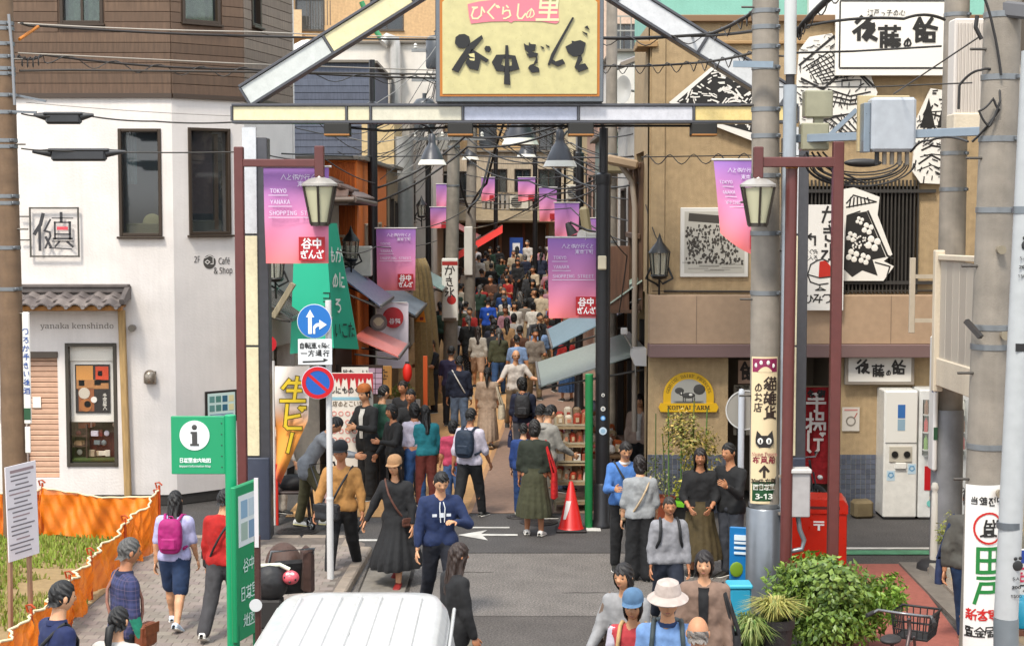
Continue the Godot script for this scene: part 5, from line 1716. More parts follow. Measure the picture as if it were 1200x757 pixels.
func far_buildings() -> void:
	var dark:=mt("54504a",0.5, "",0.2)

	var nv:=house("navy_house", "house clad in navy blue boards with a flat parapet behind the brown roof",-9.6,-3.95,-46.0,-52.0,0,8.7,mt("666c7c",0.7, "wood"),1.0,[],[])
	var bm:=[mt("636979",0.7, "wood"),mt("686e7e",0.7, "wood"),mt("5f6474",0.7, "wood")]
	for k in 26:
		put("board",N().box(V(0,3.4+k*0.19,0.012),V(5.6,0.18,0.024),0.006,Basis(Vector3.RIGHT,-0.05)).done(),bm[k % 3],nv)
	put("band",N().box(V(0,7.35,0.05),V(5.66,0.07,0.08)).done(),mt("3f4654",0.6),nv)
	var wh:=house("white_block", "white concrete block with a thick vent pipe and a bent outlet",-6.4,-2.55,-52.5,-60.0,0,9.9,mt("ddd6cc",0.9, "plaster"),1.0,[[-3.8,5.6,0.3,0.8,1]],[])
	put("vent_pipe",N().tube([V(0.75,4.0,0.3),V(0.75,9.7,0.3),V(0.72,9.95,0.3),V(0.5,10.02,0.34),V(0.36,9.86,0.4)],0.19,14).done(),mt("bdb9b3",0.45, "metal",0.4),wh)
	for k in 4:
		put("pipe_clamp",N().box(V(0.75,5.0+k*1.3,0.22),V(0.56,0.06,0.42)).done(),mt("8b8781",0.5, "metal",0.5),wh)
	put("wall_step",N().box(V(-1.05,4.4,0.4),V(1.4,8.2,0.8)).done(),mt("d8ccb8",0.9, "plaster"),wh)
	var ap:=house("apartment_block", "tall beige apartment block with balconies at the top of the view",-13.0,-3.2,-68.0,-80.0,0,18.0,mt("d6b58c",0.9, "render"),1.0,[[-5.9,12.0,1.4,1.3,2],[-9.0,12.0,1.2,1.3,2],[-9.0,9.4,1.2,1.3,2],[-5.6,9.6,0.9,0.8,2]],[])
	for k in 3:
		var y:=9.0+k*2.7
		put("balcony",N().box(V(-2.2,y,0.55),V(3.4,0.16,1.1)).box(V(-2.2,y+0.55,1.06),V(3.4,0.95,0.08)).done(),mt("dcbf9a",0.9, "render"),ap)
		for q in 9:
			put("baluster",N().box(V(-0.3+q*0.12,y+0.9,1.0),V(0.03,1.0,0.03)).done(),mt("59534c",0.5),ap)
	put("ledge",N().box(V(1.5,10.6,0.3),V(5.0,0.3,0.6),0.02).done(),mt("cfae86",0.9),ap)
	var par:=tag(put("parasol",N().pos(V(-8.3,11.0,-66.4)).lathe([W(0.75,0.0),W(0.55,0.26),W(0.25,0.42),W(0,0.46)],14).tube([V(0,-0.9,0),V(0,0.4,0)],0.03,6).done(),mt("dcdad4",0.7)), "small white dome on the apartment balcony top left", "parasol")
	par.position=Vector3.ZERO
	house("cream_block", "cream apartment block with a small window beside the gate sign",-3.6,0.6,-74.0,-84.0,0,17.0,mt("dfc095",0.9, "render"),1.0,[[-3.2,9.7,0.8,0.7,2],[-0.9,11.0,0.9,1.2,2]],[])
	house("red_brick_block", "dark red tiled block between the transformer pole and the gate sign",-6.0,-3.0,-82.0,-92.0,0,15.4,mt("8a453c",0.8, "render"),1.0,[[-4.6,11.4,0.9,1.2,2]],[])
	var gl:=thing("glass_roof", "sloping glazed roof with a green edge behind the gate strut", "roof",V(-5.4,9.0,-56.0))
	put("pane",N().box(V(0,0.3,0),V(2.6,0.05,1.4),0,Basis(Vector3.BACK,0.5)*Basis(Vector3.RIGHT,0.5)).done(),glass("b8c4c8",0.5),gl)
	for k in 4:
		put("rafter",N().box(V(-1.1+0.72*k,-0.25+0.4*k,0.02),V(0.07,0.07,1.5),0,Basis(Vector3.RIGHT,0.5)).done(),mt("8d9496",0.5, "metal",0.4),gl)
	put("rim",N().tube([V(0.3,2.6,0.5),V(0.6,1.9,0.5),V(1.0,1.3,0.6),V(1.4,1.0,0.6)],0.09,8).tube([V(-1.6,-0.4,0.7),V(1.4,1.0,0.7)],0.05,6).done(),mt("3f8a5a",0.5),gl)

	var wb:=house("white_building", "white building with roof rails and a black company sign right of the gate sign",2.9,7.0,-46.0,-54.0,0,9.0,mt("e0dad2",0.85, "plaster"),-1.0,[[3.1,4.6,0.5,1.2,1],[4.2,7.4,0.8,0.7,2]],[])
	put("sign_panel",N().box(V(-1.1,6.2,0.05),V(1.75,0.5,0.06)).done(),mt("e4e0d8",0.6),wb)
	lettering(wb, "谷中ぎんざ店会",0.2,V(-1.1,6.2,0.09),mt("3a3836",0.7),0.13,false,1.12)
	for k in 9:
		put("rail_post",N().box(V(-1.9+k*0.3,9.5,0.0),V(0.03,1.0,0.03)).done(),mt("a8a49c",0.5, "metal",0.4),wb)
	for y:float in [10.0,9.6]:
		bx(wb, "rail",V(-0.7,y,0),V(2.6,0.04,0.04), "a8a49c",0.5)
	var ds:=thing("satellite_dish", "grey satellite dish on a wall bracket beside the gate sign", "satellite dish",V(3.079,7.81,-44.0))
	put("dish",N().at(Transform3D(Basis(Vector3.UP,-1.0)*Basis(Vector3.RIGHT,PI/2),Vector3.ZERO)).lathe([W(0,0),W(0.2,0.03),W(0.36,0.11),W(0.38,0.11),W(0.2,0.0),W(0,-0.03)],20).done(),mt("b6b3ad",0.5),ds)
	put("arm",N().tube([V(0,0,0),V(0.35,-0.05,-0.2)],0.035,6).tube([V(0.35,0.3,-0.25),V(0.35,-0.6,-0.25)],0.04,6).done(),mt("8d8a85",0.5, "metal",0.5),ds)
	house("pale_tower", "tall pale pinkish apartment tower right behind the gate sign",3.4,6.2,-62.0,-70.0,0,19.0,mt("dcc3b0",0.9, "render"),-1.0,[[3.8,10.5,0.9,1.1,2],[3.8,13.4,0.9,1.1,2]],[])
	house("maroon_block", "dark maroon block edge beside the pale tower",6.3,12.0,-66.0,-74.0,0,14.2,mt("6d3f36",0.8, "render"),-1.0,[[8.0,11.0,1.2,1.2,2]],[])
	var sl:=thing("roof_canopy", "small slanted corrugated roof on a strut against the beige shop's side wall", "canopy",V(2.9,7.456,-30.0))
	put("sheet",N().sheet(func(s:float,q:float) -> Vector3:return V(-0.95+1.4*s,-0.25+0.55*s+0.02*sin(q*60.0),-0.9+q*1.8),2,60).done(),mt("a39a97",0.5, "metal",0.3),sl)
	put("edge",N().bar(V(-0.96,-0.29,0.92),V(0.45,0.26,0.92),0.05,0.07).done(),mt("8c8174",0.6),sl)
	put("strut",N().tube([V(-0.45,-0.1,0.8),V(0.1,-0.75,0.8)],0.03,6).done(),mt("6f675d",0.5),sl)
	var te:=house("teal_building", "teal rendered building with a white balcony wall above the beige shop",3.0,12.0,-33.0,-40.0,5.0,12.5,mt("8fbfae",0.85, "plaster"),-1.0,[[6.2,8.6,0.5,0.9,1]],[])
	put("panel",N().box(V(-1.2,3.7,0.1),V(0.7,0.9,0.2)).done(),mt("dad7d0",0.7),te)
	house("tan_block", "tan apartment block with square windows far behind on the right",8.0,16.0,-58.0,-66.0,0,16.0,mt("bfa684",0.9, "render"),-1.0,[[9.0,9.0,1.2,1.2,2],[12.0,9.0,1.2,1.2,2]],[])
	house("cream_hall", "cream building with a pinkish window band in the middle distance on the right",1.9,4.6,-95.0,-102.0,3.0,15.0,mt("dccfa8",0.9, "render"),-1.0,[[2.2,9.2,0.9,1.1,2]],[])
	house("grey_flats", "grey block of flats closing the view above the crowd",-8.0,4.0,-110.0,-118.0,0.0,19.0,mt("cbc6c0",0.9, "render"),1.0,[[-3.0,11.0,1.2,1.4,2],[-1.0,11.0,1.2,1.4,2],[1.0,11.0,1.2,1.4,2],[-1.0,14.0,1.2,1.4,2],[1.0,14.0,1.2,1.4,2]],[])

	var rb:=thing("edge_building", "cream building with a panelled balcony over the pavement on the right edge", "building",V(5.02,0,-18.0))
	var cr:=mt("d9cdb9",0.8, "plaster")
	put("wall",N().box(V(3.3,4.5,-1.2),V(3.0,9.0,6.0)).done(),cr,rb)
	put("balcony",N().at(Transform3D()).bar(V(0.28,2.594,-2.0),V(0.28,2.639,1.6),0.1,0.34,0.01).bar(V(0.28,4.006,-2.0),V(0.28,3.967+0.1,1.6),0.1,0.07,0.01).done(),cr,rb)
	put("balcony_floor",N().box(V(1.1,2.5,-0.2),V(1.6,0.16,3.6)).done(),cr,rb)
	for k in 12:
		put("panel",N().box(V(0.28,3.3,-1.85+k*0.295),V(0.03,1.36,0.285),0.006).done(),mt("b3aba0" if k % 2 else "bcb4a8",0.5),rb)
	put("corner_post",N().box(V(0.26,3.22,-2.02),V(0.12,1.75,0.12),0.01).done(),cr,rb)
	put("fluted_panel",N().box(V(0.48,6.235,-1.8),V(0.36,1.3,0.3),0.02).done(),mt("cfc8c0",0.6),rb)
	for k in 8:
		put("flute",N().box(V(0.33+0.042*k,6.256,-1.64),V(0.018,1.15,0.03),0.008).done(),mt("c2bab2",0.6),rb)
	for k in 4:
		window(rb,Transform3D(Basis(V(0,0,1),Vector3.UP,V(-1,0,0)),V(1.79,0,0)),Rect2(-3.6+2.3*(k % 2),3.6+2.9*(k/2),1.2,1.3),mt("6d655c",0.5),2, "",0.05,-0.02)
	put("tray",N().box(V(0.48,5.633,-1.75),V(0.38,0.24,0.36),0.02).done(),cr,rb)

# --- the street gate,lamps,poles,wires --------------------------------------------------------------------------------
# a lit-box style panel beam:dark frame with coloured panels; cuts:[start,end,colour] along its length
func panel_beam(under:Node3D,t:Transform3D,h:float,cuts:Array,frame:Material) -> void:
	var x0:float=cuts[0][0]
	var x1:float=cuts[cuts.size()-1][1]
	var b:=N().at(t)
	b.box(V((x0+x1)/2,0,-0.03),V(x1-x0,h-0.03,0.2))
	b.box(V((x0+x1)/2,h/2-0.018,0),V(x1-x0,0.036,0.3),0.006).box(V((x0+x1)/2,-h/2+0.018,0),V(x1-x0,0.036,0.3),0.006)
	for c:Array in cuts:
		b.box(V(c[0],0,0),V(0.03,h-0.07,0.29),0.005)
	b.box(V(x1,0,0),V(0.03,h-0.07,0.29),0.005)
	var fr:=put("beam",b.done(),frame,under)
	for c:Array in cuts:
		put("panel",N().at(t).box(V((c[0]+c[1])/2,0,0.09),V(float(c[1])-float(c[0])-0.036,h-0.08,0.06),0.004).done(),mt(c[2],0.35, "metal"),fr)

func gate() -> void:
	var d:=22.0
	var o:=thing("street_gate", "shopping street gate of framed coloured panels with gabled struts", "gate",V(0,0,-d))
	var fr:=mt("66666a",0.45, "metal",0.5)
	var yb:=(6.011+5.748)/2
	var hb:=6.011-5.748
	panel_beam(o,Transform3D(Basis(),V(0,yb,0)),hb,[[-3.762,-2.222, "e2d8b4"],[-2.222,-1.898, "d9d2b4"],[-1.898,-0.66, "d4cfbc"],[-0.66,0.891, "bfc3d2"],[0.891,2.442, "cfcfd4"],[2.442,3.843, "e0cb90"]],fr)

	for s:float in [-1.0,1.0]:
		var p0:=V(-3.588,yb+0.13,0.0) if s<0 else V(3.68,yb+0.13,0.0)
		var p1:=V(0.046,8.255,0.0)
		var l:=p0.distance_to(p1)
		var x:=(p1-p0).normalized()
		var t:=Transform3D(Basis(x,x.cross(Vector3.BACK)*-1.0,Vector3.BACK),p0+V(0,0.1,-0.01))
		panel_beam(o,t,0.33,[[0.0,1.32, "cdd0cc" if s<0 else "cfd0d0"],[1.32,2.6, "ded4ac" if s<0 else "d2d3d4"],[2.6,l, "ded4ac" if s<0 else "d2d3d4"]],fr)

	for x:float in [-3.507,3.796]:
		put("post",N().box(V(x+0.04,yb/2-0.2,-0.05),V(0.34,yb-0.24,0.26),0.01).done(),fr,o)
		put("panel",N().box(V(x-0.03,(5.714+4.254)/2,0.09),V(0.19,5.714-4.254-0.03,0.05),0.004).done(),mt("d0d2d4",0.35, "metal"),o)
		put("panel",N().box(V(x-0.03,(4.254+2.746)/2,0.09),V(0.19,4.254-2.746-0.03,0.05),0.004).done(),mt("ded6b8",0.35, "metal"),o)
		put("panel",N().box(V(x-0.03,(2.746+1.234)/2,0.09),V(0.19,2.746-1.234-0.03,0.05),0.004).done(),mt("ded4b4",0.35, "metal"),o)
		put("plinth",N().box(V(x+0.02,1.223/2,-0.02),V(0.36,1.223,0.34),0.01).done(),mt("4c5262",0.5, "metal"),o)

	for px:float in [-2.35,-0.694,0.926,2.581]:
		var sp:=put("lamp_box",N().box(V(px,5.662,0.02),V(0.34,0.17,0.3),0.01).done(),mt("26241f",0.6),o)
		put("base",N().box(V(px,5.593,0.03),V(0.34,0.025,0.31),0.004).done(),mt("a3723c",0.6),sp)
	put("cable",N().tube([V(-2.338,5.714,-0.1),V(-1.736,5.656,-0.1),V(-0.694,5.714,-0.1),V(0.926,5.725,-0.1),V(2.581,5.725,-0.1)],0.018,6).done(),mt("2a2826",0.7),o)

	var s:=thing("gate_name_board", "cream name board with black brush characters and pink ribbon, hung in the gate's gable", "sign",V(0.103,0,-21.78))
	var y0:=6.021
	var y1:=7.619
	var hw:=(1.227--1.009)/2
	var ym:=(y0+y1)/2
	put("box",N().box(V(0,ym,-0.12),V(hw*2,y1-y0,0.3),0.012).done(),mt("7b8085",0.4, "metal",0.5),s)
	var oc:=0.14
	var orim:=PV([W(-hw+0.055,y0+0.075),W(hw-0.055,y0+0.075),W(hw-0.055,y1-0.12-oc),W(hw-0.055-oc,y1-0.12),W(-hw+0.055+oc,y1-0.12),W(-hw+0.055,y1-0.12-oc)])
	put("rim",N().prism(orim,0.03,0.045).done(),mt("b8772c",0.5),s)
	var inner:=PackedVector2Array()
	for p in orim:
		inner.append(W(p.x*(hw-0.09)/(hw-0.055),(p.y-ym)*0.955+ym))
	put("face",N().prism(inner,0.045,0.056).done(),mt("cbc291",0.4, "metal"),s)

	var u:=21.78/1900.0
	var ox:=512.0
	var pt:=func(a:Array) -> PackedVector2Array:
		var r:=PackedVector2Array()
		for k in range(0,a.size(),2):
			r.append(W((505.0+float(a[k])/5.714-609.5)*u,y0+(120.0-float(a[k+1])/5.714)*u))
		return r
	var chars:=N()
	var holes:=N()
	for q:Array in [
			[168,300,172,262,196,243,232,240,262,256,270,290,258,318,228,334,192,330],
			[345,247,354,268,282,350,232,420,190,494,146,474,200,392,262,305],
			[280,338,300,350,392,408,376,428,336,402,338,412,322,480,262,466,238,428,262,380],
			[362,336,372,318,398,320,408,340,396,358,372,354],
			[412,424,442,376,500,374,502,398,486,402,474,440,498,452,498,488,442,482],
			[522,376,568,382,596,470,526,488,526,452,544,446,544,402,524,398],
			[502,314,520,314,534,574,492,568],
			[624,300,640,312,656,316,658,292,670,306,704,308,698,348,676,352,694,362,718,366,712,392,716,426,690,430,706,400,702,388,662,396,640,368,660,368,630,342],
			[716,424,690,446,724,462,728,488,676,494,652,462,664,444],
			[734,318,758,328,750,340],[768,308,794,320,786,330],
			[944,130,956,134,866,300,804,430,794,446,782,440,806,370],
			[806,432,812,406,836,420,880,404,898,432,850,454],
			[900,322,942,300,940,284,960,288,998,280,1034,298,1020,360,1000,384,950,388,916,362],
			[986,382,1004,380,1012,408,990,442,1030,432,1052,466,990,490,960,456],
			[1010,222,1044,236,1044,250],[1026,194,1044,184,1058,212]]:
		chars.prism(pt.call(q),0.06,0.085)
	for q:Array in [[258,372,296,366,300,396,268,388],[262,400,300,402,296,416,268,412]]:
		holes.prism(pt.call(q),0.085,0.0875)
	put("lettering",chars.done(),mt("1c1b1a",0.5),s)
	put("lettering",holes.done(),mt("cbc291",0.4),s)
	put("ribbon",N().prism(pt.call([252,44,330,26,440,14,560,8,720,16,850,40,856,160,838,172,730,156,560,154,540,166,520,156,400,158,274,172,262,130]),0.058,0.066).done(),mt("d9808c",0.5),s)
	var rb:=N().pos(V(0,0,0.066))
	var rx:=[318,412,512,600,668,786]
	for k in 6:
		var c:PackedVector2Array=pt.call([rx[k],92-(16 if k==5 else 0)+(8 if k==4 else 0)])
		glyphs(rb, "ひぐらしの里"[k],(0.2 if k<4 else 0.14 if k==4 else 0.3),0.11,false,1.0,c[0].x,c[0].y,0.0,0.1)
	put("lettering",rb.done(),mt("d8cfa8",0.5),s)

func lantern(p:Vector3,label:String) -> void:
	var o:=thing("lantern",label, "lantern",p)
	o.scale=Vector3.ONE*(-p.z/20.8)
	var dark:=mt("4c453e",0.5, "metal",0.4)
	put("cap",N().lathe([W(0.25,0.49),W(0.25,0.52),W(0.15,0.58),W(0.07,0.6),W(0.05,0.64),W(0,0.64)],6).done(),mt("b9b4ad",0.5, "metal",0.3),o)
	put("pane",N().lathe([W(0.12,0.02),W(0.215,0.48)],6).done(),mt("c5c2a6",0.3),o)
	var b:=N()
	for k in 6:
		var a:=TAU*k/6
		b.tube([V(sin(a)*0.125,0.0,cos(a)*0.125),V(sin(a)*0.227,0.49,cos(a)*0.227)],0.016,5)
	b.lathe([W(0.0,-0.02),W(0.13,-0.02),W(0.13,0.03),W(0.0,0.03)],6)
	put("frame",b.done(),dark,o)
	put("stem",N().box(V(0,0.8,0),V(0.12,0.4,0.12),0.01).done(),mt("6b3c39",0.5, "metal"),o)

func bell_lamp(under:Node3D,p:Vector3,s:float) -> void:
	put("shade",N().lathe([W(0.28,0.0),W(0.25,0.09*s),W(0.17,0.26*s),W(0.1,0.36*s),W(0.085,0.42*s),W(0.085,0.56*s),W(0.05,0.62*s),W(0,0.62*s)],18,p,W(s,s)).done(),mt("4a4b50",0.5, "metal",0.3),under)
	put("shade_rim",N().lathe([W(0.25,-0.13*s),W(0.345,-0.12*s),W(0.285,0.0),W(0.2,0.005)],18,p,W(s,s)).done(),mt("d8d4c9",0.5),under)

func street_lamp(p:Vector3,h:float,r:float,label:String,lamps:Array) -> Node3D:
	var o:=thing("street_lamp",label, "street lamp",p,0.0, "black street lamp posts")
	var m:=mt("2e2d2f",0.45, "metal",0.3)
	put("post",N().tube([V(0,0,0),V(0,h*0.88,0)],r,14).tube([V(0,h*0.88,0),V(0,h,0)],r*0.6,12).done(),m,o)
	put("base",N().lathe([W(r*1.7,0),W(r*1.7,0.04),W(r*1.25,0.1),W(r*1.2,0.6),W(r,0.64)],14).done(),m,o)
	put("collar",N().lathe([W(r*1.08,h*0.86),W(r*1.12,h*0.865),W(r*1.12,h*0.885),W(r*0.6,h*0.89)],14).done(),m,o)
	for l:Array in lamps:
		var q:=V(l[0],l[2],l[1])
		var top:=q+V(0,0.62*float(l[3]),0)
		var pts:=[V(0,top.y-0.35,0)]
		for k in 7:
			var a:=PI*k/6.0
			pts.append(V(lerpf(0,q.x,(1.0-cos(a))/2),top.y+0.32*sin(a)*float(l[3]),lerpf(0,q.z,(1.0-cos(a))/2)))
		put("arm",N().tube(pts,0.028,7).done(),m,o)
		bell_lamp(o,q,l[3])
	return o

func lamp_posts() -> void:
	var ma:=mt("6f3f3b",0.5, "metal")

	var a:=thing("maroon_post", "maroon square post with cross arm left of the gate, carrying lantern and banner", "lamp post",V(-3.558,0,-21.2))
	put("post",N().box(V(0,5.408/2,0),V(0.12,5.408,0.12),0.01).done(),ma,a)
	put("arm",N().box(V(0.55,5.198,0),V(1.0,0.1,0.1),0.01).done(),ma,a)
	lantern(V(-2.509,4.4,-21.2), "six sided lantern with pale panes hanging by the left banner at the gate")
	var b:=thing("maroon_post", "maroon square post with cross arm beside the bush, carrying lantern and torn banner", "lamp post",V(3.558,0,-17.75))
	put("post",N().box(V(0,5.332/2,0),V(0.115,5.332,0.115),0.01).done(),ma,b)
	put("arm",N().box(V(-0.43,5.11,0),V(0.84,0.11,0.1),0.01).done(),ma,b)
	lantern(V(2.682,4.424,-17.72), "six sided lantern with pale panes before the concrete pole right of the gate")
	var c:=thing("maroon_pipe", "maroon round pipe post with conduit clips between concrete pole and red mailbox", "post",V(3.05,0,-17.84))
	put("post",N().tube([V(0,0,0),V(0.02,5.061,0)],0.065,14).done(),ma,c)
	put("cap",N().lathe([W(0.07,0),W(0.07,0.06),W(0.05,0.1),W(0,0.1)],12,V(0.02,5.042,0)).done(),mt("b47a34",0.5),c)

	street_lamp(V(1.312,0,-23.3),5.755,0.105, "black lamp post with stickers in front of the snack shop, beside the green post",[[-0.62,-0.1,5.294,0.72]])
	street_lamp(V(-2.83,0,-33.0),7.605,0.1, "black lamp post in front of the orange house",[[1.2,-0.2,5.6,0.86]])
	street_lamp(V(-2.578,ground_y(50.0),-50.0),6.4,0.09, "black lamp post beyond the leaning concrete pole on the left",[[1.3,0.0,6.2-ground_y(50.0),0.8]])
	street_lamp(V(1.538,0,-37.0),6.627,0.09, "black lamp post with two banners at the brown shop on the right",[[-1.35,0.0,6.203,1.25],[-0.4,0.3,5.625,0.8]])
	street_lamp(V(1.307,ground_y(46.0),-46.0),6.3,0.09, "black lamp post with a purple banner at the pinkish house on the right",[[-0.9,0.0,6.0,0.85]])
	street_lamp(V(0.881,ground_y(62.0),-62.0),6.0,0.09, "farthest black lamp post on the right, before the balcony shop",[[-0.9,0.0,5.9,0.8]])
	street_lamp(V(-0.66,ground_y(66.0),-66.0),6.0,0.09, "farthest black lamp post in the middle of the view, by the red awning",[[0.5,0.0,5.8,0.8]])

	var fl:=thing("flood_lamp", "black conical flood lamp on a jointed arm above the right banner", "lamp",V(0.876,4.305,-24.5))
	put("shade",N().at(Transform3D(Basis(Vector3.BACK,0.45),Vector3.ZERO)).lathe([W(0.03,0.1),W(0.05,0.05),W(0.09,-0.1),W(0.085,-0.1),W(0.0,0.0)],14).done(),mt("302c2a",0.5),fl)
	put("arm",N().tube([V(0.0,0.1,0),V(0.25,-0.02,0.05),V(0.5,-0.06,1.1)],0.018,6).tube([V(-0.3,-0.2,0),V(0.1,-0.1,0),V(0.5,-0.06,1.1)],0.012,6).done(),mt("302c2a",0.5),fl)
	var al:=thing("alarm_light", "yellow and white round warning lamp beside the black lamp post", "lamp",V(1.117,4.204,-23.6))
	put("body",N().at(Transform3D(Basis(Vector3.UP,-0.9)*Basis(Vector3.RIGHT,PI/2),Vector3.ZERO)).lathe([W(0.0,-0.16),W(0.05,-0.16),W(0.06,0.0),W(0.1,0.14),W(0,0.12)],14).done(),mt("d8d3c8",0.5),al)
	put("lens",N().ball(V(-0.05,-0.05,0.08),V(0.07,0.06,0.06),10,6).done(),mt("d9a726",0.3),al)
	var jb:=thing("junction_box", "cream junction box strapped to the black lamp post beside the right banner", "box",V(1.288,3.836,-23.15))
	put("case",N().box(Vector3.ZERO,V(0.12,0.2,0.1),0.012).done(),mt("c9bda2",0.5),jb)
	put("lid",N().box(V(0,0.0,0.052),V(0.1,0.17,0.006),0.002).done(),mt("d0c5ac",0.5),jb)

func concrete_pole(p:Vector3,top:Vector3,r0:float,r1:float,label:String,bands:Array,steps:=true) -> Node3D:
	var o:=thing("utility_pole",label, "utility pole",p,0.0, "concrete utility poles")
	var t:=top-p
	put("shaft",N().tube([Vector3.ZERO,t*0.25,t*0.5,t*0.75,t],[r0,lerpf(r0,r1,0.25),lerpf(r0,r1,0.5),lerpf(r0,r1,0.75),r1],24).done(),mt("a49b8f",0.9, "concrete"),o)
	for q in bands:
		var f:float=(float(q)-p.y)/t.y
		var r:=lerpf(r0,r1,f)+0.008
		var bd:=put("band",N().pos(t*f).lathe([W(r-0.004,-0.026),W(r,-0.024),W(r,0.024),W(r-0.004,0.026)],24).done(),mt("8f9294",0.5, "metal",0.5),o)
		put("bolt",N().pos(t*f).box(V(r*0.75,0,r*0.75),V(0.06,0.04,0.04),0.008,Basis(Vector3.UP,PI/4)).done(),mt("868a8e",0.4, "metal",0.7),bd)
	if steps:
		for k in 10:
			var f:=0.3+0.065*k
			var sd:=1.0 if k % 2 else -1.0
			var c:=t*f+V(sd*(lerpf(r0,r1,f)+0.07),0,0.05)
			put("step_bolt",N().tube([c-V(sd*0.1,0,0),c+V(sd*0.06,0,0)],0.013,6).done(),mt("6f6a64",0.5, "metal",0.6),o)
	return o

# a metal or plastic advertising plate bent round a pole
func pole_plate(under:Node3D,c:Vector3,r:float,w:float,h:float,color:String,turn:=0.0) -> MeshInstance3D:
	var a:=w/r
	var f:=func(s:float,q:float) -> Vector3:
		var e:=(s-0.5)*a
		return V(sin(e)*r,(0.5-q)*h,cos(e)*r)
	var t:=Transform3D(Basis(Vector3.UP,turn),c)
	return put("plate",N().at(t).sheet(f,16,1).done(),mt(color,0.35),under)

func poles() -> void:

	var p1:=concrete_pole(V(-6.766,0,-21.856),V(-6.852,8.75,-22.0),0.17,0.13, "concrete utility pole with steel bands at the left edge of the picture",[7.08,7.012,6.808,6.638,6.478,6.41,6.125,5.897,5.519,5.439,4.773,4.681,4.081,3.525])
	(p1.get_child(0) as MeshInstance3D).material_override=mt("8a7159",0.9, "concrete")
	for k in 2:
		var pp:=V([-0.22,0.2][k],2.454,0.04)
		var pl:=put("advert_plate",N().box(pp,V(0.1,1.52,0.035),0.02).done(),mt("e0ded8",0.4),p1)
		lettering(pl, "つるか手きい後酒",0.085,pp+V(0.0,0.1,0.02),mt("46619c"),0.14,true,1.35)
		put("print",N().box(pp+V(0,-0.62,0.019),V(0.09,0.16,0.004)).done(),mt("2d5a3c",0.5),pl)
	put("number_plate",N().box(V(0.2,1.481,0.06),V(0.075,0.36,0.02),0.008).done(),mt("d9d7d2",0.5),p1)
	put("bracket",N().bar(V(0.1,6.125,0.1),V(0.55,6.034,0.1),0.03,0.03).bar(V(0.1,5.897,0.1),V(0.42,5.885,0.1),0.03,0.03).done(),mt("8a8e92",0.4, "metal",0.7),p1)
	put("conduit",N().tube([V(0.1,7.171,0.18),V(0.14,6.717,0.2),V(0.16,5.977,0.2)],0.02,6).done(),mt("8f9092",0.5),p1)

	var p2:=concrete_pole(V(2.871,0,-18.09),V(2.836,8.352,-18.4),0.185,0.14, "concrete pole right of the gate with a cat shop plate and a grey conduit",[6.807,6.627,6.409,6.18,5.713,5.417,4.975,4.33,3.662,1.272])
	put("pole_guard",N().lathe([W(0.205,0.02),W(0.205,1.233),W(0.19,1.252)],22,V(-0.02,0,0)).done(),mt("8d9196",0.45, "metal",0.6),p2)
	var cx:=3.1-2.875
	put("conduit",N().tube([V(cx-0.02,0,0.1),V(cx-0.03,5.963,0.1)],0.075,14).done(),mt("a9b0b6",0.5, "metal",0.2),p2)
	put("conduit_top",N().tube([V(cx-0.03,6.077,0.1),V(cx-0.04,7.491,0.1)],0.068,14).done(),mt("c3c4c2",0.5),p2)
	put("conduit_joint",N().tube([V(cx-0.03,5.963,0.1),V(cx-0.03,6.087,0.1)],0.05,14).done(),mt("2d2b2c",0.5),p2)
	put("clamp_arm",N().bar(V(-0.42,6.199,0.02),V(0.0,6.18,0.16),0.05,0.07).done(),mt("94a0aa",0.4, "metal",0.6),p2)

	var yA:=2.96
	var yB:=1.308
	var hh:=yA-yB
	var yc:=(yA+yB)/2
	var cs:=thing("cat_shop_plate", "cream advertising plate with a black cat face and paw print on the concrete pole", "sign",V(2.822,yc,-18.17))
	var R:=0.217
	pole_plate(cs,Vector3.ZERO,R,0.315,hh, "d8c6a4")
	put("rim",N().sheet(func(s:float,q:float) -> Vector3:
		var e:=(s-0.5)*0.29/R
		return V(sin(e)*(R+0.002),hh/2-0.02-q*0.15,cos(e)*(R+0.002)),12,1).done(),mt("8e2f57",0.4),cs)
	put("rim",N().sheet(func(s:float,q:float) -> Vector3:
		var e:=(s-0.5)*0.27/R
		return V(sin(e)*(R+0.002),-hh/2+0.03+q*0.22,cos(e)*(R+0.002)),12,1).done(),mt("23512f",0.4),cs)
	var paw:=N()
	for q:Array in [[-0.1,0.055],[-0.045,0.085],[0.03,0.085],[0.09,0.05]]:
		paw.ball(V(sin(float(q[0])/R)*R,hh/2-0.15+float(q[1]),cos(float(q[0])/R)*R),V(0.022,0.026,0.006),10,6)
	put("print",paw.done(),mt("dcdad2",0.5),cs)
	put("print",N().sheet(func(s:float,q:float) -> Vector3:
		var e:=(s-0.5)*0.17/R
		var y:=hh/2-0.17+q*0.06*(1.0-pow((s-0.5)*2.0,2.0))
		return V(sin(e)*(R+0.004),y,cos(e)*(R+0.004)),12,3).done(),mt("d8c6a4",0.5),cs)
	var tx:=N()
	glyphs(tx, "猫雑貨",0.145,0.13,true,1.12,0.06,hh/2-0.46,R)
	glyphs(tx, "のお店",0.095,0.13,true,1.2,-0.075,hh/2-0.45,R)
	put("lettering",tx.done(),mt("3a2a20",0.6),cs)
	var t2:=N()
	glyphs(t2, "布風船",0.075,0.14,false,1.2,0.0,-0.33,R)
	put("lettering",t2.done(),mt("8f3140",0.6),cs)
	var t3:=N()
	stroke(t3,PV([W(0,-0.52),W(0,-0.42)]),0.03,0.003,R)
	stroke(t3,PV([W(-0.045,-0.455),W(0,-0.405),W(0.045,-0.455)]),0.028,0.004,R)
	glyphs(t3, "先左側",0.062,0.14,false,1.1,0.04,-0.57,R)
	put("lettering",t3.done(),mt("3a2a20",0.6),cs)
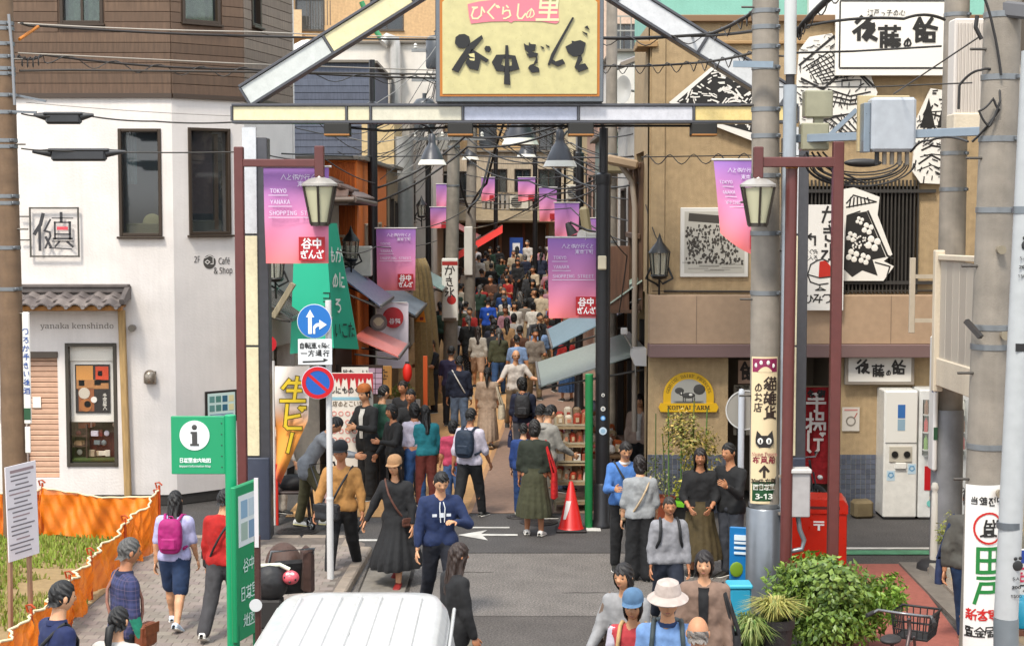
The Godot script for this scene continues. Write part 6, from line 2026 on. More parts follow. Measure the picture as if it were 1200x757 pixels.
	latin(cs, "30m",0.045,V(-0.095,-0.57,R-0.018),mt("3a2a20"), "Droid Sans",Basis(Vector3.UP,-0.45),0.8,true)
	latin(cs, "5685-6788",0.036,V(0.0,-0.638,R+0.004),mt("6a5230"), "Droid Sans",Basis(),1.0)
	latin(cs, "Nuno Fusen",0.04,V(0.0,-0.265,R+0.003),mt("a45a60"), "Droid Serif",Basis(),0.9)
	var t4:=N()
	glyphs(t4, "西日暮里",0.062,0.15,false,1.0,0.0,-hh/2+0.19,R)
	put("lettering",t4.done(),mt("d9d9cf",0.6),cs)
	latin(cs, "3-13",0.06,V(0.0,-hh/2+0.085,R+0.005),mt("d9d9cf"), "Droid Sans",Basis(),1.2,true)
	var cat:=N().pos(V(0,-0.11,R-0.012))
	cat.prism(PV([W(-0.1,-0.03),W(-0.1,0.02),W(-0.085,0.11),W(-0.035,0.055),W(0.035,0.055),W(0.085,0.11),W(0.1,0.02),W(0.1,-0.03),W(0.06,-0.08),W(-0.06,-0.08)]),0.0,0.014)
	put("print",cat.done(),mt("2a2522",0.6),cs)
	var ey:=N().pos(V(0,-0.11,R+0.002))
	for s:float in [-1.0,1.0]:
		ey.ball(V(s*0.048,-0.008,0),V(0.032,0.036,0.005),12,6)
	put("print",ey.done(),mt("e2e0d8",0.5),cs)
	ey=N().pos(V(0,-0.11,R+0.007))
	for s:float in [-1.0,1.0]:
		ey.ball(V(s*0.048,-0.008,0),V(0.01,0.024,0.003),8,6)
	put("print",ey.done(),mt("2a2522",0.5),cs)

	var bx:=thing("telephone_box", "two olive grey cable boxes stacked on the steel arm beside the concrete pole", "utility box",V(3.351,5.502,-18.1))
	var og:=mt("a09d86",0.5, "metal")
	put("case",N().box(V(0.04,5.758-5.502,0),V(0.31,0.3,0.2),0.015).done(),og,bx)
	put("case",N().box(V(0.0,5.398-5.502,0.02),V(0.31,0.3,0.2),0.015).done(),og,bx)
	put("neck",N().box(V(0.05,5.578-5.502,0),V(0.1,0.1,0.1)).done(),og,bx)
	for k in 4:
		put("cable",N().tube([V(-0.08+0.06*k,-0.27,0.02),V(0.02+0.1*k,-0.5,0.02),V(0.3+0.1*k,-0.62,0.0)],0.012,6).done(),mt("2c2a29",0.6),bx)
	var arm:=thing("steel_arm", "galvanised steel cross arm between the two big concrete poles", "cross arm",V(3.788,5.389,-18.0))
	var st:=mt("97a2ac",0.4, "metal",0.6)
	put("bar",N().bar(V(-0.62,-0.01,-0.1),V(1.95,0.02,1.9),0.08,0.09,0.006).done(),st,arm)
	put("brace",N().bar(V(-0.3,0.0,0.0),V(0.0,0.3,0.1),0.05,0.05).done(),st,arm)
	var gb:=thing("grey_utility_box", "light grey utility box with a cream rear frame on the steel arm", "utility box",V(4.028,5.49,-17.35))
	put("case",N().box(V(0,0,0.06),V(0.47,0.57,0.26),0.03).done(),mt("b0b4b9",0.45, "metal"),gb)
	put("frame",N().box(V(-0.05,0.02,-0.12),V(0.55,0.6,0.08),0.006).done(),mt("b9a884",0.5),gb)
	put("bracket",N().box(V(-0.27,-0.03,0.02),V(0.07,0.52,0.2),0.006).done(),st,gb)
	for k in 5:
		put("gland",N().tube([V(-0.15+k*0.08,-0.27,0.06),V(-0.15+k*0.08,-0.42,0.06)],0.025,8).done(),mt("8c8378" if k else "2c2a29",0.5),gb)
	var lo:=thing("cable_coil", "black bundle of looped spare cable hanging under the grey utility box", "cable",V(3.983,5.086,-18.6))
	for k in 11:
		var pts:=[]
		for q in 21:
			var a:=PI+PI*q/20.0
			pts.append(V(cos(a)*(0.42+0.02*k)+0.02*sin(k*3.0),sin(a)*(0.14+0.016*k)+0.05+0.02*cos(k*5.0),sin(k*2.1)*0.1+cos(a)*0.06))
		put("loop",N().tube(pts,0.009,5).done(),mt("262423",0.55),lo)
	put("splice_case",N().ball(V(0.03,0.04,0),V(0.22,0.05,0.05),12,8).done(),mt("2a2929",0.5),lo)

	var p3:=concrete_pole(V(4.22,0,-14.4),V(4.333,7.316,-14.4),0.185,0.155, "thick weathered concrete pole at the right edge with a pawn shop plate",[6.298,5.755,5.217,4.592,3.554,3.379,2.489])
	for k in 3:
		put("knob",N().tube([V([0.06,0.11,0.1][k],[4.245,3.493,2.093][k],0.15),V([0.06,0.11,0.1][k],[4.245,3.493,2.093][k],0.25)],[0.03,0.04],10).done(),mt("a59a86",0.5, "metal",0.4),p3)
	put("bracket",N().bar(V(-0.2,3.615,0.1),V(-0.1,3.478,0.22),0.05,0.04).done(),mt("565250",0.5, "metal",0.5),p3)
	put("lamp_arm",N().bar(V(0.02,6.357,0.05),V(0.4,6.268,0.35),0.12,0.14,0.02).done(),mt("6b6a6c",0.5),p3)
	var ps:=thing("pawn_shop_plate", "white advertising plate with red ring and green and red characters on the thick pole", "sign",V(4.212,1.374,-14.4))
	var h3:=2.154-0.58
	var R3:=0.2
	pole_plate(ps,Vector3.ZERO,R3,0.4,h3, "dfdcd7")
	var yy:=func(py:float) -> float:return (672.0-py)*14.2/1900.0
	var k1:=N()
	glyphs(k1, "当舗",0.065,0.14,false,1.15,-0.075,yy.call(585),R3)
	glyphs(k1, "전당",0.075,0.15,false,1.1,0.085,yy.call(586),R3)
	glyphs(k1, "質",0.15,0.12,false,1.0,0.02,yy.call(618),R3)
	glyphs(k1, "貴金属買",0.09,0.13,false,1.0,0.0,yy.call(743),R3)
	put("lettering",k1.done(),mt("2a2826",0.5),ps)
	var k2:=N()
	var ring:=PackedVector2Array()
	for k in 29:
		ring.append(W(0.02+cos(TAU*k/28)*0.128,yy.call(618.0)+sin(TAU*k/28)*0.135))
	stroke(k2,ring,0.018,0.003,R3)
	glyphs(k2, "新客歓",0.1,0.13,false,1.0,-0.02,yy.call(722),R3)
	put("lettering",k2.done(),mt("c2352f",0.5),ps)
	var k3:=N()
	glyphs(k3, "田",0.25,0.13,false,1.0,0.02,yy.call(655),R3)
	glyphs(k3, "戸",0.24,0.13,false,1.0,0.02,yy.call(693),R3)
	put("lettering",k3.done(),mt("26823f",0.5),ps)
	var gp:=thing("grey_pipe_pole", "pale grey painted steel pole with small black print beside the thick concrete pole", "pole",V(4.243,0,-13.6))
	put("shaft",N().tube([V(0,0,0),V(-0.03,1.127,0)],0.105,20).done(),mt("7d8488",0.5, "metal"),gp)
	put("shaft",N().tube([V(-0.03,1.127,0),V(0.1,5.909,0)],0.1,20).done(),mt("b7b9b9",0.5, "metal"),gp)
	put("slot",N().box(V(0.02,3.446,0.09),V(0.09,0.065,0.03)).done(),mt("1f1d1c",0.6),gp)
	var dots:=N()
	for q:Array in [[-0.02,0.06,0.016],[0.02,0.065,0.016],[0.0,0.0,0.045]]:
		dots.ball(V(0.03+q[0],1.598+q[1],0.1),V(q[2],q[2],0.006),12,6)
		dots.ball(V(0.045+q[0],4.3+q[1],0.1),V(q[2],q[2],0.006),12,6)
	put("print",dots.done(),mt("2a2a2a",0.5),gp)
	for py:float in [1.488,4.193]:
		latin(gp, "S.A.",0.026,V(0.02,py,0.105),mt("2a2a2a"), "Droid Sans",Basis(),1.1)
		latin(gp, "200",0.026,V(0.02,py-0.075,0.105),mt("2a2a2a"), "Droid Sans",Basis(),1.3,true)
		latin(gp, "1500",0.026,V(0.02,py-0.15,0.105),mt("2a2a2a"), "Droid Sans",Basis(),1.2)
	for q:Vector3 in [V(-0.02,1.928,0),V(0.06,4.593,0)]:
		put("band",N().lathe([W(0.103,-0.03),W(0.106,-0.028),W(0.106,0.028),W(0.103,0.03)],20,q).done(),mt("8f959a",0.4, "metal",0.7),gp)

	var p4:=concrete_pole(V(5.538,0,-20.441),V(5.63,8.505,-20.7),0.185,0.15, "smooth grey pole between the vending machines and the white bollards",[7.041,5.303,4.849],false)
	put("sleeve",N().lathe([W(0.2,0.0),W(0.2,2.05),W(0.19,2.07)],22).done(),mt("97989a",0.6, "concrete"),p4)
	var pl:=put("advert_plate",N().box(V(-0.2,2.152,0.06),V(0.06,1.7,0.24),0.02).done(),mt("dcdad6",0.4),p4)
	lettering(pl, "すしつるか",0.1,V(-0.2,2.59,0.183),mt("3a5590"),0.2,true,1.15)
	put("print",N().box(V(-0.2,1.779,0.183),V(0.05,0.16,0.004)).done(),mt("2d5a3c",0.5),pl)
	put("bracket",N().bar(V(-0.45,3.752,0.0),V(-0.1,3.752,0.0),0.04,0.05).bar(V(-0.45,3.195,0.0),V(-0.1,3.195,0.0),0.04,0.05).box(V(-0.48,3.512,0),V(0.07,0.95,0.05),0.006).done(),mt("c2b6a4",0.5, "metal"),p4)

	var p5:=concrete_pole(V(-1.622,0.012,-42)*V(1,0,1),V(-1.436,9.8,-42.0),0.19,0.14, "concrete pole with transformers and a shaved ice plate inside the street",[2.0,5.2,6.2,7.1])
	var tm:=mt("55585c",0.5, "metal",0.3)
	for q:Array in [[-0.62,7.0,0.3],[0.55,7.5,0.26],[-0.3,8.6,0.24]]:
		put("transformer",N().lathe([W(0.0,-0.42),W(0.26,-0.42),W(0.28,-0.36),W(0.28,0.3),W(0.2,0.4),W(0.05,0.43),W(0.05,0.55),W(0,0.55)],16,V(q[0],q[1],q[2])).done(),tm,p5)
	for k in 4:
		put("cross_arm",N().box(V(0,6.4+k*0.75,0.15),V(1.9,0.08,0.08)).done(),mt("9a9a98",0.5, "metal",0.5),p5)
		for q in 6:
			put("insulator",N().lathe([W(0.02,0),W(0.055,0.03),W(0.03,0.06),W(0.05,0.09),W(0.02,0.14),W(0,0.14)],10,V(-0.85+q*0.34,6.44+k*0.75,0.15)).done(),mt("cfccc4",0.4),p5)
	var pk:=put("advert_plate",N().box(V(0.02,2.528,0.24),V(0.42,1.62,0.05),0.02).done(),mt("dcd8d0",0.5),p5)
	lettering(pk, "かき氷",0.25,V(0.02,2.747,0.268),mt("3d3431"),0.12,true,1.15)
	put("print",N().box(V(0.02,3.206,0.266),V(0.4,0.1,0.004)).done(),mt("a9352f",0.5),pk)
	put("print",N().at(upright(V(0.06,2.265,0.266))).lathe([W(0.12,0),W(0.12,0.004),W(0,0.004)],16).done(),mt("b9362f",0.5),pk)
	put("print",N().box(V(0.02,1.761,0.266),V(0.34,0.08,0.004)).done(),mt("6d5b4c",0.5),pk)
	var p6:=concrete_pole(V(-1.342,ground_y(50.0),-50.0),V(-1.157,10.5,-50.0),0.18,0.13, "concrete pole with a long white plate deeper in the street",[5.0,6.0],false)
	put("advert_plate",N().box(V(0.0,3.0,0.2),V(0.26,1.5,0.05),0.02).done(),mt("d6d3cb",0.5),p6)
	put("transformer",N().lathe([W(0.0,-0.42),W(0.26,-0.42),W(0.28,0.3),W(0.05,0.43),W(0,0.5)],16,V(0.6,6.6,0.2)).lathe([W(0.0,-0.42),W(0.26,-0.42),W(0.28,0.3),W(0.05,0.43),W(0,0.5)],16,V(-0.5,7.4,0.2)).done(),tm,p6)
	for k in 3:
		put("cross_arm",N().box(V(0,6.9+k*0.8,0.15),V(1.8,0.08,0.08)).done(),mt("9a9a98",0.5, "metal",0.5),p6)
	var p7:=concrete_pole(V(1.831,0,-30.0),V(1.831,8.5,-30.0),0.12,0.1, "thin concrete pole among the cables behind the black lamp post",[4.0,5.0,5.6],false)
	put("splice_case",N().box(V(0.1,5.35,0.2),V(0.5,0.2,0.16),0.05).box(V(-0.45,4.2,0.15),V(0.18,0.9,0.16),0.05,Basis(Vector3.BACK,0.15)).done(),mt("8f8468",0.6),p7)

func cable(label:String,pts:Array,r:float,color := "2b2927",sag:=0.0,wraps:=0) -> void:
	var a:Vector3=pts[0]
	var o:=thing("cable",label, "cable",a,0.0, "overhead cables")
	var q:=[]
	for k in pts.size()-1:
		var p0:Vector3=pts[k]
		var p1:Vector3=pts[k+1]
		for s in 10:
			var t:=s/10.0
			q.append(p0.lerp(p1,t)-a-V(0,sag*4.0*t*(1.0-t),0))
	q.append((pts[pts.size()-1] as Vector3)-a)
	put("wire",N().tube(q,r*0.75,6).done(),mt(color,0.6),o)
	if wraps:
		var c:=[]
		for k in wraps*8+1:
			var t:=float(k)/(wraps*8)*(q.size()-1.001)
			var p:Vector3=(q[int(t)] as Vector3).lerp(q[int(t)+1],t-int(t))
			c.append(p+V(0,sin(k*TAU/8.0)*0.07-0.04,cos(k*TAU/8.0)*0.07))
		put("lashing",N().tube(c,0.008,4).done(),mt("4a4643",0.6),o)

func cables() -> void:
	var k:=0

	cable("thick black cable from the left pole across the brown boards, uppermost",[V(-6.6,7.092,-22),V(-6.505,7.114,-22.5),V(-3.877,7.133,-24),V(-0.313,7.704,-30)],0.026, "3a332e",0.02)
	cable("thin pale wire just over the uppermost black cable at the left pole",[V(-6.646,7.092,-22),V(-3.876,7.195,-24),V(-0.625,7.735,-30)],0.014, "b5aca0",0.02)
	cable("second cable from the left pole across the brown boards",[V(-6.655,6.649,-22),V(-6.425,6.709,-22.4),V(-3.883,6.649,-24),V(-0.313,7.006,-30)],0.024, "3d352f",0.05,14)
	cable("pale sheathed cable from the left pole along the brown boards",[V(-6.654,6.694,-22),V(-3.882,6.724,-24),V(-0.626,7.115,-30)],0.015, "a59c90",0.0)
	cable("third straight cable from the left pole over the brown boards",[V(-6.637,6.456,-22),V(-6.079,6.501,-22.4),V(-3.633,6.606,-24),V(-0.313,7.053,-30)],0.024, "4a423a",0.0)
	cable("orange sheathed cable end at the top of the left pole",[V(-6.628,6.876,-22),V(-6.488,7.091,-22.4)],0.03, "c07a2a",0.0)
	cable("wire with a splice box from the left pole to the gate beam",[V(-6.626,5.885,-22),V(-6.269,5.862,-22.2),V(-5.784,5.868,-22.3),V(-4.943,5.809,-22.5),V(-3.774,5.781,-22.2)],0.016, "38342f",0.02)
	cable("lower wire with a long splice box left of the gate",[V(-6.636,5.416,-22),V(-6.278,5.4,-22.2),V(-5.489,5.381,-22.3),V(-3.721,5.377,-22.2)],0.014, "38342f",0.01)
	cable("hair thin wire crossing the white wall to the gate",[V(-6.554,6.034,-22),V(-3.773,5.862,-22.2)],0.007, "8a857e",0.02)
	for q:Array in [[V(-6.121,5.83,-22.25),0.48,0.15, "upper"],[V(-5.934,5.334,-22.3),0.75,0.16, "lower and longer"]]:
		var o:=thing("splice_box", "black cable splice box hanging before the white wall, "+String(q[3]) + " of the two", "cable box",q[0])
		put("case",N().box(Vector3.ZERO,V(q[1],q[2],0.14),0.03).done(),mt("3c3d40",0.5, "metal"),o)
		put("lid",N().box(V(0,float(q[2])*0.45,0),V(float(q[1])*1.12,float(q[2])*0.28,0.16),0.02).done(),mt("46474a",0.5),o)
		put("end_cap",N().tube([V(-float(q[1])*0.85,0.05,0),V(-float(q[1])*0.5,0.03,0)],[0.02,0.06],8).tube([V(float(q[1])*0.85,0.05,0),V(float(q[1])*0.5,0.03,0)],[0.02,0.06],8).done(),mt("3c3d40",0.5),o)

	cable("pair of cables dropping from the transformers to the left shop fronts, upper one",[V(1.568,6.43,-30),V(-0.979,6.109,-34),V(-3.211,4.956,-34)],0.03, "2f2d2b",0.2)
	cable("pair of cables dropping from the transformers to the left shop fronts, lower one",[V(1.412,6.321,-30),V(-0.926,5.896,-34),V(-3.392,4.6,-34)],0.03, "2f2d2b",0.2)
	cable("long level wire below the gate beam across the street",[V(-3.818,5.517,-27),V(-1.503,5.971,-41),V(2.334,5.475,-27)],0.02, "35322f",0.05)
	cable("sagging cable between the pole and the right houses above the crowd",[V(-1.539,6.245,-42),V(0.378,5.221,-36),V(1.824,5.306,-30)],0.024, "302e2c",0.25)
	cable("cable running steeply down beside the concrete pole in the street",[V(-0.184,7.01,-44),V(-0.724,5.322,-46),V(-1.365,4.469,-50)],0.05, "2f2d2b",-0.1)
	cable("looped black cable under the far transformer pole",[V(-1.365,5.369,-42),V(-1.174,4.645,-43),V(-0.877,4.945,-44),V(-0.589,6.128,-45)],0.045, "2f2d2b",0.05)
	cable("cable from the street pole to the beige shop's wall",[V(-1.428,6.682,-42),V(0.713,5.577,-34),V(2.124,5.058,-25)],0.022, "302e2c",0.3)
	cable("thin cable across the mouth of the street from the gate post to the orange house",[V(-3.771,5.44,-24),V(-3.112,5.432,-27),V(-2.769,5.118,-33)],0.014, "302e2c",0.06)
	cable("low cable crossing before the orange house and banner",[V(-2.803,3.932,-26),V(-2.608,3.884,-31),V(-1.851,3.824,-40)],0.014, "57524c",0.08)
	cable("cable rising across the street to the black lamp post",[V(-0.967,4.118,-46),V(0.714,4.867,-34),V(1.325,4.967,-23.4)],0.018, "3a3734",0.15)
	cable("cable from the lamp post with two banners to the left row",[V(-2.995,4.202,-38),V(-0.798,4.799,-38),V(1.532,5.374,-37)],0.018, "3a3734",0.3)
	cable("pale wire fan from the red awning to the right",[V(-1.235,3.997,-50),V(0.966,4.769,-46)],0.02, "b0a692",0.1)
	cable("far level cable over the crowd towards the balcony shop",[V(-1.433,4.798,-42),V(-0.315,5.228,-60),V(1.573,5.055,-30)],0.02, "3a3734",0.2)
	cable("drop wire from the lamp post to the snack shop awning",[V(1.315,4.416,-23.4),V(1.74,3.893,-24.5),V(1.648,2.956,-25)],0.012, "3a3734",0.05)
	cable("wire along the beige wall to the black wall lantern",[V(2.027,4.664,-24.6),V(2.111,4.283,-24.2),V(2.179,4.132,-24.1)],0.012, "3a332b",0.02)
	for q in 7:
		cable(["taut wire between the right houses, highest", "taut wire between the right houses, second from the top", "taut wire crossing at the white building", "taut slanting wire at the white company sign", "wire slanting down to the brown bay", "wire slanting to the thin concrete pole", "lowest slanting wire above the right awnings"][q],[V(-0.6-0.2*q,7.3-0.42*q,-44.0-q),V(1.2,6.6-0.33*q,-33.0),V(2.0,6.2-0.36*q,-27.0)],0.016, "35322f",0.12)
	var sw:=thing("service_wires", "tangle of thin service wires fanning out from the transformer pole", "cables",V(-1.436,8.0,-42.0))
	for q in 46:
		var a:=V(rng.randf_range(-0.8,0.8),rng.randf_range(-1.6,1.6),0.2)
		var e:=V([-2.6,5.2][q % 2]+rng.randf_range(-0.6,0.6),rng.randf_range(-3.4,-1.2),rng.randf_range(-14,13))
		var pts:=[]
		for s in 9:
			pts.append(a.lerp(e,s/8.0)-V(0,(0.3+0.3*(q % 3))*4.0*s/8.0*(1.0-s/8.0),0))
		put("wire",N().tube(pts,0.011,4).done(),mt("33302d" if q % 4 else "8a8680",0.6),sw)

	cable("thick dark cable bundle from the concrete pole down to the gate strut",[V(2.749,6.864,-18.4),V(2.671,6.801,-19),V(2.517,6.838,-21),V(1.251,7.108,-24)],0.03, "2e2a27",0.02,8)
	cable("cable from the gate strut behind the name board",[V(2.762,6.62,-18.6),V(2.345,6.974,-22.5),V(1.313,7.096,-24)],0.026, "322e2b",0.02)
	cable("twisted cable over the beige wall towards the gate",[V(2.765,6.39,-18.8),V(2.41,6.558,-22),V(1.315,6.699,-24)],0.022, "3a342e",0.02,10)
	cable("thick bundled cable rising from the pole to the top right",[V(3.177,6.521,-18.2),V(3.234,6.657,-18),V(3.404,6.867,-17)],0.05, "2b2825",-0.02,5)
	cable("dark cable across the big confectioner sign",[V(3.129,6.596,-18.2),V(4.456,6.755,-18.6),V(5.026,6.791,-19)],0.024, "2e2b28",-0.05)
	cable("lower dark cable across the big confectioner sign",[V(3.132,6.333,-18.2),V(3.963,6.428,-19),V(4.993,6.487,-19)],0.018, "2e2b28",0.0)
	cable("thin cable over the woodcut house board",[V(2.883,5.971,-18.4),V(4.08,5.986,-18.6),V(5.076,5.988,-18)],0.012, "37332f",0.0)
	cable("slanting guy wire from the grey box to the thick pole",[V(4.072,5.824,-17.4),V(4.185,6.141,-14.6)],0.01, "4c4743",0.0)
	cable("lashed level wire above the maroon arm right of the gate",[V(1.911,5.365,-24),V(3.227,5.324,-22),V(3.583,5.216,-19)],0.012, "3a332c",0.0,9)
	cable("loose black loop on the thick pole",[V(4.27,5.769,-14.3),V(4.105,5.813,-14.3),V(3.948,5.688,-14.4),V(3.945,5.479,-14.4)],0.016, "2a2725",-0.03)
	cable("second black loop on the thick pole, coiled lower",[V(4.27,5.754,-14.3),V(4.252,5.54,-14.2),V(4.16,5.319,-14.2),V(4.068,5.452,-14.2),V(4.192,5.562,-14.2),V(4.246,5.466,-14.2),V(4.071,5.194,-14.4)],0.014, "2a2725",0.02)
	cable("dark cable from the top of the thick pole down to its band",[V(4.085,6.442,-14.2),V(4.18,6.15,-14.2),V(4.255,5.761,-14.2)],0.016, "2a2725",-0.03)
	cable("cable looped from the grey box along the steel arm",[V(4.216,5.202,-17.2),V(4.232,5.289,-16.5),V(4.257,5.227,-15.2)],0.016, "2a2725",-0.04)
	cable("black strap end hanging from the thick pole's clamp",[V(4.037,6.274,-14.2),V(4.024,6.172,-14.2),V(4.078,6.069,-14.2)],0.025, "2a2725",0.0)

func disc(under:Node3D,called:String,r:float,z:float,color:String,c:=Vector3.ZERO,r_in:=0.0) -> MeshInstance3D:
	var b:=N().at(upright(c+V(0,0,z)))
	if r_in>0.0:
		b.lathe([W(r_in,-0.003),W(r,-0.003),W(r,0.003),W(r_in,0.003)],32)
	else:
		b.lathe([W(0,-0.004),W(r,-0.004),W(r,0.004),W(0,0.004)],32)
	return put(called,b.done(),mt(color,0.35),under)

func road_signs() -> void:
	var d:=19.5
	var post:=thing("sign_post", "white round post carrying the three traffic signs left of the gate", "post",V(-2.216,0,-d))
	put("post",N().tube([Vector3.ZERO,V(0,1.094,0)],0.042,14).tube([V(0,1.094,0),V(0.0,3.503,0)],0.037,14).done(),mt("c9c8c6",0.4),post)
	put("collar",N().lathe([W(0.045,0),W(0.045,0.03),W(0.037,0.04)],14,V(0,1.073,0)).done(),mt("b9b8b6",0.4),post)
	var a:=thing("direction_sign", "round blue traffic sign with white arrows ahead and right", "traffic sign",V(-2.373,3.257,-19.4))
	disc(a, "plate",0.208,0.0, "d3d6da")
	disc(a, "face",0.2,0.006, "2b74b8")
	var b:=N()
	b.prism(PV([W(-0.075,-0.15),W(-0.03,-0.15),W(-0.03,0.05),W(0.0,0.05),W(-0.05,0.14),W(-0.1,0.05),W(-0.075,0.05)]),0.0,0.014)
	put("arrow",b.done(),mt("dde0e2",0.4),a)
	b=N()
	b.prism(PV([W(-0.015,-0.15),W(0.01,-0.15),W(0.01,-0.09),W(0.03,-0.065),W(0.06,-0.06),W(0.06,-0.1),W(0.15,-0.04),W(0.06,0.02),W(0.06,-0.018),W(0.02,-0.025),W(-0.015,-0.06)]),0.0,0.0145)
	put("arrow",b.done(),mt("dde0e2",0.4),a)
	var p:=thing("plate_sign", "white rectangular traffic plate with two lines of characters and a black arrow", "traffic sign",V(-2.368,2.888,-19.4))
	put("plate",N().box(Vector3.ZERO,V(0.41,0.31,0.012),0.004).done(),mt("d4d5d5",0.4),p)
	var ink:=mt("1f1e1e",0.6)
	var g:=N().pos(V(0,0,0.007))
	glyphs(g, "自転車",0.072,0.13,false,1.0,-0.085,0.078)
	glyphs(g, "を",0.042,0.12,false,1.0,0.052,0.07)
	glyphs(g, "除",0.062,0.11,false,1.0,0.112,0.078)
	glyphs(g, "く",0.045,0.13,false,1.0,0.16,0.07)
	glyphs(g, "一方通行",0.074,0.13,false,1.2,0.0,-0.012)
	put("lettering",g.done(),ink,p)
	put("arrow",N().prism(PV([W(-0.15,-0.11),W(0.1,-0.102),W(0.1,-0.075),W(0.155,-0.093),W(0.1,-0.122),W(0.1,-0.118),W(-0.15,-0.128)]),0.006,0.011).done(),ink,p)
	var n:=thing("no_parking_sign", "round blue traffic sign with red rim and red diagonal bar", "traffic sign",V(-2.337,2.517,-19.4))
	disc(n, "plate",0.2,0.0, "d3d6da")
	disc(n, "face",0.193,0.004, "2b62ae")
	disc(n, "rim",0.193,0.011, "c0202c",Vector3.ZERO,0.146)
	put("bar",N().box(V(0,0,0.0095),V(0.3,0.036,0.004),0,Basis(Vector3.BACK,-0.72)).done(),mt("c0202c",0.4),n)
	for q:Node3D in [a,p,n]:
		put("clamp",N().box(V(-2.216-q.position.x,0.03,-0.05),V(0.1,0.04,0.1),0.006).box(V(-2.298-q.position.x,0.03,-0.02),V(0.26,0.03,0.02)).done(),mt("a9adb1",0.4, "metal",0.6),q)

	var m:=thing("round_sign_back", "round plate seen from behind on a white post before the beige shop", "traffic sign",V(2.908,0,-20.4))
	put("post",N().tube([V(0,0,0),V(0,2.285,0)],0.04,12).lathe([W(0.04,0),W(0.03,0.04),W(0,0.05)],12,V(0,2.285,0)).done(),mt("b9bdc3",0.4),m)
	disc(m, "plate",0.25,-0.06, "9a968e",V(0.06,2.056,0))
	disc(m, "rim",0.255,-0.05, "c5c4c0",V(0.06,2.056,0),0.24)

	var gi:=mt("2a9a6c",0.4)
	var i:=thing("information_sign", "green information sign with a white disc and letter i on a round green post", "sign",V(-2.558,0,-14.6))
	put("post",N().tube([Vector3.ZERO,V(0,2.733,0)],0.052,20).ball(V(0,2.733,0),V(0.052,0.012,0.052),16,6).done(),mt("23a070",0.4),i)
	var cx:=-2.85--2.558
	var cy:=(2.733+2.194)/2
	put("board",N().box(V(cx+0.0,cy,0),V(0.49,0.53,0.03),0.006).done(),gi,i)
	disc(i, "disc",0.136,0.018, "dcdedd",V(-2.88--2.558,2.554,0))
	var ic:=V(-2.88--2.558,2.554,0.024)
	var ib:=N().pos(ic)
	ib.ball(V(0,0.075,0),V(0.025,0.025,0.004),16,6)
	ib.prism(PV([W(-0.035,0.035),W(0.024,0.035),W(0.024,-0.075),W(0.04,-0.075),W(0.04,-0.093),W(-0.04,-0.093),W(-0.04,-0.075),W(-0.022,-0.075),W(-0.022,0.018),W(-0.035,0.018)]),0,0.004)
	put("letter",ib.done(),mt("4c4a48",0.5),i)
	lettering(i, "日暮里案内地図",0.04,V(ic.x,2.327,0.017),mt("dfe6e2"),0.14,false,1.02)
	latin(i, "Nippori Information Map",0.018,V(ic.x,2.273,0.018),mt("dfe6e2"), "Droid Sans",Basis(),1.0)
	for k in 5:
		put("rivet",N().ball(V(-2.635--2.558,cy+0.2-k*0.1,0.016),V(0.007,0.007,0.004),8,4).done(),mt("2b4a3c",0.5),i)
	var mp:=thing("map_panel", "green map board seen edge-on behind the information sign post", "map board",V(-2.4,0,-14.4),74.0)
	put("board",N().box(V(0,1.45,0),V(0.5,1.4,0.05),0.01).done(),mt("1f8f60",0.4),mp)
	put("print",N().box(V(0,1.83,0.027),V(0.38,0.46,0.004)).done(),mt("cfd4d2",0.5),mp)
	for k in 4:
		put("print",N().box(V(-0.08+0.16*(k % 2),1.93-0.2*(k/2),0.03),V(0.13,0.16,0.004)).done(),mt(["8aa7bb", "b6c3c9", "9fb0a4", "7f98ae"][k],0.5),mp)
	for k in 3:
		lettering(mp,["谷中", "日暮里", "地図"][k],0.12,V(0,1.42-k*0.25,0.028),mt("c2d6cb"),0.1,false,1.0)
	put("post",N().tube([V(-0.2,0,0),V(-0.2,0.9,0)],0.03,8).tube([V(0.2,0,0),V(0.2,0.9,0)],0.03,8).done(),mt("1f7f58",0.4),mp)

	var nb:=thing("notice_board", "white printed notice sheet on two thin timber stakes at the left edge", "notice board",V(-5.069,0,-16.5),64.0)
	for s:float in [-1.0,1.0]:
		put("stake",N().box(V(0.14*s,0.85+0.1*s,-0.02),V(0.045,1.75,0.04),0.004,Basis(Vector3.BACK,0.02*s)).done(),mt("b08d72",0.8, "wood"),nb)
	put("sheet",N().box(V(0.02,1.5,0.012),V(0.44,0.98,0.012),0,Basis(Vector3.BACK,0.03)).done(),mt("d6d0d2",0.7),nb)
	for k in 19:
		put("print",N().box(V(0.02-0.02*(k % 3),1.93-k*0.047,0.02),V(0.34-0.05*(k % 4),0.03 if k==0 else 0.014,0.003),0,Basis(Vector3.BACK,0.03)).done(),mt("7d787c" if k % 5 else "9c8a8c",0.7),nb)

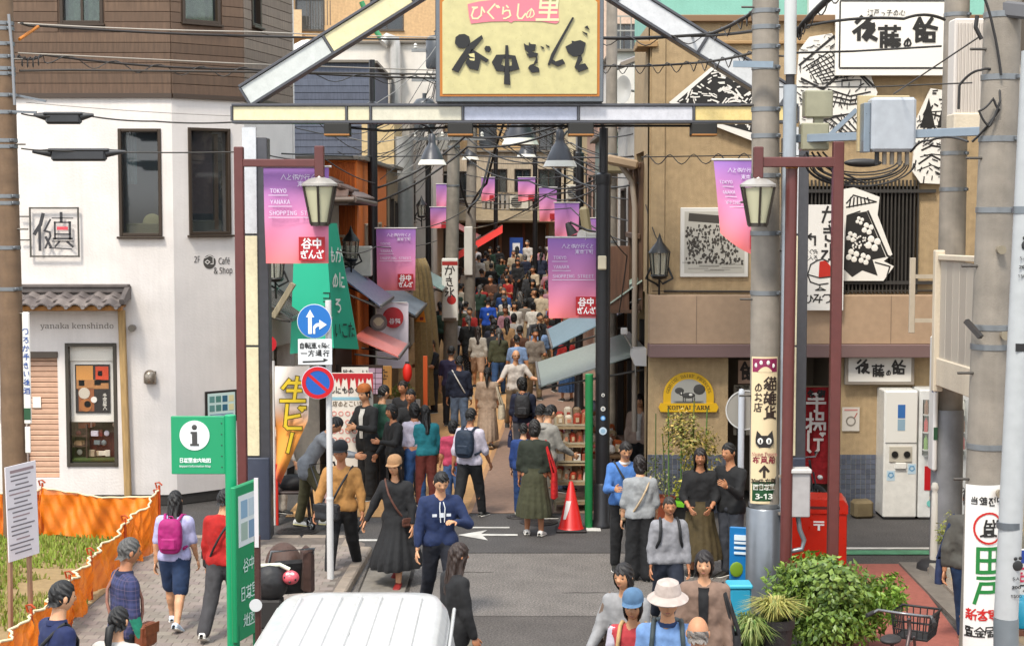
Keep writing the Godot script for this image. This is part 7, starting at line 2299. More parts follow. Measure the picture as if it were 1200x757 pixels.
func banner(p:Vector3,w:float,h:float,label:String,full:=true,sway:=0.0,torn:=false) -> void:
	var o:=thing("street_banner",label, "banner",p,0.0, "purple to pink street banners")
	var b:=N()
	b.tinted=true
	var top:=Color(0.26,0.13,0.42)
	var mid:=Color(0.62,0.22,0.4)
	var low:=Color(0.72,0.17,0.17)
	var f:=func(s:float,q:float) -> Vector3:
		var x:=(s-0.5)*w*(1.0-0.04*q)
		var wave:=0.02*sin(s*7.0+q*5.0+p.x*9.0)*q
		var y:=-q*h
		if torn:
			y+=q*h*0.25*pow(1.0-s,2.0)
			wave+=0.12*q*(1.0-s)
		return V(x+sway*q,y,wave*1.6)
	b.sheet(f,14,20)
	for k in b.c.size():
		var q:=b.u[k].y
		b.c[k]=top.lerp(mid,clampf(q/0.55,0,1)) if q<0.55 else mid.lerp(low,(q-0.55)/0.45)
	put("cloth",b.done(),mt("ffffff",0.7, "vertex"),o)
	put("rod",N().tube([V(-w*0.54,0.01,0),V(w*0.54,0.01,0)],0.014,8).done(),mt("c9c5c0",0.5),o)
	if not full:
		put("badge",N().pos(V(w*0.26+sway*0.85,-h*0.85,0.05)).box(Vector3.ZERO,V(w*0.32,w*0.32,0.006)).done(),mt("b02430",0.6),o)
		return
	var wh:=mt("d8cfe0",0.6)
	var off:=V(0,0,0.045)
	if torn:
		off+=V(0.0,0.1,0.02)
	lettering(o, "人と情か行くと",w*0.085,V(w*0.08,-h*0.1,0.03),wh,0.1,false,1.05)
	lettering(o, "東京下町",w*0.085,V(w*0.2,-h*0.17,0.03),wh,0.1,false,1.05)
	var ys:=[0.245,0.36,0.475]
	for k in 3:
		var t:String=["TOKYO", "YANAKA", "SHOPPING STREET"][k]
		var lw:float=[0.3,0.36,0.82][k]
		latin(o,t,w*0.062,V(-w*0.42+w*lw/2,-h*ys[k]+off.y*ys[k],0.035+off.z*ys[k]),wh, "Droid Sans Mono",Basis(),0.98 if k<2 else 1.02)
		put("line",N().box(V(-w*0.42+w*lw/2,-h*(float(ys[k])+0.045)+off.y*ys[k],0.035+off.z*ys[k]),V(w*lw,0.008,0.003)).done(),wh,o)
	var bc:=V(w*(0.24 if not torn else 0.33)+sway*0.8,-h*0.845+off.y*0.3,0.055+off.z*0.3)
	put("badge",N().pos(bc).box(Vector3.ZERO,V(w*0.4,w*0.36,0.006)).done(),mt("ae1f2c",0.6),o)
	lettering(o, "谷中",w*0.15,bc+V(0,w*0.08,0.004),mt("e2dcdc",0.6),0.15,false,1.05)
	lettering(o, "ぎんざ",w*0.12,bc+V(0,-w*0.085,0.004),mt("e2dcdc",0.6),0.15,false,1.0)

func banners() -> void:
	banner(V(-2.835,5.146,-21.35),0.86,1.26, "purple to pink street banner hanging from the left maroon arm behind the lantern")
	banner(V(-2.347,4.205,-32.8),0.8,1.25, "purple to pink street banner on the lamp post of the orange house")
	banner(V(0.893,4.183,-23.45),0.75,1.16, "purple to pink street banner beside the black lamp post at the street's mouth")
	banner(V(2.883,5.214,-20.6),0.66,1.22, "purple to pink street banner blown aside in front of the beige wall",true,0.06,true)
	banner(V(1.246,4.736,-36.9),0.56,0.95, "purple banner just above the near right banner, left of its lamp post",false)
	banner(V(1.81,4.387,-37.0),0.5,0.9, "purple banner just above the near right banner, right of its lamp post",false)
	banner(V(1.016,5.202,-45.9),0.5,0.95, "purple banner on the lamp post of the pinkish house",false)
	banner(V(0.554,5.8,-61.9),0.66,0.9, "small purple banner with red foot over the crowd, on the farthest right lamp post",false)
	banner(V(-0.972,5.877,-65.9),0.55,0.95, "small purple banner in the middle of the view by the red awning",false)
	banner(V(-2.131,5.359,-49.9),0.4,0.9, "narrow purple banner left of the concrete pole in the street",false)
	banner(V(-2.165,4.651,-48.5),0.56,0.62, "purple banner with a red triangle corner left of the concrete pole",false)

# --- shop fronts and goods -----------------------------------------------------------------------------------------------
func bx(o:Node3D,called:String,c:Vector3,s:Vector3,hex:String,rough:=0.65,look := "",bevel:=0.0,t:=Basis()) -> MeshInstance3D:
	return put(called,N().box(c,s,bevel,t).done(),mt(hex,rough,look),o)

# a sloping awning over the street:lip at lip_x,lip_y,wall side at wall_x,wall_y,from z0 (near) to z1
func awning(label:String,lip_x:float,lip_y:float,wall_x:float,wall_y:float,z0:float,z1:float,hex:String,ribs:=0,rough:=0.5) -> Node3D:
	var o:=thing("awning",label, "awning",V(wall_x,0,z0),0.0, "awnings over the shop fronts")
	var dx:=lip_x-wall_x
	var l:=z0-z1
	var a:=V(dx,lip_y,0)
	var b:=V(0,wall_y,0)
	var n:=V(lip_y-wall_y,-dx,0).normalized()*(-1.0 if dx>0 else 1.0)
	n=n if n.y>0 else -n
	var sh:=N()
	sh.quad(a,b,b+V(0,0,-l),a+V(0,0,-l))
	sh.quad(a-n*0.02,a-n*0.02+V(0,0,-l),b-n*0.02+V(0,0,-l),b-n*0.02)
	for k in [[a,b],[b,b+V(0,0,-l)],[a+V(0,0,-l),b+V(0,0,-l)],[a,a+V(0,0,-l)]]:
		sh.quad(k[0],k[1],k[1]-n*0.02,k[0]-n*0.02)
	put("sheet",sh.done(),mt(hex,rough, "metal"),o)
	put("lip",N().bar(a-n*0.01,a-n*0.01+V(0,0,-l),0.04,0.07,0.01).done(),mt("6d6a66",0.5),o)
	for k in 3:
		var z:=-l*(0.02+0.48*k)
		put("arm",N().tube([a-n*0.05+V(0,0,z),b+V(0,-0.3,z)],0.02,6).done(),mt("4c4843",0.5),o)
	for k in ribs:
		put("rib",N().bar(a+n*0.012+V(0,0,-l*(k+0.5)/ribs),b+n*0.012+V(0,0,-l*(k+0.5)/ribs),0.025,0.02).done(),mt(hex,rough, "metal"),o)
	return o

func wall_lantern(p:Vector3,label:String) -> void:
	var o:=thing("wall_lantern",label, "lantern",p,0.0, "black wall lanterns")
	var m:=mt("2b2927",0.5, "metal",0.3)
	put("roof",N().lathe([W(0.17,0.2),W(0.16,0.22),W(0.1,0.3),W(0.05,0.36),W(0.02,0.44),W(0,0.5)],8).lathe([W(0,-0.2),W(0.1,-0.18),W(0.135,-0.14),W(0.12,-0.12)],8).done(),m,o)
	put("pane",N().lathe([W(0.11,-0.14),W(0.145,0.2)],8).done(),glass("b8b4a0",0.4),o)
	var b:=N()
	for k in 8:
		var a:=TAU*k/8
		b.tube([V(sin(a)*0.115,-0.14,cos(a)*0.115),V(sin(a)*0.15,0.2,cos(a)*0.15)],0.009,4)
	put("frame",b.done(),m,o)
	put("bracket",N().tube([V(0.13,-0.02,0),V(0.2,-0.18,0),V(0.05,-0.26,0),V(0,-0.2,0),V(0,-0.45,-0.05)],0.018,6).tube([V(-0.13,-0.02,0),V(-0.2,-0.18,0),V(-0.05,-0.26,0),V(0,-0.3,-0.1),V(0,-0.3,-0.25)],0.018,6).done(),m,o)

func flag(called:String,label:String,p:Vector3,w:float,h:float,hex:String,pole_h:float) -> Node3D:
	var o:=thing(called,label, "banner flag",p)
	put("pole",N().tube([V(0,0,0),V(0,pole_h,0)],0.018,8).tube([V(0,pole_h-0.04,0),V(w,pole_h-0.04,0)],0.01,6).done(),mt("d0cdc6",0.5),o)
	put("foot",N().lathe([W(0.18,0),W(0.17,0.05),W(0.03,0.07),W(0,0.07)],14).done(),mt("8b2a26",0.6),o)
	put("cloth",N().sheet(func(s:float,q:float) -> Vector3:return V(0.02+s*w,pole_h-0.05-q*h,0.03*sin(s*5.0+q*4.0)),10,12).done(),mt(hex,0.8),o)
	return o

func crowd_of_goods(o:Node3D,x0:float,x1:float,y:float,z:float,n:int,cols:Array,s:=0.12) -> void:
	for k in n:
		var w:=(x1-x0)/n
		var hh:=s*rng.randf_range(0.7,1.1)
		var pk:=put("packet",N().box(V(x0+w*(k+0.5),y+hh*0.5,z+rng.randf_range(-0.04,0.04)),V(w*0.92,hh,0.1),0.03,Basis(Vector3.BACK,rng.randf_range(-0.15,0.15))).done(),mt(cols[k % cols.size()],0.35),o)
		bx(pk, "print",V(x0+w*(k+0.5),y+hh*0.5,z+0.085),V(w*0.4,hh*0.35,0.01),cols[(k*2+1) % cols.size()])

func shop_fronts_left() -> void:

	var f:=thing("beer_flag", "cream and orange beer flag with large yellow characters on a white pole", "banner flag",V(-3.472,0,-23.4))
	put("pole",N().tube([V(0,0,0),V(0,2.4,0)],0.028,8).done(),mt("cfccc8",0.5),f)
	put("pole_band",N().tube([V(0.045,0,0.01),V(0.045,0.9,0.01)],0.02,8).done(),mt("c23a2a",0.5),f)
	var b:=N()
	b.tinted=true
	b.sheet(func(s:float,q:float) -> Vector3:
		var w:=lerpf(0.5,0.46,q)*(1.0 if q<0.45 else lerpf(1.0,0.12,(q-0.45)/0.55))
		return V(0.03+s*w,2.33-q*1.62-s*q*0.12,0.05*sin(s*4.0+q*7.0)),10,24)
	for k in b.c.size():
		var q:=b.u[k].y
		b.c[k]=Color(0.76,0.68,0.6).lerp(Color(0.8,0.3,0.05),smoothstep(0.3,0.55,q)).lerp(Color(0.65,0.1,0.05),smoothstep(0.8,1.0,q))
	put("cloth",b.done(),mt("ffffff",0.8, "vertex"),f)
	for pass_ in 2:
		var g:=N().pos(V(0.29,0,0.07+0.006*pass_))
		glyphs(g, "生",0.36,[0.2,0.12][pass_],false,1,0.03,2.0,0,0.15)
		glyphs(g, "ビ",0.36,[0.2,0.12][pass_],false,1,0.0,1.6,0,0.1)
		glyphs(g, "ー",0.36,[0.2,0.12][pass_],false,1,-0.06,1.22,0,0.25)
		put("lettering",g.done(),mt(["6b5a1c", "e0c23c"][pass_],0.6),f)

	var po:=thing("menu_poster", "tall white menu board with a dripping red top and rows of pink rings", "menu board",V(-2.559,0,-25.6))
	bx(po, "board",V(0.0,1.26,0),V(0.7,1.5,0.03), "d8d0c4",0.5)
	bx(po, "leg",V(-0.3,0.26,-0.02),V(0.03,0.52,0.03), "8a857c")
	bx(po, "leg",V(0.3,0.26,-0.02),V(0.03,0.52,0.03), "8a857c")
	var drip:=PV([W(0.35,2.0),W(-0.35,2.0)])
	for k in 23:
		drip.append(W(-0.35+k*0.7/22,1.93-(0.0 if k % 2 else [0.05,0.22,0.08,0.16,0.04,0.3][(k/2) % 6])))
	put("print",N().prism(drip,0.016,0.02).done(),mt("b3202a",0.5),po)
	lettering(po, "しにものぐるい",0.1,V(0,1.74,0.02),mt("3a3430"),0.13,false,0.98)
	bx(po, "print",V(0,1.6,0.018),V(0.6,0.05,0.004), "8fb4c0")
	lettering(po, "店のとこいた茶",0.08,V(0,1.52,0.02),mt("7d6c58"),0.13,false,1.05)
	for k in 24:
		put("print",N().at(upright(V(-0.27+0.108*(k % 6),1.36-0.14*(k/6),0.018))).lathe([W(0.028,-0.003),W(0.042,-0.003),W(0.042,0.003),W(0.028,0.003)],12).done(),mt("d49086",0.6),po)
	var s2:=thing("small_shop_sign", "small white signboard above the dripping menu board", "sign",V(-2.579,1.93,-26.5))
	bx(s2, "board",Vector3.ZERO,V(0.44,0.16,0.03), "d4cfc6")
	lettering(s2, "谷たまい",0.1,V(0,-0.01,0.018),mt("2e2b28"),0.14)
	var tk:=thing("timber_sign", "light wooden signboard with brushed characters below the coral awning", "sign",V(-2.185,1.684,-27.5))
	bx(tk, "board",Vector3.ZERO,V(0.27,0.5,0.04), "b98748",0.7, "wood",0.008)
	lettering(tk, "たこ",0.15,V(0,0.06,0.023),mt("4a3220"),0.12,true,1.1)

	var gs:=thing("green_tower_sign", "green tapering shop sign tower with white brushed characters", "sign",V(-3.067,2.226,-26.5))
	var h:=4.364-2.226
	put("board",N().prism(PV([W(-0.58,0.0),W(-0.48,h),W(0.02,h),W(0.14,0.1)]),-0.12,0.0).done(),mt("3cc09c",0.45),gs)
	var sd:=N()
	sd.quad(V(0.14,0.1,0.0),V(0.46,0.0,-0.9),V(0.1,h,-0.9),V(0.02,h,0.0))
	sd.quad(V(0.14,0.1,-0.12),V(0.02,h,-0.12),V(0.1,h,-1.0),V(0.46,0.0,-1.0))
	sd.quad(V(0.46,0.0,-1.0),V(0.1,h,-1.0),V(0.1,h,-0.9),V(0.46,0.0,-0.9))
	sd.quad(V(0.02,h,0.0),V(0.1,h,-0.9),V(0.1,h,-1.0),V(0.02,h,-0.12))
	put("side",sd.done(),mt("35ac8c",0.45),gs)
	lettering(gs, "ココ",0.14,V(0.03,h*0.42,0.006),mt("24302c"),0.12,true,1.0)
	for k in 4:
		var q:=(V(0.14,0.1,0.0).lerp(V(0.02,h,0.0),0.15+0.2*k)+V(0.46,0.0,-0.9).lerp(V(0.1,h,-0.9),0.15+0.2*k))*0.5
		var xx:=V(0.32,-0.05,-0.9).normalized()
		var zz:=V(0.93,0.1,0.34).normalized()
		var g:=N().at(Transform3D(Basis(xx,zz.cross(xx),zz),q+zz*0.012))
		put("lettering",glyphs(g,["いこた", "ろは", "のに", "もか"][k],0.24,0.13,false,1.1,0,0,0,0.15).done(),mt("1f3d33" if k<1 else "d8d8d0",0.6),gs)
	wall_lantern(V(-3.656,3.668,-25.0), "black wall lantern under the left banner, next to the gate post")
	wall_lantern(V(-3.003,3.808,-30.2), "black wall lantern before the orange house, left of its lamp post")
	wall_lantern(V(-2.732,4.523,-49.0), "black wall lantern deep in the street on the left")
	awning("grey striped awning leaning at the street side of the white corner shop",-3.434,2.889,-3.95,3.254,-25.2,-27.4, "6f6c68",9)
	var bd:=thing("leaning_board", "long pale timber board propped on the grey striped awning", "board",V(-3.538,3.193,-25.0))
	bx(bd, "board",Vector3.ZERO,V(0.09,0.62,0.1), "a89c82",0.7, "wood",0.01,Basis(Vector3.BACK,-0.55))
	var rdisc:=thing("red_disc_sign", "red round plate sign just behind the gate's left post", "sign",V(-3.548,2.644,-23.5))
	disc(rdisc, "plate",0.12,0, "b5202c")
	awning("coral red awning over the snack counter on the left",-1.93,2.08,-2.7,2.42,-27.6,-30.2, "d0766a",0)
	awning("blue grey awning above the coral red one",-2.3,2.9,-3.1,3.5,-28.4,-31.4, "5f6b82",0)
	awning("slate blue awning beyond the round clock sign",-1.9,2.5,-2.95,3.1,-32.0,-36.0, "667683",0)
	awning("teal green awning by the shaved ice plate",-1.7,2.6,-3.0,3.3,-40.0,-44.5, "7f9e98",0)
	awning("dark green awning with a yellow valance past the tan curtain",-2.0,2.2,-3.0,2.7,-37.0,-39.6, "33564a",0)
	awning("yellow awning deep on the left",-2.1,2.0,-3.0,2.45,-41.0,-44.0, "d0a02c",0)
	awning("red awning over the far shops on the left, spread before the dark doorway",-1.2,3.6,-3.0,4.6,-55.0,-62.0, "b8413c",0)
	awning("salmon awning between lamp post and concrete pole on the left",-2.2,2.3,-3.0,2.9,-45.5,-50.0, "b5695e",0)
	var ck:=thing("fan_clock_sign", "round grey ring sign with a cream fan shape above the coral awning", "sign",V(-2.478,2.5,-30.0))
	disc(ck, "rim",0.16,0.0, "6f6660",Vector3.ZERO,0.11)
	disc(ck, "face",0.115,-0.005, "9b8f84")
	put("fan",N().prism(PV([W(-0.03,-0.06),W(-0.1,0.03),W(-0.04,0.09),W(0.04,0.09),W(0.1,0.03),W(0.03,-0.06)]),0.0,0.01).done(),mt("cfc3a4",0.5),ck)
	var wf:=flag("round_red_flag", "white hanging flag with a large red disc and white characters",V(-2.609,0,-31.0),0.6,1.25, "d8cfd6",2.856)
	disc(wf, "disc",0.2,0.045, "b8232f",V(0.33,2.528,0))
	lettering(wf, "谷福",0.1,V(0.36,2.463,0.055),mt("dcd4d4"),0.13)
	var dr:=thing("tan_curtain", "tan draped canvas curtain curving down beside the street", "curtain",V(-2.045,0,-36.0))
	put("cloth",N().sheet(func(s:float,q:float) -> Vector3:return V(-0.2+0.3*s+0.3*pow(q,0.5)*(0.3+s)+0.02*sin(s*30.0),3.5-3.3*q,0.25*sin(s*3.0)-0.8*s),20,14).done(),mt("9a8258",0.9, "cloth"),dr)
	var sp:=thing("orange_pennant", "small orange pennant with a red mark beside the tan curtain", "flag",V(-1.98,2.228,-35.4))
	put("cloth",N().prism(PV([W(-0.14,-0.08),W(0.05,0.16),W(0.09,-0.1)]),0,0.01).done(),mt("d98a2c",0.7),sp)
	bx(sp, "print",V(0.0,-0.02,0.012),V(0.08,0.07,0.004), "8b2f22")
	var rl:=thing("red_paper_lantern", "glowing red paper lantern under the coral awning", "lantern",V(-1.786,1.82,-27.5))
	put("body",N().ball(Vector3.ZERO,V(0.08,0.17,0.08),16,10).done(),mt("d0301c",0.6),rl)
	bx(rl, "cap",V(0,0.17,0),V(0.07,0.03,0.07), "2a2522")
	bx(rl, "cap",V(0,-0.17,0),V(0.07,0.03,0.07), "2a2522")

	var ct:=thing("snack_counter", "snack counter with brown back wall and crates below the coral awning", "stall",V(-2.75,0,-28.6))
	bx(ct, "counter",V(0.2,0.5,0),V(0.7,1.0,2.4), "6d5140",0.8, "wood",0.01)
	bx(ct, "back_wall",V(-0.3,1.3,-0.2),V(0.1,2.6,2.8), "5d4434",0.85, "wood")
	bx(ct, "side_wall",V(0.1,1.5,1.1),V(0.9,0.9,0.06), "49362a",0.85, "wood")
	for k in 10:
		bx(ct, "tile",V(0.36+0.12*(k % 2),1.5+0.09*(k/2),1.142),V(0.11,0.08,0.01), "b99fae" if k % 3 else "a58a9a",0.4)
	crowd_of_goods(ct,-0.1,0.5,1.0,0.6,5,["c46a3c", "d8c49a", "9c3b30"])
	var st:=thing("goods_stand", "stand of small goods and green plants past the coral awning", "stall",V(-2.05,0,-30.6))
	bx(st, "table",V(0,0.4,0),V(0.7,0.8,1.0), "a88a6c",0.8, "wood",0.01)
	for k in 4:
		bx(st, "sheet",V(-0.25+0.17*k,0.95,0.45),V(0.14,0.2,0.02),["d8d4cc", "c9a08c", "d8cfc0", "b9b5ae"][k])
	bx(st, "orange_post",V(0.42,1.1,0.3),V(0.08,1.5,0.08), "c8602a")
	crowd_of_goods(st,-0.3,0.3,0.8,0.2,5,["c9a35c", "b5523c", "d6cdb8"])
	var hg:=thing("green_bush_pot", "round clipped green plant on the goods stand", "plant",V(-2.05,0.8,-30.75))
	leaf_cloud(hg, "foliage",V(0,0.3,0),V(0.34,0.22,0.3),500,0.05,[Color(0.16,0.18,0.03),Color(0.24,0.24,0.05)],3)
	bx(hg, "pot",V(0,0.08,0),V(0.36,0.16,0.3), "7d5a3c",0.8, "",0.02)
	var sb:=thing("sandwich_board", "white folding board with pink lettering behind the navy clad man on the left", "board",V(-2.1,0,-26.6))
	bx(sb, "board",V(0,0.62,0.1),V(0.5,0.9,0.03), "d5d0c8",0.5, "",0.006,Basis(Vector3.RIGHT,-0.15))
	bx(sb, "board",V(0,0.62,-0.12),V(0.5,0.9,0.03), "c5c0b8",0.5, "",0.006,Basis(Vector3.RIGHT,0.15))
	var tb:=thing("plastic_table", "small dark plastic table with bags on it beside the beer flag", "table",V(-3.253,0,-23.7))
	bx(tb, "top",V(0,0.46,0),V(0.6,0.04,0.5), "4a3d3a",0.5, "",0.01)
	for k in 4:
		put("leg",N().tube([V(0.25*(1 if k % 2 else -1),0.45,0.2*(1 if k/2 else -1)),V(0.3*(1 if k % 2 else -1),0,0.24*(1 if k/2 else -1))],[0.03,0.022],6).done(),mt("4a3d3a",0.5),tb)
	var bg:=thing("black_bag", "black bag lying on the small plastic table", "bag",V(-3.228,0.48,-23.65))
	put("body",N().ball(V(0,0.1,0),V(0.24,0.13,0.14),14,8).done(),mt("1e1c1d",0.7, "cloth"),bg)

func shop_fronts_right() -> void:
	awning("long grey green awning over the snack racks at the street's mouth",0.43,1.86,2.1,2.42,-25.0,-28.9, "8d968e",0)
	awning("blue grey awning behind the long grey green one",0.75,2.0,2.15,2.7,-30.4,-35.0, "7f98a4",0)
	awning("pale green translucent canopy with ribs under the brown bay",1.35,3.02,2.02,3.5,-25.2,-29.0, "b4c4b8",6,0.3)
	awning("grey ribbed canopy right above the pale green one",1.45,3.35,2.1,3.75,-27.0,-32.0, "9a948c",8,0.5)
	awning("brown canopy of the far shops on the right",1.5,3.4,2.6,3.9,-46.0,-52.0, "7f6f5e",6)
	awning("pale canopy beyond the brown one on the right",1.2,3.2,2.5,3.8,-54.0,-59.0, "b8ad9c",0)
	var wc:=thing("white_hood", "white plastic hood hanging at the end of the grey green awning", "hood",V(1.938,2.349,-24.6))
	put("shell",N().prism(PV([W(-0.1,0.12),W(0.14,0.13),W(0.14,-0.14),W(-0.06,-0.13),W(-0.11,0.0)]),-0.4,0.0).done(),mt("cfccc8",0.4),wc)
	put("chain",N().tube([V(-0.05,-0.13,-0.02),V(-0.05,-0.3,-0.02)],0.012,5).done(),mt("8a857c",0.5),wc)
	var lb:=thing("white_lamp_box", "small white square lamp under the pale green canopy", "lamp",V(1.722,2.733,-24.8))
	bx(lb, "case",Vector3.ZERO,V(0.1,0.1,0.1), "c9c6c0",0.4, "",0.01)
	put("arm",N().tube([V(0,-0.05,0),V(0.2,-0.4,0.05)],0.014,5).done(),mt("8a857c",0.5),lb)
	var r:=thing("snack_rack", "beige wire rack full of packed snacks and boxes beside the green post", "rack",V(0.932,0,-24.7))
	for s:float in [-1.0,1.0]:
		for q:float in [-0.25,0.25]:
			bx(r, "post",V(s*0.27,0.72,q),V(0.03,1.44,0.03), "b5a88e")
	var cols:=["c9b08c", "d8c9b0", "b5523c", "c98a6a", "d8d0c4"]
	for k in 5:
		var y:float=[0.12,0.42,0.72,1.0,1.28][k]
		bx(r, "shelf",V(0,y,0),V(0.56,0.025,0.52), "b09a78")
		bx(r, "lip",V(0,y+0.05,0.26),V(0.56,0.03,0.012), "b5a88e")
		if k>0:
			crowd_of_goods(r,-0.26,0.26,y+0.02,0.12,4+k % 2,cols,0.2)
			crowd_of_goods(r,-0.26,0.26,y+0.05,-0.1,4,["b5523c", "d8c9b0", "a58a6a"],0.22)
	for k in 4:
		bx(r, "box",V(-0.2+0.13*k,0.82,0.2),V(0.11,0.12,0.08),["d0cbc2", "c2a27c", "d0cbc2", "a5624c"][k],0.5, "",0.006)
	for q in 2:
		var t2:=thing("goods_table",["low table of packed goods in the dark of the open snack shop", "second goods table deeper in the open snack shop, under the awning"][q], "table",V(1.35,0,-25.6-1.7*q))
		bx(t2, "top",V(0,0.75,0),V(0.9,0.05,1.2), "8b6c4c",0.8, "wood",0.01)
		for k in 4:
			bx(t2, "leg",V(0.4*(1 if k % 2 else -1),0.37,0.5*(1 if k/2 else -1)),V(0.05,0.74,0.05), "6d5340")
		crowd_of_goods(t2,-0.4,0.4,0.78,0.4,6,cols,0.16)
		crowd_of_goods(t2,-0.4,0.4,0.78,0.1,5,["d8d0c4", "c46a3c", "9a8a5a"],0.2)
		bx(t2, "box",V(-0.1,0.88,-0.3),V(0.5,0.2,0.3), "b9a58e",0.7, "",0.01)
	var gp:=thing("green_post", "bright green round post standing before the snack rack", "post",V(1.111,0,-23.2))
	put("shaft",N().tube([Vector3.ZERO,V(0,2.214,0)],0.057,18).done(),mt("1d7a45",0.4),gp)
	put("cap",N().lathe([W(0.058,0),W(0.058,0.02),W(0,0.03)],18,V(0,2.214,0)).done(),mt("2a8a52",0.4),gp)
	var co:=thing("traffic_cone", "red traffic cone with a white patch on a black foot beside the green post", "traffic cone",V(0.847,0,-23.0))
	put("body",N().lathe([W(0.19,0.035),W(0.17,0.06),W(0.03,0.7),W(0.02,0.71),W(0,0.71)],20).done(),mt("c4241c",0.4),co)
	put("foot",N().box(V(0,0.018,0),V(0.44,0.036,0.4),0.015).done(),mt("2a1e1e",0.7),co)
	put("patch",N().sheet(func(s:float,q:float) -> Vector3:
		var y:=0.44-0.26*q
		var rr:=0.17-0.14*(y-0.06)/0.64+0.003
		var a:=-0.9+s*(0.9-0.6*q)
		return V(sin(a)*rr,y,cos(a)*rr),6,4).done(),mt("d8d4d0",0.5),co)
	for k in 4:
		var y:float=[1.41,1.596,1.732,1.93][k]
		var s:=thing("sticker",["largest pale blue round sticker on the black lamp post", "small blue round sticker on the black lamp post", "white oval sticker on the black lamp post", "topmost small white sticker on the black lamp post"][k], "sticker",V(1.312,y,-23.192))
		var rr:float=[0.055,0.034,0.034,0.025][k]
		disc(s, "disc",rr,0.0,["b4c2cc", "5f93c4", "c9c6be", "c9c6be"][k])
		disc(s, "print",rr*0.6,0.003,["8fa9bb", "9fc0dc", "8a8f94", "6d7074"][k])

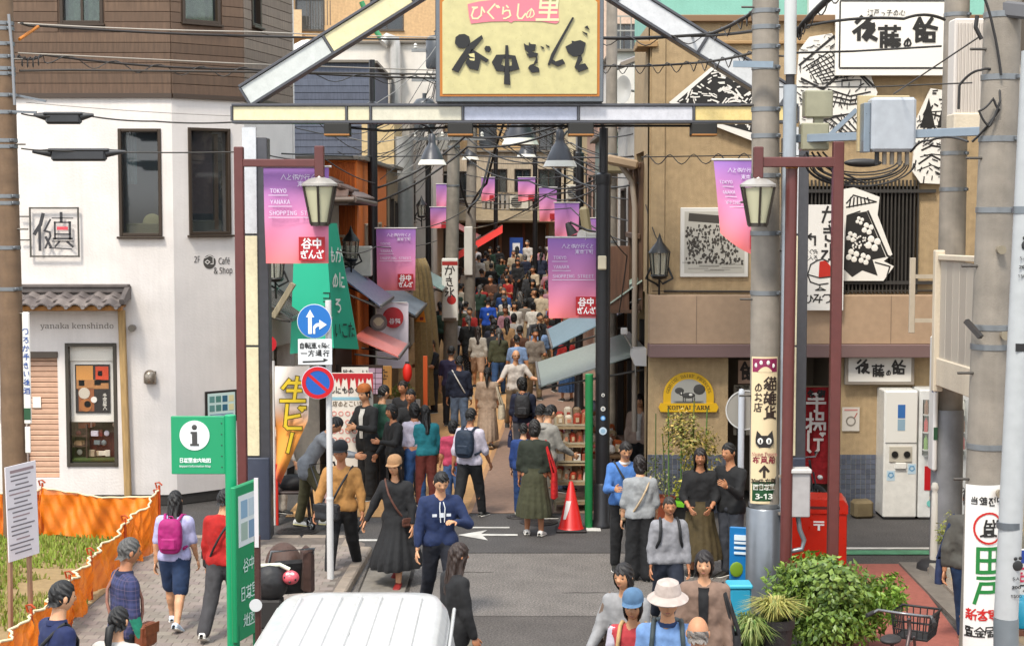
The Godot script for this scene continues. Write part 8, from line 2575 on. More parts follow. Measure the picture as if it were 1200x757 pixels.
func sweet_shop_front() -> void:
	var z:=-24.28

	var k:=thing("dairy_sign", "yellow half round dairy sign with a black and white cow picture", "sign",V(2.659,1.816,z))
	var arch:=PackedVector2Array()
	var inner:=PackedVector2Array()
	for q in 17:
		var a:=PI*q/16
		arch.append(W(cos(a)*0.38,maxf(0.0,sin(a))*0.36-0.02))
		inner.append(W(cos(a)*0.265,maxf(0.0,sin(a))*0.25-0.015))
	arch.append_array([W(-0.38,-0.16),W(-0.3,-0.16),W(0.3,-0.16),W(0.38,-0.16)])
	inner.append_array([W(-0.265,-0.14),W(0.265,-0.14)])
	var ye:=mt("d6ac1c",0.45)
	put("board",N().prism(arch,0.0,0.035).done(),ye,k)
	put("board",N().prism(PV([W(-0.42,-0.13),W(-0.45,-0.19),W(-0.42,-0.26),W(0.42,-0.26),W(0.45,-0.19),W(0.42,-0.13)]),0.0,0.05).done(),ye,k)
	put("picture",N().prism(inner,0.036,0.042).done(),mt("a8a69e",0.6),k)
	var cow:=N()
	cow.ball(V(0.0,-0.01,0.044),V(0.1,0.045,0.006),12,6).ball(V(-0.11,0.015,0.044),V(0.035,0.028,0.006),10,6).ball(V(0.16,0.08,0.044),V(0.09,0.08,0.005),12,6).ball(V(-0.14,0.06,0.043),V(0.07,0.05,0.004),12,6)
	for q:float in [-0.08,-0.05,0.06,0.09]:
		cow.box(V(q,-0.07,0.044),V(0.014,0.07,0.006))
	for q in 5:
		cow.box(V(0.0,-0.1-0.008*q,0.044),V(0.46-0.04*(q % 3),0.003,0.003))
	put("picture",cow.done(),mt("4a4844",0.6),k)
	put("picture",N().ball(V(0.03,0.0,0.05),V(0.03,0.02,0.004),8,4).ball(V(-0.11,0.02,0.05),V(0.01,0.016,0.003),8,4).done(),mt("d6d4cc",0.6),k)
	latin(k, "KOIWAI FARM",0.062,V(0,-0.195,0.053),mt("2e2a20"), "Droid Serif",Basis(),1.0,true)
	var t := "GENUINE DAIRY PRODUCTS"
	for q in t.length():
		if t[q] != " ":
			var a:=deg_to_rad(168.0-q*156.0/21.0)
			latin(k,t[q],0.046,V(cos(a)*0.322,sin(a)*0.305-0.02,0.038),mt("6b5a1c"), "Droid Serif",Basis(Vector3.BACK,a-PI/2),0.95)
	wall_lantern(V(2.193,3.752,-24.08), "black wall lantern on the beige wall left of the framed photograph")
	var fp:=thing("framed_photograph", "white framed black and white photograph of a crowd on the beige wall", "picture",V(3.03,4.103,z))
	bx(fp, "frame",V(0,0,0),V(1.02,1.04,0.05), "d2cec6",0.45, "",0.01)
	bx(fp, "print",V(0,0,0.027),V(0.9,0.92,0.004), "b9b4a9")
	var pb:=N()
	for q in 330:
		pb.ball(V(rng.randf_range(-0.42,0.42),rng.randf_range(-0.32,0.26),0.03+q*0.00002),V(rng.randf_range(0.006,0.026),rng.randf_range(0.01,0.03),0.002),6,4)
	for q in 9:
		pb.box(V(-0.1+rng.randf_range(-0.25,0.4),-0.3-0.015*q,0.03),V(0.3,0.005,0.002))
	pb.box(V(-0.16,0.36,0.03),V(0.46,0.12,0.002),0,Basis(Vector3.BACK,-0.08))
	stuff(put("print",pb.done(),mt("4a443c",0.7),fp))

	var ki:=thing("shaved_ice_sign", "white sign with a red and white shaved ice glass, arrow and brushed characters", "sign",V(4.577,3.885,-23.95))
	put("board",N().prism(PV([W(-0.29,0.78),W(-0.33,0.7),W(-0.33,-0.7),W(-0.26,-0.78),W(0.33,-0.78),W(0.33,0.78)]),-0.04,0.0).done(),mt("dcd8d2",0.5),ki)
	var g:=N().pos(V(0,0,0.002))
	glyphs(g, "かき氷",0.24,0.13,true,1.15,0.12,0.36)
	glyphs(g, "すぐ先",0.07,0.1,false,1.0,-0.16,0.09)
	glyphs(g, "左入る",0.07,0.1,false,1.0,-0.16,0.0)
	glyphs(g, "ひみつ堂",0.14,0.13,false,1.0,0.02,-0.6)
	for q:Array in [[[-0.1,0.19,-0.1,0.31,-0.2,0.31],0.03],[[-0.16,0.27,-0.21,0.31,-0.16,0.35],0.025],[[-0.2,-0.24,-0.16,-0.1,-0.06,-0.04,0.02,-0.02,0.1,-0.06],0.018],[[-0.24,-0.26,-0.2,-0.25,-0.02,-0.3,0.14,-0.28],0.016],[[-0.2,-0.26,-0.16,-0.36,-0.04,-0.4,0.1,-0.38],0.018],[[-0.02,-0.4,-0.02,-0.45,-0.08,-0.48,0.06,-0.48,0.0,-0.45],0.018]]:
		var pts:=PackedVector2Array()
		for e in range(0,q[0].size(),2):
			pts.append(W(q[0][e],q[0][e+1]))
		stroke(g,pts,q[1],0.004)
	put("lettering",g.done(),mt("2a2624",0.6),ki)
	put("print",N().prism(PV([W(-0.04,-0.3),W(-0.03,-0.06),W(0.06,-0.04),W(0.13,-0.12),W(0.16,-0.28)]),0.0005,0.0035).done(),mt("b83222",0.5),ki)

	var ls:=thing("lower_confectioner_sign", "white framed signboard with brushed characters above the vending machines", "sign",V(5.513,2.201,-24.2))
	bx(ls, "frame",Vector3.ZERO,V(1.04,0.46,0.08), "8f857a",0.5, "",0.01)
	bx(ls, "board",V(0,0,0.042),V(0.94,0.36,0.006), "cfcbc4",0.5)
	g=N().pos(V(0,0,0.046))
	glyphs(g, "後",0.2,0.16,false,1,-0.26,0.05)
	glyphs(g, "藤",0.18,0.15,false,1,-0.03,-0.01)
	glyphs(g, "の",0.08,0.2,false,1,0.13,-0.04)
	glyphs(g, "飴",0.2,0.15,false,1,0.28,0.04)
	put("lettering",g.done(),mt("2a2725",0.6),ls)
	var p1:=thing("candy_poster", "paper poster with a big boxed black character inside the entrance", "poster",V(3.643,2.108,-24.75))
	bx(p1, "sheet",Vector3.ZERO,V(0.34,0.36,0.01), "b99a86")
	lettering(p1, "飴",0.27,V(0,0.02,0.008),mt("3a302a"),0.13)
	var p2:=thing("sweets_poster", "paper poster with columns of brushed black characters inside the entrance", "poster",V(3.656,1.496,-24.95))
	bx(p2, "sheet",Vector3.ZERO,V(0.44,0.78,0.01), "a8a090")
	lettering(p2, "あいし飴",0.17,V(-0.1,-0.04,0.008),mt("3a352c"),0.11,true,1.02)
	lettering(p2, "京茶しい",0.1,V(0.02,0.33,0.008),mt("3a352c"),0.1)
	lettering(p2, "もほる人",0.15,V(0.11,-0.08,0.008),mt("3a352c"),0.1,true,1.05)
	var nr:=thing("red_cloth", "red hanging cloth with large white brushed characters in the entrance", "banner flag",V(4.663,1.243,-24.85))
	put("cloth",N().sheet(func(s:float,q:float) -> Vector3:return V((s-0.5)*0.46,0.62-q*1.5,0.03*sin(s*9.0)),12,6).done(),mt("a81f28",0.85, "cloth"),nr)
	lettering(nr, "手揚げ",0.3,V(0.02,0.08,0.045),mt("d4cac4"),0.13,true,1.05)
	lettering(nr, "名物",0.12,V(0.02,0.52,0.045),mt("2c2624"),0.2,false,1.3)
	put("rod",N().tube([V(-0.27,0.63,0),V(0.27,0.63,0)],0.014,6).done(),mt("8a7a64",0.6),nr)
	var rp:=thing("ring_poster", "small white poster with a round ring drawing on the beige wall", "poster",V(5.114,1.441,z))
	bx(rp, "sheet",Vector3.ZERO,V(0.26,0.36,0.012), "cdc5ba")
	disc(rp, "print",0.075,0.008, "8f877c",V(0,-0.03,0),0.055)
	bx(rp, "print",V(0,0.14,0.008),V(0.2,0.025,0.003), "c08a84")
	bx(rp, "print",V(0.07,0.05,0.009),V(0.014,0.1,0.003), "b0564c",0.6, "",0,Basis(Vector3.BACK,-0.5))

	var v:=thing("vending_machine", "white vending machine cabinet with two round black holes and blue stickers", "vending machine",V(5.759,0,-23.9),0.0, "vending machines at the beige shop")
	bx(v, "cabinet",V(0,0.98,-0.2),V(0.5,1.9,0.6), "dedbd4",0.4, "metal",0.02)
	bx(v, "foot",V(0,0.03,-0.2),V(0.46,0.06,0.54), "3a3836")
	bx(v, "door",V(0,1.53,0.105),V(0.47,0.76,0.02), "d8d5ce",0.4, "",0.008)
	bx(v, "panel",V(0,0.98,0.105),V(0.34,0.24,0.02), "b9b2a4",0.5, "",0.008)
	for s:float in [-1.0,1.0]:
		var rg:=disc(v, "hole_rim",0.06,0.118, "a8a296",V(s*0.09,0.98,0))
		disc(v, "hole",0.048,0.126, "1b1918",V(s*0.09,0.98,0)).name = "hole"
		rg.name = "hole_rim"
	bx(v, "tray",V(0,0.81,0.115),V(0.16,0.09,0.05), "dad7d0",0.4, "",0.008)
	bx(v, "sticker",V(0,1.62,0.117),V(0.11,0.2,0.004), "3a6ea8")
	bx(v, "sticker",V(0,1.42,0.117),V(0.11,0.17,0.004), "8fa6b4")
	for q:Array in [[-0.14,0.66],[0.17,0.76]]:
		bx(v, "sticker",V(q[0],q[1],0.102),V(0.12,0.15,0.004), "b8c9d2")
		put("sticker",N().at(upright(V(q[0],float(q[1])+0.01,0.106))).lathe([W(0.03,-0.002),W(0.05,-0.002),W(0.05,0.002),W(0.03,0.002)],5).done(),mt("6f9cbc",0.5),v)
	var v2:=thing("vending_machine", "white drinks vending machine with bottles behind glass, partly hidden by the grey pole", "vending machine",V(6.412,0,-23.9),0.0, "vending machines at the beige shop")
	bx(v2, "cabinet",V(0,0.98,-0.22),V(0.76,1.92,0.6), "dcdcd9",0.4, "metal",0.02)
	bx(v2, "foot",V(0,0.02,-0.2),V(0.7,0.05,0.5), "3a3836")
	bx(v2, "show_case",V(-0.02,1.38,0.085),V(0.62,0.82,0.02), "4b4a44",0.5)
	for rr in 3:
		bx(v2, "shelf",V(-0.02,1.05+0.26*rr,0.13),V(0.62,0.02,0.09), "d0cfca",0.4)
		for q in 8:
			put("bottle",N().lathe([W(0,0),W(0.03,0),W(0.03,0.14),W(0.012,0.19),W(0.012,0.21),W(0,0.21)],10,V(-0.29+q*0.078,1.06+0.26*rr,0.13)).done(),mt(["7fa848", "b98a3c", "8a5a34", "5a8a4c", "c9a24c", "c23a3a", "9ab8a0", "d8d4c8"][(q*3+rr*5) % 8],0.3),v2)
	put("pane",N().box(V(-0.02,1.38,0.19),V(0.64,0.84,0.008)).done(),glass("c8d0cc",0.12),v2)
	bx(v2, "print",V(-0.18,0.62,0.085),V(0.22,0.36,0.006), "b8242c",0.4)
	bx(v2, "slot",V(-0.14,0.36,0.088),V(0.14,0.16,0.01), "6d6f6c",0.4)
	disc(v2, "sticker",0.05,0.088, "7cc0b8",V(-0.2,0.24,0))
	bx(v2, "print",V(0.2,0.56,0.085),V(0.12,0.1,0.006), "c07a3c",0.4)
	var sb:=thing("stone_block", "rough brown stone block on the ground beside the white vending machine", "stone",V(5.24,0,-24.0))
	bx(sb, "block",V(0,0.13,0),V(0.3,0.27,0.24), "8a7a5c",0.95, "concrete",0.04,Basis(Vector3.UP,0.15))

# --- plants,vehicles and loose things -----------------------------------------------------------------------------------
func leaf_cloud(o:Node3D,called:String,c:Vector3,r:Vector3,n:int,s:float,cols:Array,seed_:int,lumps:=7) -> void:
	var g:=RandomNumberGenerator.new()
	g.seed=seed_
	var b:=N()
	b.tinted=true
	var cs:=[]
	for k in lumps:
		var d:=V(g.randfn(),g.randfn(),g.randfn()).normalized()*g.randf_range(0.35,0.75)
		cs.append([c+d*r,g.randf_range(0.38,0.6),g.randf_range(0.75,1.2)])
	for k in n:
		var q:Array=cs[k % lumps]
		var d:=V(g.randfn(),g.randfn(),g.randfn()).normalized()
		var p:Vector3=q[0]+d*r*float(q[1])*pow(g.randf(),0.3)
		var out:=(p-c).normalized()
		var x:=out.cross(V(g.randfn(),g.randfn(),g.randfn())).normalized()
		var y:=(out.cross(x)*0.8+out*g.randf_range(0.0,0.9)+V(0,-0.3,0)).normalized()
		var z:=x.cross(y).normalized()
		var l:=s*g.randf_range(0.7,1.3)
		var col:Color=(cols[0] as Color).lerp(cols[1],g.randf())
		b.tint=col*(float(q[2])*g.randf_range(0.75,1.2))
		b.tint.a=1.0
		var t:=p+y*l
		var m:=p+y*l*0.45-z*l*0.08
		b.tri(p,m+x*l*0.3,t)
		b.tri(p,t,m-x*l*0.3)
	put(called,b.done(),mt("ffffff",0.45, "leaf"),o)

func blades(o:Node3D,c:Vector3,n:int,l:float,spread:float,a:Color,d:Color,seed_:int) -> void:
	var g:=RandomNumberGenerator.new()
	g.seed=seed_
	var b:=N()
	b.tinted=true
	for k in n:
		var w:=g.randf()*TAU
		var dir:=V(cos(w),0,sin(w))
		var e:=g.randf_range(0.3,1.0)*spread
		var h:=l*g.randf_range(0.6,1.0)
		b.tint=a.lerp(d,g.randf())
		var p0:=c+dir*0.06*g.randf()
		var p1:=p0+dir*e*0.4+V(0,h*0.75,0)
		var p2:=p0+dir*e+V(0,h*g.randf_range(0.3,0.8),0)
		var s:=dir.cross(Vector3.UP)*0.007
		b.quad(p0-s,p0+s,p1+s,p1-s)
		b.tri(p1-s,p1+s,p2)
	put("leaves",b.done(),mt("ffffff",0.5, "leaf"),o)

func pot(o:Node3D,r:float,h:float,hex:String) -> void:
	put("pot",N().lathe([W(0,0),W(r*0.72,0),W(r*0.95,h*0.85),W(r*1.05,h*0.86),W(r*1.05,h),W(r*0.9,h),W(r*0.88,h*0.88),W(0,h*0.88)],20).done(),mt(hex,0.7, "concrete"),o)

func plants() -> void:
	var bu:=thing("bush", "large leafy green bush in front of the maroon post and red mailbox", "bush",V(3.286,0,-16.7))
	pot(bu,0.3,0.25, "4a4440")
	for k in 6:
		var a:=k*1.1
		put("branch",N().tube([V(cos(a)*0.05,0.2,sin(a)*0.05),V(cos(a)*0.25,0.5,sin(a)*0.2),V(cos(a)*0.45,0.8,sin(a)*0.3)],[0.022,0.016,0.007],6).done(),mt("5d4a36",0.9),bu)
	leaf_cloud(bu, "foliage",V(0.02,0.56,0),V(0.7,0.46,0.5),6200,0.075,[Color(0.08,0.15,0.025),Color(0.22,0.31,0.05)],11,16)
	leaf_cloud(bu, "foliage",V(0.0,0.3,0.15),V(0.6,0.35,0.4),2600,0.07,[Color(0.07,0.13,0.02),Color(0.18,0.27,0.04)],12,8)
	leaf_cloud(bu, "foliage",V(0.52,0.62,0.05),V(0.3,0.32,0.3),900,0.07,[Color(0.08,0.16,0.02),Color(0.2,0.3,0.04)],13,5)
	var gr:=thing("grass_pot", "dark pot with yellow green grassy leaves at the foot of the concrete pole", "potted plant",V(2.569,0,-15.6))
	pot(gr,0.19,0.62, "3a3634")
	blades(gr,V(0,0.56,0),420,0.34,0.4,Color(0.14,0.17,0.03),Color(0.42,0.36,0.1),4)
	var lg:=thing("grass_pot", "low tuft of long green leaves between the pole and the dark grass pot", "potted plant",V(2.333,0,-15.5))
	pot(lg,0.17,0.35, "5a4a3c")
	blades(lg,V(0,0.3,0),420,0.5,0.34,Color(0.06,0.13,0.02),Color(0.3,0.33,0.1),5)
	var tp:=thing("terracotta_pot", "terracotta pot with a thin staked plant before the tiled plinth", "potted plant",V(2.198,0,-23.7))
	pot(tp,0.22,0.36, "a5583a")
	for k in 2:
		put("stake",N().tube([V(-0.08+0.16*k,0.3,0),V(-0.08+0.1*k,1.6-0.3*k,0)],0.009,5).done(),mt("5a6a3c",0.6),tp)
	leaf_cloud(tp, "foliage",V(0,0.75,0),V(0.24,0.4,0.15),260,0.05,[Color(0.1,0.14,0.04),Color(0.3,0.28,0.12)],21,9)
	var vp:=thing("staked_plant", "tall yellowing climbing plant on green stakes in a bright green tub", "potted plant",V(2.572,0,-23.6))
	pot(vp,0.24,0.3, "232220")
	put("tub_rim",N().lathe([W(0.25,0.27),W(0.27,0.27),W(0.27,0.32),W(0.2,0.33),W(0,0.31)],18).done(),mt("6fae2c",0.5),vp)
	for k in 4:
		put("stake",N().tube([V(-0.26+0.17*k,0.3,0.05*(k % 2)),V(-0.28+0.19*k,1.68-0.05*(k % 3),0)],0.011,5).done(),mt("5a7a3a",0.6),vp)
	put("stem",N().tube([V(0.02,0.3,0),V(-0.05,0.8,0.04),V(0.08,1.3,0),V(0.1,1.8,0)],0.012,5).tube([V(0.0,0.3,0),V(0.12,0.9,0.04),V(-0.12,1.5,0)],0.01,5).done(),mt("7a7a3a",0.8),vp)
	leaf_cloud(vp, "foliage",V(0.0,1.12,0),V(0.46,0.55,0.2),1300,0.065,[Color(0.16,0.2,0.04),Color(0.5,0.34,0.1)],22,14)
	leaf_cloud(vp, "foliage",V(0.02,0.6,0.02),V(0.28,0.32,0.15),600,0.06,[Color(0.2,0.26,0.03),Color(0.5,0.42,0.06)],23,7)
	var ss:=thing("weed_tuft", "thin bamboo-like shoots beside the folded stroller", "plant",V(-2.061,0.1,-13.6))
	blades(ss,V(0,0.2,0),90,0.5,0.3,Color(0.2,0.3,0.03),Color(0.45,0.42,0.1),8)
	bx(ss, "trough",V(0,0.2,0),V(0.4,0.4,0.25), "3a332e",0.8, "wood",0.01)
	var yb:=thing("yellow_green_bush", "narrow yellow green shrub in a white planter behind the bollards", "bush",V(5.403,0,-19.8))
	bx(yb, "planter",V(0,0.1,0),V(0.4,0.2,0.3), "b5b0a4",0.8, "concrete",0.01)
	leaf_cloud(yb, "foliage",V(0,0.5,0),V(0.18,0.4,0.15),420,0.05,[Color(0.14,0.18,0.03),Color(0.36,0.34,0.08)],24,6)

func net(label:String,posts:Array,bottom:float,sag:float,alpha:=0.9) -> void:
	var a:Vector3=posts[0]
	var o:=thing("orange_net",label, "net fence",V(a.x,bottom,a.z),0.0, "orange safety nets round the vacant plot")
	var m:=mt("f6921c",0.55+alpha*0.01, "render")
	m.transparency=BaseMaterial3D.TRANSPARENCY_ALPHA
	m.albedo_color.a=alpha
	m.backlight_enabled=true
	m.backlight=Color(0.5,0.2,0.02)
	for k in posts.size()-1:
		var p:Vector3=posts[k]-o.position
		var q:Vector3=posts[k+1]-o.position
		var f:=func(s:float,t:float) -> Vector3:
			var top:=p.lerp(q,s)
			top.y-=sag*4.0*s*(1.0-s)+0.004*sin(s*40.0)
			var side:=(q-p).cross(Vector3.UP).normalized()
			return V(top.x,lerpf(top.y,0.03*sin(s*9.0)+0.02,t),top.z)+side*(0.06*sin(s*11.0+k)*sin(t*3.0+s*3.0)+0.02*sin(s*37.0+t*6.0)+0.012*sin(s*63.0-t*11.0))
		put("netting",N().sheet(f,90,14).done(),m,o)
		var rope:=[]
		for e in 21:
			rope.append(f.call(e/20.0,0.0))
		put("rope",N().tube(rope,0.014,5).done(),mt("d8c9a8",0.8),o)
	for w:Vector3 in posts:
		var p:=w-o.position
		put("stake",N().tube([V(p.x,0,p.z),p+V(0,0.06,0)],0.016,6).tube([p+V(-0.03,0.02,0),p+V(-0.05,0.09,0),p+V(0.0,0.1,0.01),p+V(0.04,0.06,0)],0.012,5).done(),mt("b5501c",0.6),o)

func bollard(p:Vector3,label:String) -> void:
	var o:=thing("bollard",label, "bollard",p,0.0, "white bollards on the far corner")
	put("shaft",N().lathe([W(0.055,0.1),W(0.05,0.5),W(0.045,1.0),W(0.035,1.03),W(0.05,1.06),W(0.055,1.09),W(0.04,1.14),W(0,1.15)],14).done(),mt("d6d2c8",0.5),o)
	put("foot",N().lathe([W(0.23,0),W(0.22,0.09),W(0.16,0.15),W(0.055,0.16)],12).done(),mt("262425",0.7),o)
	put("ring",N().tube([V(0.05,0.98,0),V(0.09,0.96,0),V(0.05,0.92,0)],0.01,5).done(),mt("8a8a88",0.5, "metal",0.5),o)

func street_things() -> void:
	net("sagging orange net in front of the white corner building",[V(-7.366,0.763,-22),V(-6.711,0.775,-22),V(-6.442,0.798,-22),V(-4.777,0.74,-21.6)],0.1,0.06,0.62)
	net("near orange net stepping down towards the lower left corner",[V(-4.62,0.937,-21),V(-4.881,0.653,-20.2),V(-4.845,0.618,-18.4),V(-4.763,0.618,-17.2),V(-4.702,0.65,-15.6),V(-4.797,0.586,-14.6)],0.1,0.03)

	var mb:=thing("mailbox", "red box shaped mailbox with a white postal mark behind the bush", "mailbox",V(3.811,0,-19.95),-8.0)
	mb.scale.y=0.89
	var red:=mt("c2321c",0.4, "metal")
	put("body",N().box(V(0,0.62,0),V(0.68,0.72,0.5),0.012).done(),red,mb)
	put("lid",N().prism(PV([W(-0.35,0.98),W(-0.35,1.1),W(-0.3,1.17),W(0.3,1.17),W(0.35,1.1),W(0.35,0.98)]),-0.27,0.27).done(),red,mb)
	put("foot",N().box(V(0,0.13,0),V(0.2,0.26,0.3),0.01).done(),mt("8f2a1c",0.5),mb)
	put("mark",N().box(V(0.0,0.86,0.253),V(0.13,0.022,0.006)).box(V(0.0,0.82,0.253),V(0.13,0.022,0.006)).box(V(0.0,0.775,0.253),V(0.028,0.07,0.006)).done(),mt("d8d4d0",0.5),mb)
	bx(mb, "slot",V(0,1.06,0.262),V(0.5,0.04,0.02), "5a1810")
	var me:=thing("meter_box", "light grey meter box on the maroon pipe with a bent conduit below", "meter box",V(3.197,1.43,-17.9))
	bx(me, "case",Vector3.ZERO,V(0.24,0.5,0.16), "b5b1b0",0.5, "metal",0.012)
	bx(me, "lid",V(0,0.27,0.01),V(0.26,0.05,0.2), "c9c6c2",0.5, "metal",0.01)
	put("conduit",N().tube([V(0.0,-0.25,0),V(0.02,-0.4,0),V(0.07,-0.52,0),V(0.05,-0.62,0),V(-0.14,-0.66,0)],0.028,10).done(),mt("8d9296",0.45, "metal",0.4),me)
	for k in 2:
		bx(me, "clip",V(-0.15,0.2-0.42*k,0),V(0.14,0.025,0.06), "9a8f84",0.5, "metal")

	var bn:=thing("blue_poster", "blue plastic covered poster with white lines and green picture, tied to the concrete pole", "poster",V(2.609,0.561,-18.45))
	bx(bn, "sheet",V(0,0.08,0),V(0.2,0.62,0.03), "1f78b0",0.4, "",0.01,Basis(Vector3.UP,-0.3))
	for k in 4:
		bx(bn, "print",V(0.02,0.27-0.06*k,0.03),V(0.14,0.025 if k else 0.06,0.02), "cfd8dc",0.5, "",0,Basis(Vector3.UP,-0.3))
	put("print",N().ball(V(-0.02,-0.1,0.03),V(0.08,0.09,0.012),12,6).done(),mt("7a9a2c",0.5),bn)
	var b2:=thing("blue_bin", "cyan plastic bin standing at the foot of the concrete pole", "bin",V(2.49,0,-17.5))
	bx(b2, "body",V(0,0.24,0),V(0.24,0.48,0.24), "3a9ab8",0.4, "",0.02)
	bx(b2, "lid",V(0,0.5,0),V(0.27,0.05,0.27), "52b0c8",0.4, "",0.015)
	bollard(V(5.371,0,-20.343), "nearer white bollard on a black foot before the grey pole")
	bollard(V(5.641,0,-20.9)+V(0.18,0,0), "white bollard with a hanging chain beside the yellow green shrub")
	var ch:=thing("chain", "pale plastic chain hanging between the white bollards", "chain",V(5.473,0.0,-20.5))
	for k in 14:
		var t:=k/13.0
		put("link",N().ball(V(-0.12+0.3*t,0.92-0.5*sin(t*PI),-0.1*t),V(0.016,0.03,0.014),6,5).done(),mt("c9c0a4",0.5),ch)
	var lw:=thing("lattice_display", "cream wire lattice with coloured prints at the right edge", "rack",V(4.711,0,-15.0))
	for k in 6:
		bx(lw, "wire",V(-0.12+0.07*k,2.0,0),V(0.01,0.9,0.01), "c9b48c")
	for k in 10:
		bx(lw, "wire",V(0.05,1.6+0.09*k,0),V(0.4,0.01,0.01), "c9b48c")
	var gs:=thing("grill_sign", "white and blue shop sign with large pink characters at the right edge", "sign",V(4.711,1.237,-14.8))
	bx(gs, "board",V(0,0,0),V(0.3,0.46,0.03), "d6d2cc",0.5, "",0.006)
	bx(gs, "print",V(0,0.16,0.017),V(0.28,0.12,0.004), "2b4a9a",0.5)
	lettering(gs, "焼肉",0.14,V(0.03,0.0,0.018),mt("c2405a"),0.15,false,1.1)
	lettering(gs, "サラン",0.07,V(0.02,-0.13,0.018),mt("3a3836"),0.12,false,1.05)
	var cy:=thing("cyan_drum", "cyan plastic drum on a brown shelf at the lower right edge", "drum",V(4.655,0.808,-14.6))
	put("drum",N().lathe([W(0,0),W(0.15,0),W(0.16,0.03),W(0.16,0.2),W(0.13,0.25),W(0,0.26)],16).done(),mt("2f9ab4",0.35),cy)
	bx(cy, "shelf",V(0.0,-0.03,0),V(0.4,0.05,0.4), "7d5038",0.7, "wood")
	var lf:=thing("leaflet_box", "brown post with a white ring and leaflets beside the green map board", "stand",V(-2.197,0,-13.8))
	bx(lf, "post",V(0,0.9,0),V(0.05,1.8,0.06), "54352f",0.5, "metal",0.01)
	bx(lf, "print",V(0.0,2.0,0.03),V(0.035,0.6,0.02), "c9c4c4")
	disc(lf, "ring",0.055,0.06, "c9c9c9",V(-0.01,1.2,0))

func wheel(o:Node3D,p:Vector3,r:float,w:float,turn:=0.0,spokes:=0) -> void:
	var t:=Transform3D(Basis(Vector3.UP,turn)*Basis(Vector3.BACK,PI/2),p)
	var ty:=put("tyre" if spokes else "wheel",N().at(t).lathe([W(r*0.82,-w/2),W(r*0.96,-w/2),W(r,-w*0.25),W(r,w*0.25),W(r*0.96,w/2),W(r*0.82,w/2),W(r*0.82,-w/2)],28).done(),mt("1f1e1e",0.8),o)
	if spokes:
		var b:=N().at(t)
		for k in spokes:
			var a:=TAU*k/spokes
			b.tube([V(0,0,0),V(cos(a)*r*0.84,0,sin(a)*r*0.84)],0.004 if spokes>8 else 0.012,4)
		put("spokes",b.done(),mt("a8a8a6",0.4, "metal",0.6),ty)
	else:
		put("rim",N().at(t).lathe([W(0,-w*0.4),W(r*0.5,-w*0.42),W(r*0.82,-w*0.3),W(r*0.82,w*0.3),W(r*0.5,w*0.42),W(0,w*0.4)],20).done(),mt("9a9a98",0.4, "metal",0.5),ty)

func bicycle(p:Vector3,turn:float,label:String,hex:String,basket:=true) -> void:
	var o:=thing("bicycle",label, "bicycle",p,turn, "parked bicycles")
	var m:=mt(hex,0.4, "metal",0.3)
	wheel(o,V(0,0.32,0.52),0.32,0.04,0.0,20)
	wheel(o,V(0,0.32,-0.52),0.32,0.04,0.0,20)
	put("frame",N().tube([V(0,0.86,-0.2),V(0,0.34,-0.02),V(0,0.85,0.34),V(0,0.97,0.3)],0.018,8).tube([V(0,0.34,-0.02),V(0.04,0.32,-0.52),V(0,0.7,-0.14)],0.012,6).tube([V(0.03,0.8,0.36),V(0.04,0.32,0.52)],0.013,6).tube([V(-0.03,0.8,0.36),V(-0.04,0.32,0.52)],0.013,6).done(),m,o)
	put("handlebar",N().tube([V(-0.29,1.02,0.05),V(-0.24,1.05,0.16),V(-0.1,1.01,0.3),V(0.1,1.01,0.3),V(0.24,1.05,0.16),V(0.29,1.02,0.05)],0.013,8).done(),mt("8f8f90",0.35, "metal",0.6),o)
	for s:float in [-1.0,1.0]:
		put("grip",N().tube([V(s*0.3,1.02,0.03),V(s*0.265,1.035,0.12)],0.019,8).done(),mt("2a2726",0.7),o)
	put("saddle",N().ball(V(0,0.91,-0.24),V(0.09,0.035,0.13),12,8).done(),mt("2a2523",0.6),o)
	put("mudguard",N().sheet(func(s:float,q:float) -> Vector3:return V((q-0.5)*0.06,0.32+sin(s*2.6+0.3)*0.36,-0.52+cos(s*2.6+0.3)*0.36),16,2).done(),m,o)
	put("lamp",N().ball(V(0.05,0.74,0.5),V(0.035,0.035,0.05),10,6).done(),mt("c9c9c4",0.3),o)
	if basket:
		var bk:=N()
		for k in 4:
			var y:=0.78+k*0.07
			var w:=0.15+0.03*k/3.0
			bk.tube([V(-w,y,0.36),V(w,y,0.36),V(w,y,0.64+0.02*k),V(-w,y,0.64+0.02*k),V(-w,y,0.36)],0.012 if k==3 else 0.006,5)
		for k in 24:
			var a:=TAU*k/24
			var q:=W(clampf(cos(a)*1.4,-1,1),clampf(sin(a)*1.4,-1,1))
			bk.tube([V(q.x*0.15,0.77,0.5+q.y*0.14),V(q.x*0.18,1.0,0.51+q.y*0.155)],0.006,4)
		bk.box(V(0,0.77,0.5),V(0.3,0.01,0.28))
		put("basket",bk.done(),mt("232222",0.6),o)

